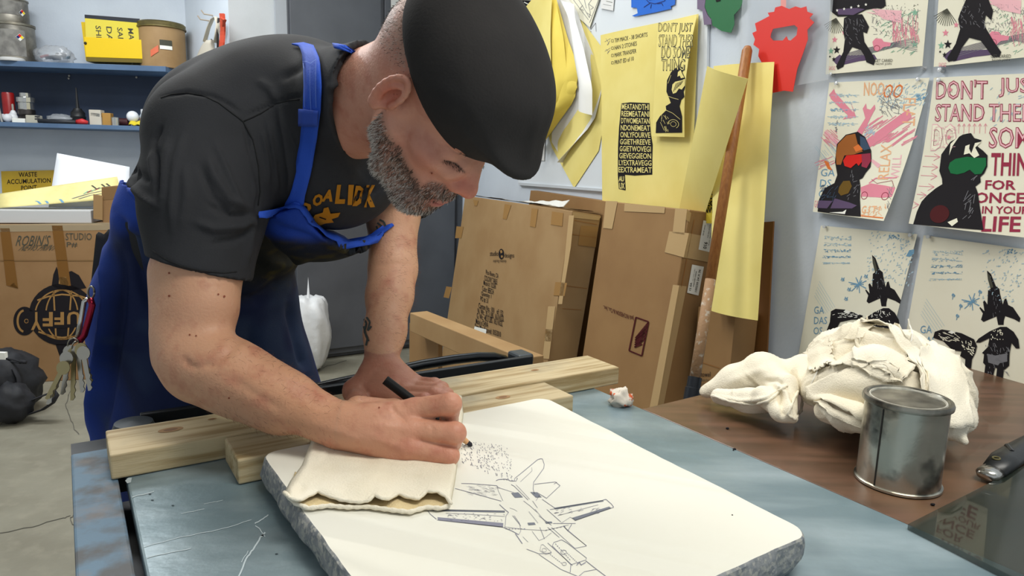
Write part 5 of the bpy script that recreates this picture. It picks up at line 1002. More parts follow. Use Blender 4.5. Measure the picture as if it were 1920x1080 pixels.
mb = MB(); mb.lathe(cc, [(rc-.005, hc-.004), (rc-.0065, hc-.001), (rc-.008, hc-.001), (rc-.0095, hc-.005), (rc-.013, hc-.0055), (0, hc-.005)], 64); mb.build('lid', M_lid, cn, auto=30)
bs_ = math.atan2((CAM-cc)[1], (CAM-cc)[0]); an = bs_-.52
mb = MB(); p0 = cc+A(math.cos(an), math.sin(an), 0)*(rc-.0008); mb.tube([p0+UP*.005, p0+UP*(hc-.01)], .0009, 6); mb.build('side_seam', mat('seam_dk', '3a3834', .4, .6), cn)
# ---- glass slab
M_gl = mat('glass_slab', '2e3e3a', .03, spec=.6, c2='33423c', ns=3)
g0 = onz(1702, 982, ZB+.008); g1 = onz(1920, 872, ZB+.008); dg = nrm(g1-g0); g2 = onz(1880, 1072, ZB+.008); dh = nrm(g2-g0)
gl = [g0, g0+dh*.42, g0+dh*.42+dg*.5, g0+dg*.5]
mb = prism(gl, ZB+.0002, ZB+.008); m_g = bpy.data.materials.new('smoky_glass'); m_g.use_nodes = True; b_ = m_g.node_tree.nodes['Principled BSDF']; b_.inputs['Base Color'].default_value = lin('2c3830'); b_.inputs['Roughness'].default_value = .03; b_.inputs['Alpha'].default_value = .48; b_.inputs['IOR'].default_value = 1.6
mb.build('glass_slab', m_g, None, 'thick green-edged glass ink slab on the brown table at the lower right', 'glass slab', bevel=.001)
# ---- putty knife
kz = ZB+.012
g = empty('putty_knife', onz(1885, 870, ZB), 'black-handled scraper knife with a shiny metal end at the right edge', 'scraper')
hp = [onz(x, y, kz) for x, y in ((1862, 884), (1885, 862), (1915, 842), (1950, 822), (1990, 800))]
mb = MB(); mb.tube(hp, [.016, .0205, .019, .0175, .016], 14, flat=.55, up=UP); mb.build('handle', mat('knife_black', '1a1c1d', .35, bump=.1), g, smooth=True)
mb = MB(); mb.tube([onz(1847, 893, kz-.002), onz(1852, 889, kz-.001), onz(1864, 881, kz)], [.011, .0155, .016], 14, flat=.55, up=UP); mb.build('metal_end', mat('knife_steel', 'c0beb8', .2, .95), g, smooth=True)
hc_ = onz(1868, 859, kz+.0105); mb = MB(); mb.tube([hc_+nrm(hp[1]-hp[0])*.006*math.cos(a)+np.cross(UP, nrm(hp[1]-hp[0]))*.0045*math.sin(a) for a in np.linspace(0, 6.283, 17)], .0012, 6); mb.build('hanging_hole', mat('hole_gold', '6a6238', .4), g)
mb = MB(); q = hp[-1]; mb.box(q-UP*.008, nrm(q-hp[0])*.1, np.cross(UP, nrm(q-hp[0]))*.04, UP*.002, (0, 1), (-.5, .5)); mb.build('blade', mat('knife_steel', 'c0beb8'), g)
for sx in (1903,): q = onz(1895, 838, kz+.008); mb = MB(); mb.tube([onz(1888, 836, kz+.008), onz(1897, 848, kz+.0085)], [.004, .004], 8); mb.build('thumb_stop', mat('knife_black', '1a1c1d'), g)
# orange and white crumpled rag bit at the table's edge
qq = onz(1178, 766, ZB); mb = MB(); mb.blob(qq+UP*.012+EA*.02, (.02, .016, .018), 14, crumple(9, .5)); mb.build('crumpled_wrapper', mat('wrapper', 'd8cfc0', .7, c2='cc5a28', ns=40, lo=.52, hi=.56), None, 'crumpled white and orange scrap at the edge of the press bed', 'scrap', smooth=True)
# ================================================================ THE PERSON
def surfnet(V, lo, h):
    ins = V < 0; c = ins[:-1, :-1, :-1].astype(np.int8)
    tot = np.zeros(c.shape, np.int8)
    offs = [(i, j, k) for i in (0, 1) for j in (0, 1) for k in (0, 1)]
    sh = [n-1 for n in V.shape]
    sl = lambda o: tuple(slice(o[a], o[a]+sh[a]) for a in range(3))
    for o in offs: tot += ins[sl(o)]
    act = (tot > 0) & (tot < 8); idx = np.argwhere(act); n = len(idx)
    vid = -np.ones(c.shape, np.int64); vid[act] = np.arange(n)
    cv = {o: V[idx[:, 0]+o[0], idx[:, 1]+o[1], idx[:, 2]+o[2]] for o in offs}
    acc = np.zeros((n, 3)); cnt = np.zeros(n)
    for o in offs:
        for a in range(3):
            if o[a]: continue
            p = list(o); p[a] = 1; p = tuple(p); A0, B0 = cv[o], cv[p]; m = (A0 < 0) != (B0 < 0)
            t = A0[m]/(A0[m]-B0[m]); q = np.tile(np.array(o, float), (m.sum(), 1)); q[:, a] += t
            acc[m] += q; cnt[m] += 1
    P = (idx+acc/cnt[:, None])*h+np.asarray(lo)
    Q = []
    for a in range(3):
        b, d = (a+1) % 3, (a+2) % 3
        s0 = [slice(None)]*3; s1 = [slice(None)]*3; s0[a] = slice(0, -1); s1[a] = slice(1, None)
        m = ins[tuple(s0)] != ins[tuple(s1)]; e = np.argwhere(m)
        ok = (e[:, b] > 0) & (e[:, d] > 0) & (e[:, b] < sh[b]) & (e[:, d] < sh[d]); e = e[ok]
        q = []
        for db, dd in ((-1, -1), (0, -1), (0, 0), (-1, 0)):
            f = e.copy(); f[:, b] += db; f[:, d] += dd; q.append(vid[f[:, 0], f[:, 1], f[:, 2]])
        q = np.stack(q, 1); fl_ = ~ins[e[:, 0], e[:, 1], e[:, 2]]; q[fl_] = q[fl_][:, ::-1]; Q.append(q)
    return P, np.concatenate(Q)
class Sculpt:
    def __init__(s): s.p = []
    def cone(s, a, b, ra, rb, k=.012, op='u'): s.p.append(('c', np.asarray(a, float), np.asarray(b, float), ra, rb, k, op)); return s
    def chain(s, pts, rs, k=.012, op='u'):
        for i in range(len(pts)-1): s.cone(pts[i], pts[i+1], rs[i], rs[i+1], k, op)
        return s
    def ell(s, c, r, M=np.eye(3), k=.012, op='u'): s.p.append(('e', np.asarray(c, float), np.asarray(r, float), np.asarray(M, float), 0, k, op)); return s
    def half(s, c, n, k=0): s.p.append(('h', np.asarray(c, float), nrm(n), 0, 0, k, 'i')); return s
    def fn(s, lo, hi, f, k=.01, op='u'): s.p.append(('f', np.asarray(lo, float), np.asarray(hi, float), f, 0, k, op)); return s
    def eval(s, lo, hi, h):
        lo = np.asarray(lo, float); n = np.ceil((np.asarray(hi)-lo)/h).astype(int)+1
        ax = [(lo[i]+h*np.arange(n[i])).astype(np.float32) for i in range(3)]
        V = np.full(tuple(n), .2, np.float32)
        for q in s.p:
            ty, a, b, c, d, k, op = q; m = k+3*h+.004
            if ty == 'c': r = max(c, d); bl = np.minimum(a, b)-r-m; bh = np.maximum(a, b)+r+m
            elif ty == 'e': r = np.abs(c)@b; bl = a-r-m; bh = a+r+m
            elif ty == 'f': bl, bh = a-m, b+m
            else: bl, bh = lo-1, np.asarray(hi)+1
            i0 = [max(0, int(np.floor((bl[i]-lo[i])/h))) for i in range(3)]; i1 = [min(n[i], int(np.ceil((bh[i]-lo[i])/h))+1) for i in range(3)]
            if any(i1[i] <= i0[i] for i in range(3)): continue
            sl = tuple(slice(i0[i], i1[i]) for i in range(3))
            X = ax[0][sl[0]][:, None, None]; Y = ax[1][sl[1]][None, :, None]; Z = ax[2][sl[2]][None, None, :]
            if ty == 'c':
                ba = b-a; L2 = max(ba@ba, 1e-12); px, py, pz = X-a[0], Y-a[1], Z-a[2]
                t = np.clip((px*ba[0]+py*ba[1]+pz*ba[2])/L2, 0, 1)
                D = np.sqrt((px-t*ba[0])**2+(py-t*ba[1])**2+(pz-t*ba[2])**2)-(c+(d-c)*t)
            elif ty == 'e':
                px, py, pz = X-a[0], Y-a[1], Z-a[2]; u = [(px*c[0, i]+py*c[1, i]+pz*c[2, i])/b[i] for i in range(3)]
                k0 = np.sqrt(u[0]**2+u[1]**2+u[2]**2); k1 = np.sqrt((u[0]/b[0])**2+(u[1]/b[1])**2+(u[2]/b[2])**2); D = k0*(k0-1)/np.maximum(k1, 1e-6)
            elif ty == 'h': D = (X-a[0])*b[0]+(Y-a[1])*b[1]+(Z-a[2])*b[2]
            else: D = c(X, Y, Z)
            v = V[sl]
            if op == 'u':
                if k > 0: hh = np.clip(.5+.5*(v-D)/k, 0, 1); V[sl] = v+(D-v)*hh-k*hh*(1-hh)
                else: V[sl] = np.minimum(v, D)
            elif op == 's':
                if k > 0: hh = np.clip(.5-.5*(v+D)/k, 0, 1); V[sl] = v+(-D-v)*hh+k*hh*(1-hh)
                else: V[sl] = np.maximum(v, -D)
            elif op == 'i':
                if k > 0: hh = np.clip(.5-.5*(v-D)/k, 0, 1); V[sl] = v+(D-v)*hh+k*hh*(1-hh)
                else: V[sl] = np.maximum(v, D)
            elif op == 'd': V[sl] = v+D
        return surfnet(V, lo, h)
def mesh_np(name, P, Q, m, parent=None, cols=None, org=None, smooth=True, **k):
    og = ORG[parent.name] if parent is not None else A(*org)
    me = bpy.data.meshes.new(name); me.from_pydata((P-og).tolist(), [], Q.tolist()); me.update(); me.materials.append(m)
    if smooth: me.polygons.foreach_set('use_smooth', [True]*len(me.polygons))
    if cols is not None:
        at = me.color_attributes.new('Col', 'FLOAT_COLOR', 'POINT'); at.data.foreach_set('color', np.concatenate([cols, np.ones((len(cols), 1))], 1).astype(np.float32).ravel())
    o = bpy.data.objects.new(name, me); COL.objects.link(o)
    if parent is not None: o.parent = parent
    else: o.location = og
    ORG[o.name] = og; return tag(o, **k)
def vnormals(P, Q):
    n = np.cross(P[Q[:, 2]]-P[Q[:, 0]], P[Q[:, 3]]-P[Q[:, 1]]); N = np.zeros_like(P)
    for i in range(4): np.add.at(N, Q[:, i], n)
    return N/(np.linalg.norm(N, axis=1)[:, None]+1e-12)
def projn(P): v = P-CAM; d = v@_F; return np.stack([960+FPX*(v@_R)/d, 540-FPX*(v@_U)/d, d], 1)
def relax(P, Q, it=1, f=.5):
    n = len(P)
    for _ in range(it):
        S_ = np.zeros_like(P); c = np.zeros(n)
        for i in range(4):
            for j in (1, 3): np.add.at(S_, Q[:, i], P[Q[:, (i+j) % 4]]); np.add.at(c, Q[:, i], 1)
        P = P+(S_/np.maximum(c, 1)[:, None]-P)*f
    return P
def strokes(P, N, L_, only_front=True, dmax=None):
    """folds and creases: each stroke = (px points, width px, height m); measured on the side of the cloth they lie on"""
    pj = projn(P); D = np.zeros(len(P)); vis = (((CAM-P)*N).sum(1) > 0) if only_front else np.ones(len(P), bool)
    for pts, w_, hgt in L_:
        best = np.full(len(P), 1e9); bt = np.zeros(len(P)); n = len(pts)-1
        for i in range(n):
            a, b = A(*pts[i]), A(*pts[i+1]); ab = b-a; t = np.clip(((pj[:, :2]-a)@ab)/(ab@ab), 0, 1); d = np.linalg.norm(pj[:, :2]-a-t[:, None]*ab, axis=1)
            m = d < best; best[m] = d[m]; bt[m] = (i+t[m])/n
        D += np.where(vis, hgt*np.exp(-(best/w_)**2)*np.clip(np.minimum(bt, 1-bt)*5, .15, 1), 0)
    return P+N*D[:, None]
def nz3(P, sc, seed=0):
    r_ = np.random.default_rng(seed); o = np.zeros(len(P))
    for k in range(7): d = nrm(r_.normal(size=3)); o += np.sin(P@d*sc*(.6+.25*k)+r_.uniform(0, 6.3)+1.3*np.sin(P@nrm(r_.normal(size=3))*sc*.7))
    return o/7
# ---- joints
HS = 1.06; HC = A(-.1095281, .92804847, 1.34092906)
HM = np.array([[.5881165, .45871349, .66610878], [-.21994316, .8832722, -.41407152], [-.77829556, .09701622, .62035786]])
def H(x, y, z): return HC+HM@(A(x, y, z)*HS)
Rsh = pt(392, 258, 1.06); Rel = pt(366, 668, .965); Rwr = pt(630, 796, .90)
Lsh = pt(736, 240, 1.30); Lel = pt(737, 505, 1.23); Lwr = pt(713, 690, 1.13)
LAT = nrm(Lsh-Rsh)
Pel = pt(372, 560, 1.42); Abd = pt(400, 410, 1.33); Che = pt(470, 250, 1.24); Uch = pt(560, 202, 1.17); Nkb = pt(662, 192, 1.02)
def frame(s): s = nrm(s); l = nrm(LAT-s*(LAT@s)); return np.stack([l, s, np.cross(l, s)], 1)
# ---- body field
B = Sculpt()
Fc = frame(Uch-Abd); Fu = frame(Uch-Che); Fa = frame(Abd-Pel)
TORSO = [(Uch, (.165, .10, .10), Fu), (Che, (.17, .15, .115), Fc), (pt(590, 292, 1.19), (.145, .12, .095), Fc), (Abd, (.15, .17, .115), frame(Che-Pel)), (Pel, (.17, .15, .125), Fa)]
for c, r_, M_ in TORSO: B.ell(c, r_, M_, .05)
B.chain([Uch, Nkb, H(-.035, 0, -.01)], [.075, .064, .060], .04)
B.cone(H(-.015, 0, -.045), Nkb+A(.01, 0, -.02), .05, .055, .03)
# arms
def arm(sh, el, wr, s=1, back=None):
    up = el-sh; fo = wr-el
    B.cone(sh, sh+up*.35, .062, .058*s, .03); B.chain([sh+up*.2, sh+up*.6, el], [.058*s, .052*s, .045*s], .02)
    B.chain([el, el+fo*.28, el+fo*.65, wr], [.043*s, .042*s, .036*s, .030*s], .02)
arm(Rsh, Rel, Rwr, 1.0); arm(Lsh, Lel, Lwr, .9)
B.cone(pt(380, 480, .99), pt(388, 570, .97), .043, .038, .03)                 # biceps
B.cone(pt(345, 520, 1.01), pt(335, 620, .985), .046, .036, .03)                # triceps
B.cone(pt(322, 676, .975), pt(345, 700, .968), .016, .016, .035)               # elbow point
B.cone(pt(405, 684, .945), pt(485, 727, .925), .034, .030, .03)                # forearm belly
B.cone(pt(370, 715, .955), pt(520, 775, .93), .026, .022, .03)
# ---- right hand
def px3(l): return [pt(*q) for q in l]
MC = px3([(778, 768, .892), (772, 805, .878), (765, 838, .872), (748, 856, .876)])
for m_, r_ in zip(MC, (.0145, .0145, .0135, .0125)): B.cone(Rwr+(m_-Rwr)*.12, m_, .020, r_, .016)
B.ell((Rwr+MC[1])/2, (.045, .032, .022), frame(MC[1]-Rwr)[:, [1, 0, 2]], .02)
FI = [([MC[0], *px3([(845, 757, .872), (842, 787, .905), (848, 801, .932)])], [.0150, .0138, .0118, .0095]),
      ([MC[1], *px3([(853, 812, .868), (848, 830, .897), (842, 822, .925)])], [.0150, .0140, .0115, .0095]),
      ([MC[2], *px3([(842, 854, .868), (830, 862, .893), (806, 856, .905)])], [.0140, .0128, .0108, .0092]),
      ([MC[3], *px3([(815, 866, .872), (806, 868, .892), (786, 862, .902)])], [.0125, .0112, .0098, .0085])]
for P_f, R_f in FI: B.chain(P_f, R_f, .0035)
B.chain(px3([(672, 770, .925), (742, 772, .935), (800, 790, .945), (832, 806, .952)]), [.020, .016, .0125, .010], .008)   # thumb
for m_ in MC[:3]: B.ell(m_+nrm(CAM-m_)*.004, (.012, .011, .010), np.eye(3), .01)
HANDFOLD = [([(702, 745), (760, 765), (800, 775)], 9, 0)]
# ---- left hand
LM = px3([(742, 748, 1.07), (760, 737, 1.085), (772, 727, 1.10), (778, 717, 1.115)])
for m_, r_ in zip(LM, (.014, .014, .013, .012)): B.cone(Lwr+(m_-Lwr)*.1, m_, .022, r_, .018)
B.ell(pt(722, 722, 1.105), (.04, .045, .02), frame(LM[1]-Lwr), .02)
for a, b, c, r_ in (((795, 752, 1.04), (815, 765, 1.02), (818, 775, 1.03), .0115), ((815, 740, 1.05), (835, 750, 1.035), (838, 762, 1.04), .0115), ((822, 732, 1.065), (838, 740, 1.05), (843, 752, 1.05), .0108), ((815, 720, 1.09), (830, 727, 1.08), (838, 738, 1.07), .0095)):
    j = [q for q in ((795, 752), (815, 740), (822, 732), (815, 720))].index((a[0], a[1])); B.chain([LM[j], *px3([a, b, c])], [r_*1.1, r_, r_*.92, r_*.82], .005)
B.chain(px3([(695, 712, 1.115), (665, 733, 1.095), (668, 752, 1.06), (690, 762, 1.04)]), [.022, .017, .013, .011], .012)
# ---- head
def he(c, r_, k=.01, op='u', rot=None):
    M_ = HM if rot is None else HM@rot
    B.ell(H(*c), A(*r_)*HS, M_, k, op)
def hc(a, b, ra, rb, k=.01, op='u'): B.cone(H(*a), H(*b), ra*HS, rb*HS, k, op)
def ry(a): a = math.radians(a); return np.array([[math.cos(a), 0, math.sin(a)], [0, 1, 0], [-math.sin(a), 0, math.cos(a)]])
def rz(a): a = math.radians(a); return np.array([[math.cos(a), -math.sin(a), 0], [math.sin(a), math.cos(a), 0], [0, 0, 1]])
def rx(a): a = math.radians(a); return np.array([[1, 0, 0], [0, math.cos(a), -math.sin(a)], [0, math.sin(a), math.cos(a)]])
he((-.008, 0, .04), (.096, .074, .082), .02); he((.045, 0, .03), (.052, .062, .055), .025)
he((.050, 0, -.034), (.044, .053, .056), .025)
for s_ in (-1, 1):
    he((.062, s_*.043, -.024), (.026, .020, .017), .016)
    hc((.012, s_*.050, -.050), (.065, s_*.022, -.094), .017, .017, .022); hc((.006, s_*.056, -.018), (.012, s_*.050, -.052), .014, .016, .02)
    he((.086, s_*.029, .014), (.014, .024, .008), .012)
he((.080, 0, -.094), (.021, .025, .018), .016); he((.080, 0, -.068), (.026, .034, .030), .02)
for s_ in (-1, 1): he((.103, s_*.033, -.006), (.014, .017, .012), .010, 's')
for s_ in (-1, 1): he((.0765, s_*.032, -.006), (.0145, .0155, .0125), .004)
hc((.092, 0, .006), (.113, 0, -.030), .0095, .0118, .009); he((.1165, 0, -.035), (.013, .0125, .0115), .005)
for s_ in (-1, 1): he((.103, s_*.0125, -.041), (.012, .0078, .008), .009); he((.112, s_*.0062, -.0485), (.0045, .0026, .003), .002, 's')
he((.1035, 0, -.0715), (.0085, .022, .0052), .004); he((.1005, 0, -.0815), (.0088, .019, .0058), .004)
he((.110, 0, -.0764), (.012, .026, .0012), .002, 's')
for s_ in (-1, 1): hc((.100, s_*.024, -.048), (.092, s_*.032, -.068), .0016, .0016, .007, 's')
for s_ in (-1, 1): he((.0925, s_*.0165, -.016), (.013, .011, .017), .010); he((.0885, s_*.026, -.028), (.013, .013, .012), .012)
# ears
for s_ in (-1, 1):
    er = rz(-s_*16)@ry(12)@rx(-s_*8)
    c0 = A(-.003, s_*.0785, .0)
    he(c0, (.0150, .0055, .031), .005, rot=er)
    he(c0+er@A(.002, s_*.006, -.001), (.0095, .0085, .021), .003, 's', rot=er)
    q = []
    for i in range(15):
        t = math.radians(-95+i*20); q.append(c0+er@A(-.0130*math.cos(t), s_*.004, .029*math.sin(t)))
    for a, b in zip(q[:-1], q[1:]): B.cone(H(*a), H(*b), .0034*HS, .0034*HS, .003)
    he(c0+er@A(.0120, s_*.002, -.008), (.004, .005, .007), .004, rot=er)      # tragus
    he(c0+er@A(-.002, s_*.003, -.028), (.008, .0045, .0075), .004, rot=er)     # lobe
    q = [c0+er@A(*v) for v in ((-.003, s_*.003, -.018), (-.0065, s_*.0045, -.004), (-.004, s_*.0045, .010), (.002, s_*.004, .017))]
    for a, b in zip(q[:-1], q[1:]): B.cone(H(*a), H(*b), .0028*HS, .0028*HS, .004)
# beard volume
BEARD = [((.018, .058, -.040), (.036, .050, -.083), .012, .013), ((.036, .050, -.083), (.078, .015, -.104), .013, .014), ((.078, .018, -.104), (.078, -.018, -.104), .014, .014), ((.036, -.050, -.083), (.078, -.015, -.104), .013, .014), ((.018, -.058, -.040), (.036, -.050, -.083), .012, .013), ((.093, -.022, -.062), (.102, 0, -.058), .0062, .0068), ((.093, .022, -.062), (.102, 0, -.058), .0062, .0068), ((.086, -.03, -.095), (.092, .0, -.098), .011, .011)]
for a, b, ra, rb in BEARD: hc(a, b, ra, rb, .012)
# ---- meshes of the body at three finenesses
def inbox(P, lo, hi, m=0): return ((P > np.asarray(lo)+m) & (P < np.asarray(hi)-m)).all(1)
def bbox(pts, m): P = np.array(pts); return P.min(0)-m, P.max(0)+m
hb = bbox([H(x, y, z) for x in (-.11, .13) for y in (-.095, .095) for z in (-.14, .13)], .01)
rb = bbox([pt(655, 790, .9)]+[p for f_ in FI for p in f_[0]], .03); rb[0][0] = pt(640, 790, .9)[0]
lb_ = bbox([Lwr]+LM+px3([(838, 762, 1.04), (668, 752, 1.06)]), .028)
allp = bbox([Rsh, Rel, Rwr, Lsh, Lel, Lwr, Pel, Abd, Che, Uch, HC], .19)
PP, QQ = [], []; n0 = 0; hc_h = .0045
def addm(P, Q):
    global n0
    PP.append(P); QQ.append(Q+n0); n0 += len(P)
P, Q = B.eval(allp[0], allp[1], hc_h); P = relax(P, Q, 1, .4); ctr = P[Q].mean(1)
bad = np.zeros(len(Q), bool)
for b_ in (hb, rb, lb_): bad |= inbox(ctr, b_[0], b_[1], hc_h*1.2)
addm(P, Q[~bad])
for b_, hh in ((hb, .0022), (rb, .0017), (lb_, .0020)): P, Q = B.eval(b_[0], b_[1], hh); addm(P, Q)
P = np.concatenate(PP); Q = np.concatenate(QQ); N = vnormals(P, Q)
SK = [  # skin folds, tendons and creases
 ([(372, 690), (400, 682), (430, 660), (452, 628)], 7, -.0035), ([(340, 668), (355, 685), (375, 690)], 6, -.003), ([(430, 640), (480, 628), (520, 620)], 9, -.003), ([(480, 640), (540, 700), (600, 735)], 10, .002), ([(420, 700), (480, 740), (540, 775)], 8, -.0018),
 ([(692, 795), (740, 800), (768, 806)], 8, .0014), ([(690, 780), (730, 775), (770, 768)], 7, .0014), ([(690, 815), (730, 832), (762, 842)], 7, .0012), ([(732, 757), (742, 775), (765, 790)], 5, -.0018), ([(660, 748), (700, 752), (735, 760)], 6, -.0012), ([(570, 745), (600, 760), (640, 765)], 9, -.0015), ([(575, 790), (640, 810), (680, 830)], 9, .0018),
 ([(806, 796), (812, 804), (808, 815)], 4, -.001), ([(690, 700), (712, 694), (740, 700)], 4, -.0015), ([(675, 720), (690, 735)], 5, -.002), ([(745, 715), (760, 735)], 4, -.0018), ([(700, 500), (740, 495), (775, 498)], 5, -.002)]
arm_only = ~inbox(P, hb[0], hb[1]); P2 = strokes(P, N, SK); P = np.where(arm_only[:, None], P2, P)
# skin colours (own: ruddier hands, ear, nose, grey stubble; painted: shade of the lid crease)
def hx(c): return np.array(lin(c)[:3])
cols = np.tile(hx('cfa080'), (len(P), 1)); mix = lambda c, h_, w_: c*(1-w_[:, None])+hx(h_)*w_[:, None]
sm = lambda x, a, b: np.clip((x-a)/(b-a), 0, 1)
nn = nz3(P, 60, 1)*.5+.5; nn2 = nz3(P, 300, 2)*.5+.5
cols = mix(cols, 'b8785e', nn*.25)
dW = np.linalg.norm(P-Rel, axis=1); fo_ = nrm(Rwr-Rel); tt_ = (P-Rel)@fo_; isr = (P[:, 1] < 1.0) & ~inbox(P, hb[0], hb[1])
cols = mix(cols, 'c08a66', np.where(isr, sm(tt_, .0, .2)*.75, 0)); cols = mix(cols, 'cc947a', np.where(isr, sm(tt_, .2, .3)*.7, 0))
for m_ in MC+[f_[0][1] for f_ in FI]: cols = mix(cols, 'cc7262', np.exp(-(np.linalg.norm(P-m_, axis=1)/.013)**2)*.5)
isl = inbox(P, lb_[0]-A(0, 0, 0), lb_[1]); cols = mix(cols, 'b87a66', isl*.7)
L_ = ((P-HC)@HM)/HS; ih = inbox(P, hb[0], hb[1])
x_, y_, z_ = L_.T; ay = np.abs(y_)
face = ih*1.0
cols = mix(cols, 'c48c78', face*.8)
cols = mix(cols, 'd0705c', face*np.exp(-((x_-.115)**2+y_**2+(z_+.037)**2)/.022**2)*.75)
cols = mix(cols, 'c46e58', face*np.exp(-((x_+.003)**2+(ay-.082)**2*.6+z_**2*.35)/.014**2)*.9)
cols = mix(cols, 'bc7060', face*np.exp(-((x_-.07)**2+(z_+.03)**2)/.03**2)*.4)
lips = face*np.exp(-((z_+.0764)/.0085)**4)*np.exp(-(y_/.024)**4)*(x_ > .088); cols = mix(cols, 'a85a58', lips*.85)
brd = np.full(len(P), 9.)
for a, b, ra, rb_ in BEARD:
    a, b = A(*a), A(*b); ba = b-a; t = np.clip((L_-a)@ba/(ba@ba), 0, 1); brd = np.minimum(brd, np.linalg.norm(L_-a-t[:, None]*ba, axis=1)-(ra+(rb_-ra)*t))
jaw = (x_ > -.022+.25*(-z_-.03))*sm(-z_, .005, .035)
cheekline = sm((-z_-.028)-(np.clip(x_, 0, .09)*.42), -.004, .010)
bm = face*np.where((ay > .02) | (z_ < -.05), 1, 0)*cheekline*(x_ > -.002)*(z_ > -.135)*(1-lips)
must = face*sm(.011-brd, 0, .006)*(z_ < -.045); bm = np.maximum(bm, must*(1-lips)); side = face*((x_ < .012) & (x_ > -.022) & (z_ < .0) & (ay > .055) & (z_ > -.06))*0
bm = bm*(1-face*np.exp(-((x_+.006)**2+(ay-.084)**2+z_**2*.4)/.018**2))
neck_st = face*0
stub = face*sm(z_-.35*0, .0, .03)*sm(-x_, -.012, .012)   # shaved side and back of the head
stub = stub*(1-np.exp(-((x_+.006)**2+(ay-.082)**2+z_**2*.5)/.019**2))
cols = mix(cols, '7a6a62', stub*.6); cols = mix(cols, '6a564c', bm*.8)
cols = mix(cols, '905a4c', face*np.exp(-((z_+.014)/.004)**2)*np.exp(-((ay-.032)/.014)**2)*(x_ > .06)*.5)
lid = face*np.exp(-((z_+.0118+.5*(ay-.032)**2/.03)/.0011)**2)*np.exp(-((ay-.033)/.0135)**4)*(x_ > .07); cols = mix(cols, '3c2620', np.minimum(lid*1.2, 1)); cols = mix(cols, '8c5a4a', face*np.exp(-((z_-.002)/.0013)**2)*np.exp(-((ay-.033)/.014)**4)*(x_ > .07)*.6)  # dark lash line, then the lid crease's shade painted into the skin
eb = face*np.exp(-((z_-.016-.05*(ay-.03))/.0045)**2)*np.exp(-((ay-.032)/.018)**4)*(x_ > .055); cols = mix(cols, '5c4a42', eb*.8)
M_skin = mat('skin', 'cc9c84', .48, attr='Col', c2='a8604c', ns=38, nd=3, lo=.5, hi=.95, bump=.22, bs=260, sss=.12, spec=.4)
porg = A(Pel[0], Pel[1], 0)
person = mesh_np('person', P, Q, M_skin, org=porg, cols=cols, label='man in a black flat cap and blue apron bending over the stone to draw', cat='person')
BODY = (P, Q, N)
from mathutils.bvhtree import BVHTree
def bvh(P, Q): return BVHTree.FromPolygons(P.tolist(), Q.tolist())
class OnMesh:
    def __init__(s, trees): s.t = trees
    def hit(s, x, y):
        d = ray(x, y); best = None
        for t in s.t:
            l, n, i, ds = t.ray_cast(Vector(CAM), Vector(d))
            if l is not None and (best is None or ds < best[2]): best = (A(*l), A(*n), ds)
        return best
    def P(s, x, y, h=0):
        b = s.hit(x, y)
        if b is None: return pt(x, y, 1.2)
        n = b[1] if b[1]@(CAM-b[0]) > 0 else -b[1]; return b[0]+n*(.0015+h)
# ---- tee shirt
M_tee = mat('black_cotton', '2b2c2f', .85, c2='323336', ns=5, bump=.12, bs=400, spec=.25)
T_ = Sculpt()
for c, r_, M_ in TORSO: T_.ell(c, A(*r_)+A(.014, .012, .012), M_, .05)
T_.cone(Uch, Nkb, .095, .078, .04); T_.cone(Nkb, Nkb+nrm(H(-.03, 0, -.03)-Nkb)*.13, .080, .078, .01); T_.ell(pt(640, 320, 1.13), (.10, .10, .09), Fc, .05)
T_.cone(pt(560, 200, 1.17), pt(712, 222, 1.27), .080, .066, .05); T_.cone(pt(530, 212, 1.15), Rsh, .086, .080, .05)
Rhem = pt(376, 505, 1.0); T_.chain([Rsh, Rsh+(Rhem-Rsh)*.5, Rhem+nrm(Rhem-Rsh)*.05], [.084, .080, .069], .045)
Lhem = pt(752, 398, 1.255); T_.chain([Lsh, Lhem+nrm(Lhem-Lsh)*.05], [.068, .058], .04)
# hems, neck opening, lower end
dR = nrm(pt(376-26, 605, 1.0)-Rhem); dLh = nrm(Lhem-Lsh)
def cutbeyond(c, n, rad):  # remove what lies beyond the plane within rad of the arm axis
    c = np.asarray(c); n = nrm(n)
    def f_(X, Y, Z): 
        a = (X-c[0])*n[0]+(Y-c[1])*n[1]+(Z-c[2])*n[2]; d2 = np.sqrt(np.maximum((X-c[0])**2+(Y-c[1])**2+(Z-c[2])**2-a*a, 0)); return np.maximum(-a, d2-rad)
    T_.fn(c-.2, c+.2, f_, 0, 's')
cutbeyond(Rhem, dR, .11); cutbeyond(Lhem, dLh, .085)
T_.cone(Rsh+(Rhem-Rsh)*.75, Rhem+dR*.08, .060, .066, .002, 's'); T_.cone(Lsh+(Lhem-Lsh)*.6, Lhem+dLh*.08, .046, .050, .002, 's')
nd = nrm(H(-.03, 0, -.03)-Nkb); T_.cone(Nkb-nd*.0, Nkb+nd*.16, .0665, .072, .004, 's'); cutbeyond(pt(676, 198, 1.0), pt(676+95, 198+26, .985)-pt(676, 198, 1.0), .14)
T_.half(Pel-A(0, 0, .10), A(0, 0, -1))
tb_ = bbox([Rsh, Lsh, Pel, Abd, Che, Uch, Rhem, Lhem, Nkb], .2); P, Q = T_.eval(tb_[0], tb_[1], .0038); P = relax(P, Q, 2); N = vnormals(P, Q)
P = P+N*(nz3(P, 22, 5)*.003)[:, None]
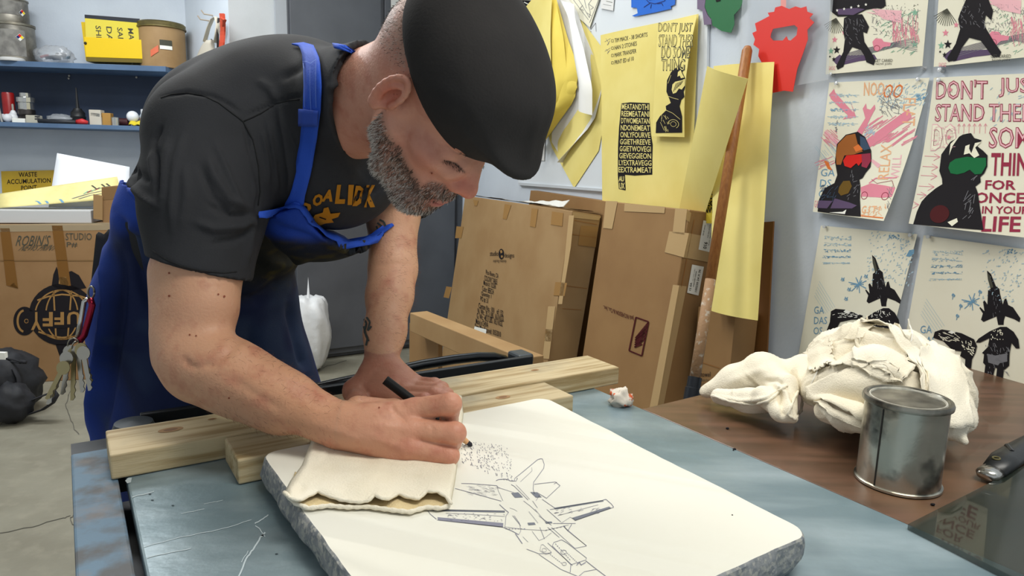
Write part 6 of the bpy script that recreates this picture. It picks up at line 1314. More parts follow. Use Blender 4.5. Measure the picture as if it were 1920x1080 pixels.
FOLD = [([(455, 215), (430, 195), (400, 180), (350, 172), (300, 182)], 3, -.0035), ([(452, 222), (500, 200), (548, 182), (570, 180)], 3, -.003), ([(455, 225), (475, 300), (485, 370), (478, 410)], 4, -.004),
        ([(520, 190), (535, 260), (545, 330), (540, 375)], 5, .004), ([(490, 240), (500, 290), (505, 350)], 4, .003), ([(470, 260), (478, 320), (480, 380)], 4, .003), ([(540, 240), (555, 290), (558, 340)], 5, -.003), ([(350, 240), (330, 300), (322, 380), (325, 450)], 7, .004), ([(400, 260), (430, 330), (455, 390)], 5, .003), ([(370, 300), (400, 370), (440, 410)], 5, -.003), ([(500, 220), (515, 300), (520, 370)], 5, .004), ([(485, 400), (455, 425), (400, 430), (360, 415)], 7, .005), ([(478, 425), (440, 450), (390, 458)], 6, -.004), ([(480, 405), (470, 440), (462, 500)], 6, .004), ([(480, 395), (430, 375), (400, 330), (388, 290)], 8, .005), ([(470, 405), (430, 405), (385, 380)], 6, -.004),
        ([(305, 230), (290, 260), (296, 330), (298, 380)], 5, -.006), ([(300, 260), (285, 300), (290, 350)], 6, .004), ([(318, 250), (308, 330), (300, 400)], 8, .004), ([(345, 300), (350, 370), (335, 440)], 9, .003), ([(520, 150), (560, 130), (580, 110)], 8, -.003), ([(520, 190), (505, 165), (480, 150)], 8, .003), ([(620, 150), (640, 120), (655, 100)], 6, -.003), ([(610, 170), (640, 150), (650, 140)], 5, .003),
        ([(700, 400), (680, 340), (650, 310)], 8, .003), ([(235, 300), (260, 330), (285, 340)], 8, -.004), ([(240, 340), (270, 372), (300, 390)], 7, .005), ([(292, 474), (330, 500), (380, 512), (455, 510)], 3, -.0012)]
P = strokes(P, N, [(a, b*1.0, c*1.4) for a, b, c in FOLD])
tee = mesh_np('tee_shirt', P, Q, M_tee, person)
TEE = bvh(P, Q)
om = OnMesh([TEE])
for c_ in ([(302, 184), (322, 177), (350, 174), (380, 179), (410, 193), (435, 212), (456, 228), (474, 262), (484, 310), (488, 360), (482, 398)], [(456, 228), (490, 212), (520, 194), (545, 188), (570, 186)], [(287, 470), (310, 486), (340, 499), (380, 508), (420, 512), (455, 508)], [(648, 290), (640, 262), (646, 225), (662, 180), (685, 135), (700, 112)]):
    g_c = MB(); pp_ = []
    for i in range(len(c_)-1): pp_ += [om.P(c_[i][0]+(c_[i+1][0]-c_[i][0])*t, c_[i][1]+(c_[i+1][1]-c_[i][1])*t, -.0012) for t in (0, .33, .67)]
    g_c.tube(pp_, .0011, 5); g_c.build('seam', mat('seam_black', '141517', .9), tee, smooth=True)
# ---- apron
AP = Sculpt(); g_ = .024
for c, r_, M_ in TORSO: AP.ell(c, A(*r_)+A(g_, g_, g_-.002), M_, .05)
Wst = Pel+A(-.0, 0, .02)
l2 = nrm(A(LAT[0], LAT[1], 0)); f2 = A(l2[1], -l2[0], 0)
SKR = [(1.14, Abd*.5+Pel*.5, .13, .12), (.95, Pel, .195, .175), (.70, Pel+f2*.035+l2*.02, .228, .21), (.38, Pel+f2*.04+l2*.02, .255, .235)]
def skirt(g):
    zs = [s_[0] for s_ in SKR][::-1]
    def f_(X, Y, Z):
        z = Z+0*X; I = lambda k: np.interp(Z.ravel(), zs, [k(s_) for s_ in SKR][::-1]).reshape(Z.shape)
        cx, cy, ra, rb_ = I(lambda s_: s_[1][0]), I(lambda s_: s_[1][1]), I(lambda s_: s_[2]), I(lambda s_: s_[3])
        u = ((X-cx)*l2[0]+(Y-cy)*l2[1]); v = ((X-cx)*f2[0]+(Y-cy)*f2[1]); th = np.arctan2(v/rb_, u/ra)
        fold = 1+.035*np.sin(th*7+.8+3*Z)*np.clip((1.0-Z)*2.2, 0, 1)+.02*np.sin(th*15+2)*np.clip((.95-Z)*2, 0, 1)
        return (np.sqrt((u/ra)**2+(v/rb_)**2)/fold-1)*.18-g
    return f_
slo = Pel-A(.34, .34, Pel[2]-.36); shi = Pel+A(.34, .34, .2); AP.fn(slo, shi, skirt(0), .05); AP.ell(pt(640, 345, 1.15), (.105, .11, .095), Fc, .05); AP.ell(pt(605, 412, 1.16), (.10, .075, .065), Fc, .05)
EDGE = [(150, 340), (232, 347), (260, 362), (300, 388), (400, 408), (475, 403), (520, 388), (562, 372), (585, 405), (610, 432), (650, 452), (690, 446), (725, 420), (760, 392), (900, 380)]
def upcut(X, Y, Z):
    X, Y, Z = np.broadcast_arrays(X, Y, Z); v = [X-CAM[0], Y-CAM[1], Z-CAM[2]]; d = v[0]*_F[0]+v[1]*_F[1]+v[2]*_F[2]
    sx = 960+FPX*(v[0]*_R[0]+v[1]*_R[1]+v[2]*_R[2])/d
    yy = np.interp(sx, [e[0] for e in EDGE], [e[1] for e in EDGE]); zz = 1.25+(305-yy)*np.clip(1.22, 1, 2)/FPX*1.0
    return Z-zz
AP.fn(tb_[0]-.2, tb_[1]+.2, upcut, 0, 'i'); AP.half(A(0, 0, .38), A(0, 0, -1))
P, Q = AP.eval(*bbox([slo, shi, Uch, Che, Nkb], .12), .005); 
ctr = P[Q].mean(1); nq = np.cross(P[Q[:, 2]]-P[Q[:, 0]], P[Q[:, 3]]-P[Q[:, 1]]); nq /= np.linalg.norm(nq, axis=1)[:, None]+1e-12; sx_ = projn(ctr)[:, 0]; ez = 1.25+(305-np.interp(sx_, [e[0] for e in EDGE], [e[1] for e in EDGE]))*1.22/FPX; capz = (ctr[:, 2] < .386) | ((np.abs(ctr[:, 2]-ez) < .007) & (nq[:, 2] > .6) & (sx_ < 470)); P = relax(P, Q[~capz], 2, .5); Q = Q[~capz]; N = vnormals(P, Q)
P = P+N*(nz3(P, 26, 9)*.003)[:, None]
AF = [([(215, 400), (240, 440), (260, 520), (290, 600)], 9, -.008), ([(200, 440), (205, 560), (185, 700), (165, 830)], 8, .010), ([(232, 450), (225, 600), (205, 720), (190, 820)], 9, -.008), ([(230, 420), (280, 440), (300, 445)], 8, .006), ([(240, 350), (262, 375), (290, 392)], 5, .006), ([(300, 600), (330, 680), (360, 760)], 14, .008), ([(470, 600), (480, 700), (470, 760)], 14, -.008), ([(540, 560), (560, 640), (575, 700)], 9, -.008), ([(500, 420), (560, 440), (600, 455)], 8, -.004), ([(600, 445), (650, 470), (700, 455)], 6, .006), ([(480, 480), (530, 500), (580, 480)], 12, .006), ([(420, 560), (480, 560), (550, 510)], 10, -.006)]
P = strokes(P, N, [(a, b, c*1.8) for a, b, c in AF])
acol = np.tile(hx('2346a8'), (len(P), 1)); pj = projn(P); N = vnormals(P, Q)
# ink-stained front of the apron: a stain with its own shape on the chest and lap
ctrl = (P-Pel); fr_ = (P-Pel)@f2; la = (P-Pel)@l2; nzs = nz3(P, 18, 12)
st_ = sm(fr_+.05*nzs, -.06, .05)*sm(.25-np.abs(la)+.03*nzs, 0, .07)*sm(1.14-P[:, 2]+.03*nzs, -.01, .03); acol = mix(acol, '131a2a', st_*.88)
st2 = sm(nzs+nz3(P, 60, 14), .1, .6)*st_; acol = mix(acol, '2c3e5c', st2*.7)
bibst = sm(1.142-P[:, 2]+.008*nzs, 0, .015)*sm(P[:, 0], -.62, -.52)*sm(P[:, 2], .98, 1.04); acol = mix(acol, '1c1f16', bibst*.9); acol = mix(acol, '4c4416', bibst*sm(nz3(P*A(1, 1, 3), 90, 4), .1, .5)*.6)
M_ap = mat('apron_cotton', '2346a8', .75, attr='Col', bump=.15, bs=350, spec=.25)
apron = mesh_np('apron', P, Q, M_ap, person, cols=acol)
q = apron.modifiers.new('solid', 'SOLIDIFY'); q.thickness = .002
APR = bvh(P, Q)
M_strap = mat('apron_strap', '2c56c4', .7, bump=.15, bs=350, spec=.25)
def ribbon(name, L_, R__, trees, m, parent, lift=.003, n=26, th=.002):
    om = OnMesh(trees)
    def ev(c, t): k = min(int(t*(len(c)-1)), len(c)-2); u = t*(len(c)-1)-k; return A(*c[k])*(1-u)+A(*c[k+1])*u
    g = MB(); pts = []
    g.grid(lambda a, b: om.P(*(ev(L_, b)*(1-a)+ev(R__, b)*a), lift), 4, n, -th if False else th); return g.build(name, m, parent, smooth=True)
ribbon('neck_strap', [(548, 88), (562, 92), (573, 110), (576, 160), (574, 215), (566, 270), (552, 330), (540, 372), (530, 385)], [(570, 86), (592, 92), (604, 115), (608, 160), (606, 205), (597, 260), (586, 320), (574, 365), (572, 380)], [TEE, APR], M_strap, person, .004)
ribbon('neck_strap', [(628, 90), (660, 92), (690, 96), (712, 103)], [(632, 97), (662, 99), (690, 103), (712, 108)], [TEE], M_strap, person, .004, 10)
INKC['stitch'] = '6f8fe0'; om = OnMesh([TEE, APR]); ik = Ink(om, .006)
for l in ([(577, 118), (590, 125), (601, 118)], [(578, 122), (580, 200)], [(601, 120), (602, 200)], [(577, 205), (604, 208)], [(575, 228), (603, 228)], [(590, 130), (592, 205)]): ik.line('stitch', [(l[i][0]+(l[i+1][0]-l[i][0])*t, l[i][1]+(l[i+1][1]-l[i][1])*t) for i in range(len(l)-1) for t in np.linspace(0, 1, 8)], .8)
ik.done(person, {'stitch': 'strap_stitching'})
# bib top band
ribbon('bib_hem', [(478, 400), (520, 386), (562, 372), (585, 402), (612, 430), (650, 449), (692, 442), (728, 414), (750, 398)], [(480, 412), (522, 398), (560, 390), (578, 418), (606, 446), (650, 465), (696, 458), (732, 428), (756, 406)], [APR, TEE], M_strap, person, .004, 30)
ribbon('strap_patch', [(572, 203), (571, 232)], [(607, 205), (605, 232)], [TEE], mat('strap_patch', '2a4cae', .8), person, .009, 4)
# chest print
ik = Ink(OnMesh([TEE]), .0016)
for ch, x0, y0, x1, y1, r_ in (('D', 562, 378, 585, 398, 0), ('O', 588, 362, 606, 384, 0), ('A', 606, 354, 626, 376, 0), ('L', 630, 345, 648, 380, 0), ('I', 652, 345, 660, 382, 0), ('D', 662, 347, 680, 384, 0), ('K', 684, 350, 703, 386, 0)): ik.text('gold', ch, x0, y0, x1, y1, bold=.05, shear=.25)
ik.poly('gold', [(584, 412), (592, 400), (606, 396), (608, 388), (616, 386), (620, 398), (638, 396), (634, 404), (622, 408), (626, 414), (610, 416), (600, 420)]); ik.line('black', [(600, 404), (612, 408)], 2, h=.0006)
ik.done(person, {'gold': 'chest_print', 'black': 'chest_print'})
# ---- trousers and shoes
M_tr = mat('trousers', '17191f', .8, c2='1e222a', ns=6)
TR = Sculpt(); 
for s_ in (-1, 1):
    hp_ = Pel+l2*s_*.085-A(0, 0, .03); kn = A(*(Pel+l2*s_*.11+f2*.03)[:2], .50); an_ = A(*(Pel+l2*s_*.13-f2*.03)[:2], .09); TR.chain([hp_, kn, an_], [.095, .065, .05], .03)
TR.ell(Pel, (.178, .145, .13), Fa, .04); TR.half(A(0, 0, .04), A(0, 0, -1)); TR.half(Pel+A(0, 0, .09), A(0, 0, 1))
P, Q = TR.eval(*bbox([Pel+A(-.3, -.3, .1), Pel+A(.3, .3, -Pel[2])], .02), .008); mesh_np('trousers', relax(P, Q, 1), Q, M_tr, person)
for s_ in (-1, 1):
    sh_ = Sculpt(); c = A(*(Pel+l2*s_*.13-f2*.03)[:2], 0); sh_.chain([c+A(0, 0, .05)-f2*.03, c+f2*.08+A(0, 0, .04), c+f2*.18+A(0, 0, .032)], [.045, .045, .04], .02); sh_.half(A(0, 0, .002), A(0, 0, -1)); P, Q = sh_.eval(c-.26, c+.26, .007); mesh_np('shoe', P, Q, mat('shoe', '1a1a1c', .5), person)
# shirt tail at the hip
g = MB(); g.grid(lambda a, b: pt(170+28*a+10*(1-b), 440+95*b-8*a, 1.40)+UP*.004*math.sin(9*a), 6, 8, .004); g.build('shirt_tail', M_tee, person, smooth=True)
FOLD2 = 0
# ---- cap
CP = Sculpt()
def ce(c, r_, k=.01, op='u', rot=None): CP.ell(H(*c), A(*r_)*HS, HM if rot is None else HM@rot, k, op)
ce((.010, 0, .070), (.110, .092, .080), .02, rot=ry(18)); ce((.055, 0, .066), (.076, .085, .064), .03, rot=ry(18))
ce((.108, 0, .052), (.052, .064, .012), .03, rot=ry(16))
cn_ = HM@nrm(A(-.38, 0, -1)); CP.half(H(.0, 0, .031), cn_, .006)
cbx = bbox([H(x, y, z) for x in (-.14, .20) for y in (-.11, .11) for z in (-.06, .17)], .01); P, Q = CP.eval(*cbx, .0035); P = relax(P, Q, 2); N = vnormals(P, Q); P = P+N*(nz3(P, 40, 21)*.0015)[:, None]
P = strokes(P, N, [([(760, 100), (775, 190), (815, 255), (870, 300), (940, 322)], 3, -.0015), ([(985, 322), (1000, 250), (1020, 180)], 10, .002), ([(800, 150), (860, 200), (900, 270)], 20, .002)])
cap = mesh_np('flat_cap', P, Q, mat('cap_wool', '2b2a2a', .9, c2='343231', ns=7, bump=.1, bs=300, spec=.15), person)
ik = Ink(OnMesh([bvh(P, Q)]), .0012); ik.line('black', [(x, y) for x, y in ((766, 130), (776, 180), (792, 220), (815, 252), (845, 278), (880, 298), (920, 312), (960, 318))], 1.6) if 0 else None
# ---- hair: beard strands, stubble, lashes, arm hair
def hairs(name, mask, n, L0, L1, w_, dirf, colf, seed, kind='stuff'):
    P, Q, N = BODY; N_ = vnormals(BP, Q); r_ = np.random.default_rng(seed); w8 = mask[Q].mean(1)
    ar = np.linalg.norm(np.cross(BP[Q[:, 2]]-BP[Q[:, 0]], BP[Q[:, 3]]-BP[Q[:, 1]]), axis=1)*w8; ar[w8 < .3] = 0
    f_ = r_.choice(len(Q), n, p=ar/ar.sum()); u = r_.uniform(size=(n, 1)); v = r_.uniform(size=(n, 1)); q = BP[Q[f_]]; p = (q[:, 0]*(1-u)+q[:, 1]*u)*(1-v)+(q[:, 3]*(1-u)+q[:, 2]*u)*v; nn_ = N_[Q[f_, 0]]
    d = dirf(p, nn_, r_); d /= np.linalg.norm(d, axis=1)[:, None]; l = r_.uniform(L0, L1, (n, 1)); t = p+d*l*.5+nn_*l*.08; e = p+d*l-nn_*l*.1
    sd_ = np.cross(d, (CAM-p)); sd_ /= np.linalg.norm(sd_, axis=1)[:, None]; sd_ = sd_*w_/2
    V = np.stack([p-sd_, p+sd_, t+sd_*.8, t-sd_*.8, e], 1).reshape(-1, 3); b = np.arange(n)*5
    quads = np.stack([b, b+1, b+2, b+3], 1).tolist(); tri = np.stack([b+3, b+2, b+4], 1).tolist(); og = ORG[person.name]
    me = bpy.data.meshes.new(name); me.from_pydata((V-og).tolist(), [], quads+tri); at = me.color_attributes.new('Col', 'FLOAT_COLOR', 'POINT'); c = np.repeat(colf(p, r_), 5, 0)
    at.data.foreach_set('color', np.concatenate([c, np.ones((len(c), 1))], 1).astype(np.float32).ravel()); me.materials.append(mat('hair', '888888', .6, attr='Col', spec=.3))
    o = bpy.data.objects.new(name, me); COL.objects.link(o); o.parent = person; ORG[o.name] = og; o['kind'] = kind; return o
BP = BODY[0]; BP = np.array([v.co[:] for v in person.data.vertices])+porg if False else None
me_ = person.data; co_ = np.empty(len(me_.vertices)*3); me_.vertices.foreach_get('co', co_); BP = co_.reshape(-1, 3)+porg
hv = lambda x, y, z: HM@A(x, y, z)
def bcol(p, r_):
    l = ((p-HC)@HM)/HS; w_ = np.clip(sm(-l[:, 2]-.50*l[:, 0], .028, .055)*.62+(l[:, 0] < .022)*.3+.03, 0, .8); w_ = np.where((l[:, 0] > .085) & (l[:, 2] > -.085), .25, w_); pick = r_.uniform(size=len(p)) < w_
    c = np.where(pick[:, None], hx('cbc5bd'), hx('42362e')); return c*(.6+.5*r_.uniform(size=(len(p), 1)))
hairs('beard', bm*(P.shape[0] > 0) if False else bm, 11000, .004, .009, .0004, lambda p, n, r_: n*.35+hv(-.15, 0, -1)*.9+r_.normal(size=p.shape)*.32, bcol, 3)
hairs('stubble_hair', stub, 2600, .002, .004, .0004, lambda p, n, r_: n*.6+hv(-.5, 0, -1)*.7+r_.normal(size=p.shape)*.3, lambda p, r_: np.where((r_.uniform(size=(len(p), 1)) < .4), hx('b0a8a0'), hx('3c3430')), 4)
lash = face*np.exp(-((z_+.0135)/.0022)**2)*np.exp(-((ay-.034)/.013)**4)*(x_ > .07)
hairs('eyelashes', lash, 130, .003, .005, .0004, lambda p, n, r_: n*.9+hv(.3, 0, -.5)+r_.normal(size=p.shape)*.15, lambda p, r_: np.tile(hx('1c1614'), (len(p), 1)), 5)
hairs('eyebrows', eb, 500, .005, .009, .0005, lambda p, n, r_: n*.3+hv(-.2, 0, .2)+np.sign(((p-HC)@HM)[:, 1:2])*hv(0, 1, 0)*.8+r_.normal(size=p.shape)*.2, lambda p, r_: np.tile(hx('40342e'), (len(p), 1)), 6)
armm = np.where((np.linalg.norm(BP-Rel, axis=1) < .30) & isr, sm(tt_, .03, .1)*sm(-tt_, -.27, -.22), 0)+((BP[:, 1] > 1.05) & (BP[:, 2] < 1.13) & (BP[:, 2] > .95) & (np.abs(BP[:, 0]-Lel[0]) < .09) & ~isl)*.8
hairs('arm_hair', armm, 1500, .006, .011, .00022, lambda p, n, r_: n*.15+fo_*.8+r_.normal(size=p.shape)*.35, lambda p, r_: np.tile(hx('6a4636'), (len(p), 1)), 7)
# tattoos (flat ink in the skin of the far arm), moles
BT = bvh(BODY[0], BODY[1]); ik = Ink(OnMesh([BT]), -.0006)
INKC['tattoo'] = '4a5250'; INKC['mole'] = '8a4a38'
for p_ in ([(682, 598), (688, 606), (684, 622), (690, 634), (687, 648)], [(688, 595), (694, 604), (690, 620), (697, 612)], [(683, 612), (687, 630), (692, 640)], [(708, 418), (716, 424), (722, 436)], [(706, 424), (712, 438), (720, 442)], [(712, 412), (720, 416), (724, 426)]): ik.line('tattoo', [(p_[i][0]+(p_[i+1][0]-p_[i][0])*t, p_[i][1]+(p_[i+1][1]-p_[i][1])*t) for i in range(len(p_)-1) for t in (0, .33, .67, 1)], 3.6)
for x, y, r_ in ((318, 512, 2), (318, 555, 2.2), (420, 556, 2.2), (409, 552, 1.8), (356, 628, 1.8), (368, 630, 1.6), (430, 746, 1.8), (711, 765, 1.6), (810, 324, 1.8)): ik.poly('mole', circ(x, y, r_, r_, n=8)[:-1])
ik.done(person, {'tattoo': 'tattoo', 'mole': 'mole'})
# ================================================================ PENCIL, RAGS, KEYS, BAG
tip = onz(885, 836, ZS+.0008); top = pt(722, 712, .935); dp = nrm(top-tip)
g = empty('grease_pencil', tip, 'black wooden drawing pencil held in the man\'s fist, its tip on the stone', 'pencil')
mb = MB(); mb.lathe(tip, [(.0012, 0), (.0032, .0022), (.0034, .0075)], 12, dp); mb.build('lead', mat('lead', '1a1824', .5), g, auto=40)
mb = MB(); mb.lathe(tip, [(.0033, .0073), (.0058, .026)], 16, dp); mb.build('bare_wood', mat('pencil_wood', 'd0a070', .6), g, auto=40)
mb = MB(); mb.lathe(tip, [(.0058, .0258), (.0062, .028), (.0064, np.linalg.norm(top-tip)-.001), (.0058, np.linalg.norm(top-tip)), (0, np.linalg.norm(top-tip))], 16, dp); mb.build('barrel', mat('pencil_black', '080909', .55, spec=.2), g, auto=40)
M_rag = mat('cream_cotton', 'f0e8d4', .9, c2='e8dec6', ns=8, bump=.35, bs=420, bump2=.2, bs2=60, spec=.15)
# folded cloth on the stone
fc_e = empty('folded_cloth', onz(700, 860, ZS), "folded cream cotton cloth lying on the stone under the man's drawing hand", 'cloth')
def poly_at(c, t):
    L__ = [0]
    for i in range(len(c)-1): L__.append(L__[-1]+math.dist(c[i], c[i+1]))
    t *= L__[-1]
    for i in range(len(c)-1):
        if t <= L__[i+1]+1e-9: u = (t-L__[i])/(L__[i+1]-L__[i]+1e-9); return A(*c[i])*(1-u)+A(*c[i+1])*u
    return A(*c[-1])
CB = [(590, 812), (640, 790), (720, 765), (800, 745), (852, 738), (866, 742)]
CF = [(533, 923), (545, 934), (562, 938), (580, 929), (597, 921), (612, 928), (640, 937), (670, 941), (690, 939), (703, 927), (716, 934), (730, 935), (747, 925), (765, 932), (785, 935), (800, 921), (820, 921), (836, 930), (846, 944)]
CL = [(590, 812), (578, 840), (566, 872), (545, 900), (533, 923)]; CR = [(866, 742), (869, 775), (862, 840), (854, 900), (846, 944)]
hF = lambda t: .006+.0045*max(0, math.sin((t-.47)*19))*(t > .47)+.004*math.exp(-((t-.03)/.05)**2)
def top_(a, b):
    p = poly_at(CB, a)*(1-b)+poly_at(CF, a)*b
    l_ = poly_at(CL, b); r_ = poly_at(CR, b); q = p+(l_-(poly_at(CB, 0)*(1-b)+poly_at(CF, 0)*b))*(1-a)+(r_-(poly_at(CB, 1)*(1-b)+poly_at(CF, 1)*b))*a
    ed_ = min(1, a/.035, (1-a)/.03, b/.03); ed_ = math.sin(ed_*math.pi/2)
    mid = .0125+.0012*math.sin(a*9+b*5)+.0012*math.sin(a*17-b*9+1)+.0012*mnoise.noise(Vector((a*9, b*7, 2)))+.006*math.exp(-((a-.02)/.06)**2-((b-.93)/.09)**2)-.0035*math.exp(-((a-.075)/.03)**2-((b-.86)/.07)**2)
    fr = hF(a)+.004; z = .0015+(mid*(1-max(0, (b-.86)/.14)**2)+fr*max(0, (b-.86)/.14)**2)*ed_
    return onz(q[0], q[1], ZS+z)
mb = MB(); mb.grid(top_, 90, 60, .0022); mb.build('top_layer', M_rag, fc_e, smooth=True)
CF2 = [(540, 930), (553, 943), (577, 953), (617, 948), (650, 951), (690, 950), (740, 957), (768, 960), (785, 955), (800, 951), (827, 953), (843, 948)]
def bot_(a, b):
    p = (poly_at(CB, a)*.35+poly_at(CF, a)*.65)*(1-b)+poly_at(CF2, a)*b; return onz(p[0], p[1], ZS+.0028+.0016*b+.0008*math.sin(a*30)*b)
mb = MB(); mb.grid(bot_, 70, 20, .0022); mb.build('bottom_layer', mat('cotton_inner_shade', 'dcc79a', .9, bump=.3, bs=400, spec=.1), fc_e, smooth=True)  # ochre tone puts the shadow and glow between the layers into the colour
for c_, z_, r_ in ((CF, None, .0022), (CF2, .0045, .0026)):
    mb = MB(); mb.tube([onz(*poly_at(c_, t), ZS+((hF(t)+.0045) if z_ is None else z_)) for t in np.linspace(0, 1, 70)], [r_*(1+.15*math.sin(i*1.7)) for i in range(70)], 8); mb.build('hem', M_rag, fc_e, smooth=True)
# rag heap on the brown table
def ridged(P, sc, seed, sharp=2.0):
    r_ = np.random.default_rng(seed); W = np.stack([nz3(P, sc*.45, seed+40+i) for i in range(3)], 1)*1.6/sc*3; q = P+W; o = np.zeros(len(P))
    for k in range(3): d = nrm(r_.normal(size=3)*A(1, 1, .7)); ph = q@d*sc*(.7+.35*k)+r_.uniform(0, 6.3); o = np.maximum(o, (1-np.abs(np.sin(ph*.5)))**sharp*(.75+.25*k/2))
    return o-.35
def rag_heap():
    R_ = Sculpt(); q = lambda x, y, d: pt(x, y, d)
    R_.ell(q(1668, 712, 1.21), (.112, .09, .078), np.eye(3), .03); R_.ell(q(1598, 678, 1.24), (.075, .07, .06), np.eye(3), .03); R_.ell(q(1742, 742, 1.13), (.068, .065, .070), np.eye(3), .03)
    for a, b, ra, rb_ in (((1540, 672, 1.26), (1605, 640, 1.22), .024, .030), ((1605, 636, 1.20), (1695, 655, 1.14), .028, .028), ((1695, 655, 1.14), (1735, 735, 1.08), .024, .026), ((1700, 655, 1.20), (1765, 700, 1.14), .032, .028), ((1770, 705, 1.12), (1800, 785, 1.03), .026, .022), ((1540, 730, 1.16), (1610, 720, 1.10), .032, .034), ((1550, 770, 1.10), (1620, 790, 1.04), .02, .022), ((1775, 790, 1.03), (1808, 828, 1.0), .020, .010), ((1560, 660, 1.24), (1545, 730, 1.18), .03, .03), ((1640, 700, 1.10), (1700, 740, 1.06), .04, .035), ((1745, 750, 1.06), (1772, 795, 1.02), .036, .026)): R_.cone(q(*a), q(*b), ra, rb_, .014)
    R_.half(A(0, 0, ZB+.0008), A(0, 0, -1)); b_ = bbox([q(1500, 600, 1.3), q(1850, 850, .98), q(1850, 600, 1.3), q(1500, 700, 1.0)], .04); b_[0][2] = ZB-.002
    P, Q = R_.eval(*b_, .0030); P = relax(P, Q, 2); N = vnormals(P, Q)
    P = P+N*(nz3(P, 30, 31)*.006+ridged(P, 50, 5, 3.5)*.006+ridged(P, 110, 8, 4)*.002)[:, None]; N = vnormals(P, Q) 
    P[:, 2] = np.maximum(P[:, 2], ZB+.0006)
    o = mesh_np('rag_heap', P, Q, M_rag, None, org=A(*q(1680, 690, 1.22)[:2], ZB), label='large crumpled heap of cream cotton rags behind the paint can', cat='rags'); t_ = bvh(P, Q); ORG[o.name] = A(*q(1680, 690, 1.22)[:2], ZB)
    om_ = OnMesh([t_])
    def ev(c, t): k = min(int(t*(len(c)-1)), len(c)-2); u = t*(len(c)-1)-k; u = u; return A(*c[k])*(1-u)+A(*c[k+1])*u
    PT = [ # left chain, right chain, lift at (left, right, top, bottom), wrinkle seed
     ([(1562, 650), (1560, 672), (1562, 690)], [(1613, 622), (1650, 640), (1648, 690)], (.004, .002, .003, .007), 1),
     ([(1613, 622), (1610, 650), (1604, 690)], [(1690, 640), (1712, 690), (1690, 728)], (.008, .006, .004, .009), 2),
     ([(1602, 692), (1560, 705), (1514, 727), (1522, 742)], [(1604, 690), (1650, 700), (1690, 745), (1668, 812)], (.003, .006, .002, .009), 3),
     ([(1715, 658), (1724, 700), (1738, 760), (1742, 800)], [(1745, 645), (1790, 665), (1812, 720), (1815, 800)], (.010, .003, .004, .006), 4),
     ([(1515, 662), (1518, 680), (1522, 700)], [(1560, 645), (1568, 660), (1556, 690)], (.003, .008, .006, .003), 5),
     ([(1618, 600), (1600, 615), (1590, 640)], [(1650, 598), (1640, 612), (1622, 640)], (.005, .003, .004, .008), 6),
     ([(1618, 606), (1650, 604), (1685, 622), (1716, 664), (1730, 712), (1734, 772)], [(1622, 618), (1650, 616), (1678, 633), (1702, 670), (1716, 714), (1720, 772)], (.010, .012, .006, .006), 7),
     ([(1604, 684), (1640, 680), (1676, 698), (1700, 722)], [(1604, 693), (1640, 690), (1670, 708), (1692, 732)], (.012, .010, .006, .006), 8),
     ([(1530, 752), (1560, 778), (1596, 792), (1640, 806)], [(1536, 745), (1566, 768), (1600, 781), (1640, 794)], (.006, .003, .003, .003), 9)]
    for Lc, Rc, lf, sd_ in PT:
        def pf(a, b):
            q_ = ev(Lc, b)*(1-a)+ev(Rc, b)*a; l_ = lf[0]*(1-a)**2+lf[1]*a*a+lf[2]*(1-b)**2+lf[3]*b*b
            w_ = .0022*mnoise.noise(Vector((q_[0]/22, q_[1]/22, sd_*3.3)))+.0012*mnoise.noise(Vector((q_[0]/7, q_[1]/14, sd_*1.7)))+.004*math.sin(3.14*a)*math.sin(3.14*b)
            return om_.P(q_[0], q_[1], max(.001, l_+w_))
        g_ = MB(); g_.grid(pf, 20, 24, .0016); 
        vv = np.array(g_.v); h_ = len(vv)//2; n1 = 21
        for it in range(3):   # ease out jumps between neighbouring points
            T0 = vv[:h_].reshape(25, 21, 3).copy(); T1 = T0.copy(); T1[1:-1, 1:-1] = (T0[1:-1, 1:-1]*2+T0[:-2, 1:-1]+T0[2:, 1:-1]+T0[1:-1, :-2]+T0[1:-1, 2:])/6; dlt = (T1-T0).reshape(-1, 3); vv[:h_] += dlt; vv[h_:] += dlt
        g_.v = [tuple(x) for x in vv]; g_.build('cloth_fold', M_rag, o, smooth=True)
    for c_ in ([(1703, 598), (1708, 620), (1706, 640), (1698, 658)], [(1556, 640), (1550, 670), (1535, 700), (1522, 725)]): om_ = OnMesh([t_]); g_c = MB(); g_c.tube([om_.P(c_[i][0]+(c_[i+1][0]-c_[i][0])*t, c_[i][1]+(c_[i+1][1]-c_[i][1])*t, .003) for i in range(3) for t in (0, .5)]+[om_.P(*c_[3], .003)], .0011, 6); g_c.build('loose_thread', mat('thread_white', 'f0ece0', .8), o)
    return o
rag_heap()
R2 = Sculpt()
for pts_, rs in (([(1325, 735, 1.28), (1380, 715, 1.27), (1430, 700, 1.26), (1450, 720, 1.24)], [.012, .03, .036, .028]), ([(1345, 742, 1.24), (1400, 750, 1.2), (1450, 750, 1.18)], [.012, .02, .02]), ([(1440, 700, 1.24), (1470, 725, 1.18), (1480, 770, 1.13)], [.03, .02, .014]), ([(1430, 740, 1.17), (1465, 775, 1.12), (1488, 785, 1.11)], [.014, .012, .008]), ([(1470, 700, 1.24), (1510, 690, 1.24), (1520, 720, 1.2)], [.022, .024, .024])): R2.chain(px3(pts_), rs, .012)
R2.half(A(0, 0, ZB+.0008), A(0, 0, -1)); b_ = bbox(px3([(1320, 680, 1.3), (1530, 790, 1.08), (1530, 690, 1.3), (1320, 760, 1.15)]), .03); b_[0][2] = ZB-.002; b_[1][2] += .05
P, Q = R2.eval(*b_, .0026); P = relax(P, Q, 2); N = vnormals(P, Q); P = P+N*(nz3(P, 45, 33)*.003+ridged(P, 60, 15, 3)*.003)[:, None]
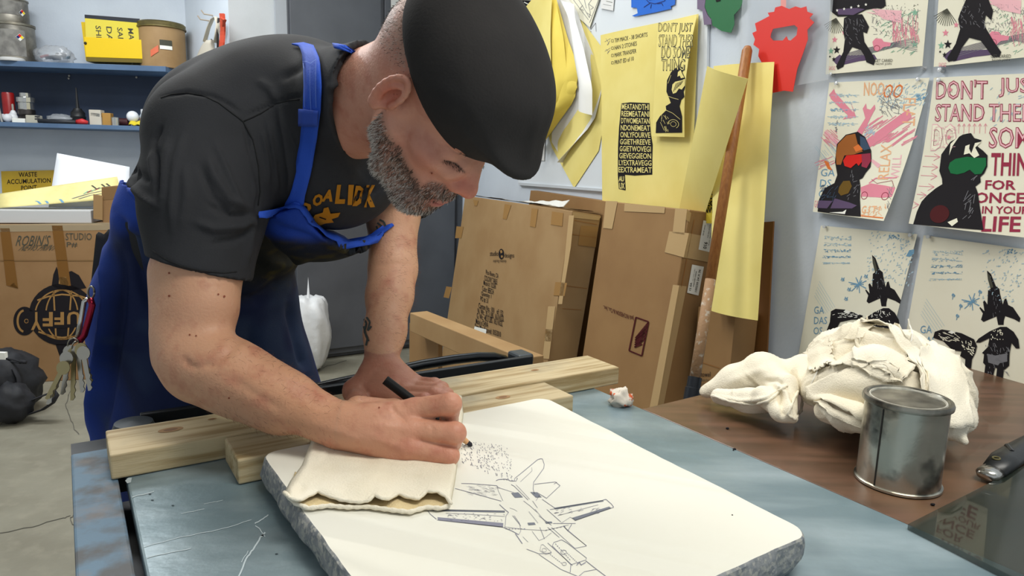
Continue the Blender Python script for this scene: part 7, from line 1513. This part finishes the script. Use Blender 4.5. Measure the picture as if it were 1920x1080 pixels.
P = strokes(P, N, [([(1330, 742), (1390, 752), (1440, 748), (1470, 725)], 4, .006), ([(1455, 720), (1475, 740), (1482, 785)], 4, .007), ([(1460, 735), (1466, 760), (1470, 785)], 4, -.008), ([(1430, 715), (1455, 712), (1470, 722)], 4, -.006), ([(1360, 720), (1410, 700), (1440, 690)], 8, .004)]); P[:, 2] = np.maximum(P[:, 2], ZB+.0006)
mesh_np('twisted_rag', P, Q, M_rag, None, org=A(*pt(1420, 740, 1.22)[:2], ZB), label='cream rag end trailing off to the left of the rag heap', cat='rags')
LOB = bvh(P, Q); omL = OnMesh([LOB]); lob = bpy.data.objects['twisted_rag']
for c_ in ([(1335, 742), (1370, 752), (1410, 758), (1440, 752), (1462, 732), (1478, 722)], [(1500, 726), (1505, 745), (1502, 770), (1490, 786), (1478, 778), (1486, 752), (1496, 730)]):
    mb = MB(); pp_ = [omL.P(c_[i][0]+(c_[i+1][0]-c_[i][0])*t, c_[i][1]+(c_[i+1][1]-c_[i][1])*t, 0) for i in range(len(c_)-1) for t in np.linspace(0, 1, 7)[:-1]]; pp_ = [p for i, p in enumerate(pp_) if i == 0 or np.linalg.norm(p-pp_[i-1]) < .02]
    mb.tube(pp_, [.0024+.0007*math.sin(i*2.2) for i in range(len(pp_))], 7); mb.build('hem', M_rag, lob, smooth=True)
# key ring
kh_ = OnMesh([APR]).hit(186, 600); kd = proj(kh_[0])[2]-.02 if kh_ else 1.2
g = empty('key_ring', pt(145, 690, kd), 'bunch of keys on a red carabiner hanging at the man\'s hip', 'keys')
def pk(x, y, d=0): return pt(x, y, kd+d)
M_rc = mat('red_anod', '8c1c34', .25, .8); M_kc = mat('key_steel', 'a8a498', .3, .9); M_kb = mat('key_brass', 'a0946c', .35, .8)
mb = MB(); mb.tube([pk(*q) for q in ((169, 560), (173, 572), (166, 600), (158, 628), (150, 640), (146, 634))], .0055, 10); mb.build('carabiner', M_rc, g, smooth=True)
mb = MB(); mb.tube([pk(*q) for q in ((166, 560), (158, 566), (152, 600), (146, 632))], .004, 10); mb.build('gate', mat('chrome', 'c4c4c0'), g, smooth=True)
mb = MB(); mb.tube([pk(171+6*math.cos(a), 548+11*math.sin(a), .005*math.sin(a)) for a in np.linspace(0, 6.283, 17)], .0018, 6); mb.build('belt_loop_ring', M_kc, g, smooth=True)
for k, (x, y, rx_, ry_) in enumerate(((138, 648, 11, 14), (144, 652, 9, 12))): mb = MB(); mb.tube([pk(x+rx_*math.cos(a), y+ry_*math.sin(a), .01*math.sin(a+k)) for a in np.linspace(0, 6.283, 21)], .0012, 6); mb.build('split_ring', M_kc, g, smooth=True)
for k, (hx_, hy, an_, L_k, m_) in enumerate(((130, 660, 100, .075, M_kc), (138, 664, 92, .08, M_kb), (146, 660, 84, .07, M_kc), (152, 656, 74, .06, M_kb), (124, 672, 112, .085, M_kc), (156, 662, 80, .065, M_kc), (118, 690, 118, .06, M_kb))):
    c = pk(hx_, hy, -.004*k); d = nrm(_R*math.cos(math.radians(an_))-_U*math.sin(math.radians(an_))); s_ = np.cross(d, _F); mb = MB()
    o_ = [(.012*math.cos(a), .0115*math.sin(a)) for a in np.linspace(.5, 2*math.pi-.5, 14)]
    bl = [(.010, .004), (L_k*.55, .004), (L_k*.6, .0055), (L_k*.7, .003), (L_k*.78, .0055), (L_k*.86, .003), (L_k*.93, .005), (L_k, .001), (L_k, -.003), (.010, -.004)]
    ol = [(-a, b) for a, b in o_]; ol = [(x, y) for x, y in ol]
    pts_ = [c+d*x+s_*y for x, y in [(-.012*math.cos(a), .0115*math.sin(a)) for a in np.linspace(-2.7, 2.7, 14)]+bl]
    n = len(pts_); mb.add(pts_+[p+_F*.0018 for p in pts_], [tuple(range(n)), tuple(range(2*n-1, n-1, -1))]+[((i+1) % n, i, i+n, (i+1) % n+n) for i in range(n)]); mb.build('key', m_, g)
# white plastic bag on the floor by the cabinet
bc = onz(573, 688, 0)+ND*.1; mb = MB(); f0 = crumple(12, .16); mb.blob(bc+UP*.29, (.125, .12, .29), 22, lambda d: f0(d)*(1-.45*max(0, d[2])**2)); mb.build('plastic_bag', mat('white_bag', 'd6d8da', .4, bump=.3, bs=30), None, 'white plastic bag standing on the floor by the cabinet, behind the apron', 'bag', smooth=True)
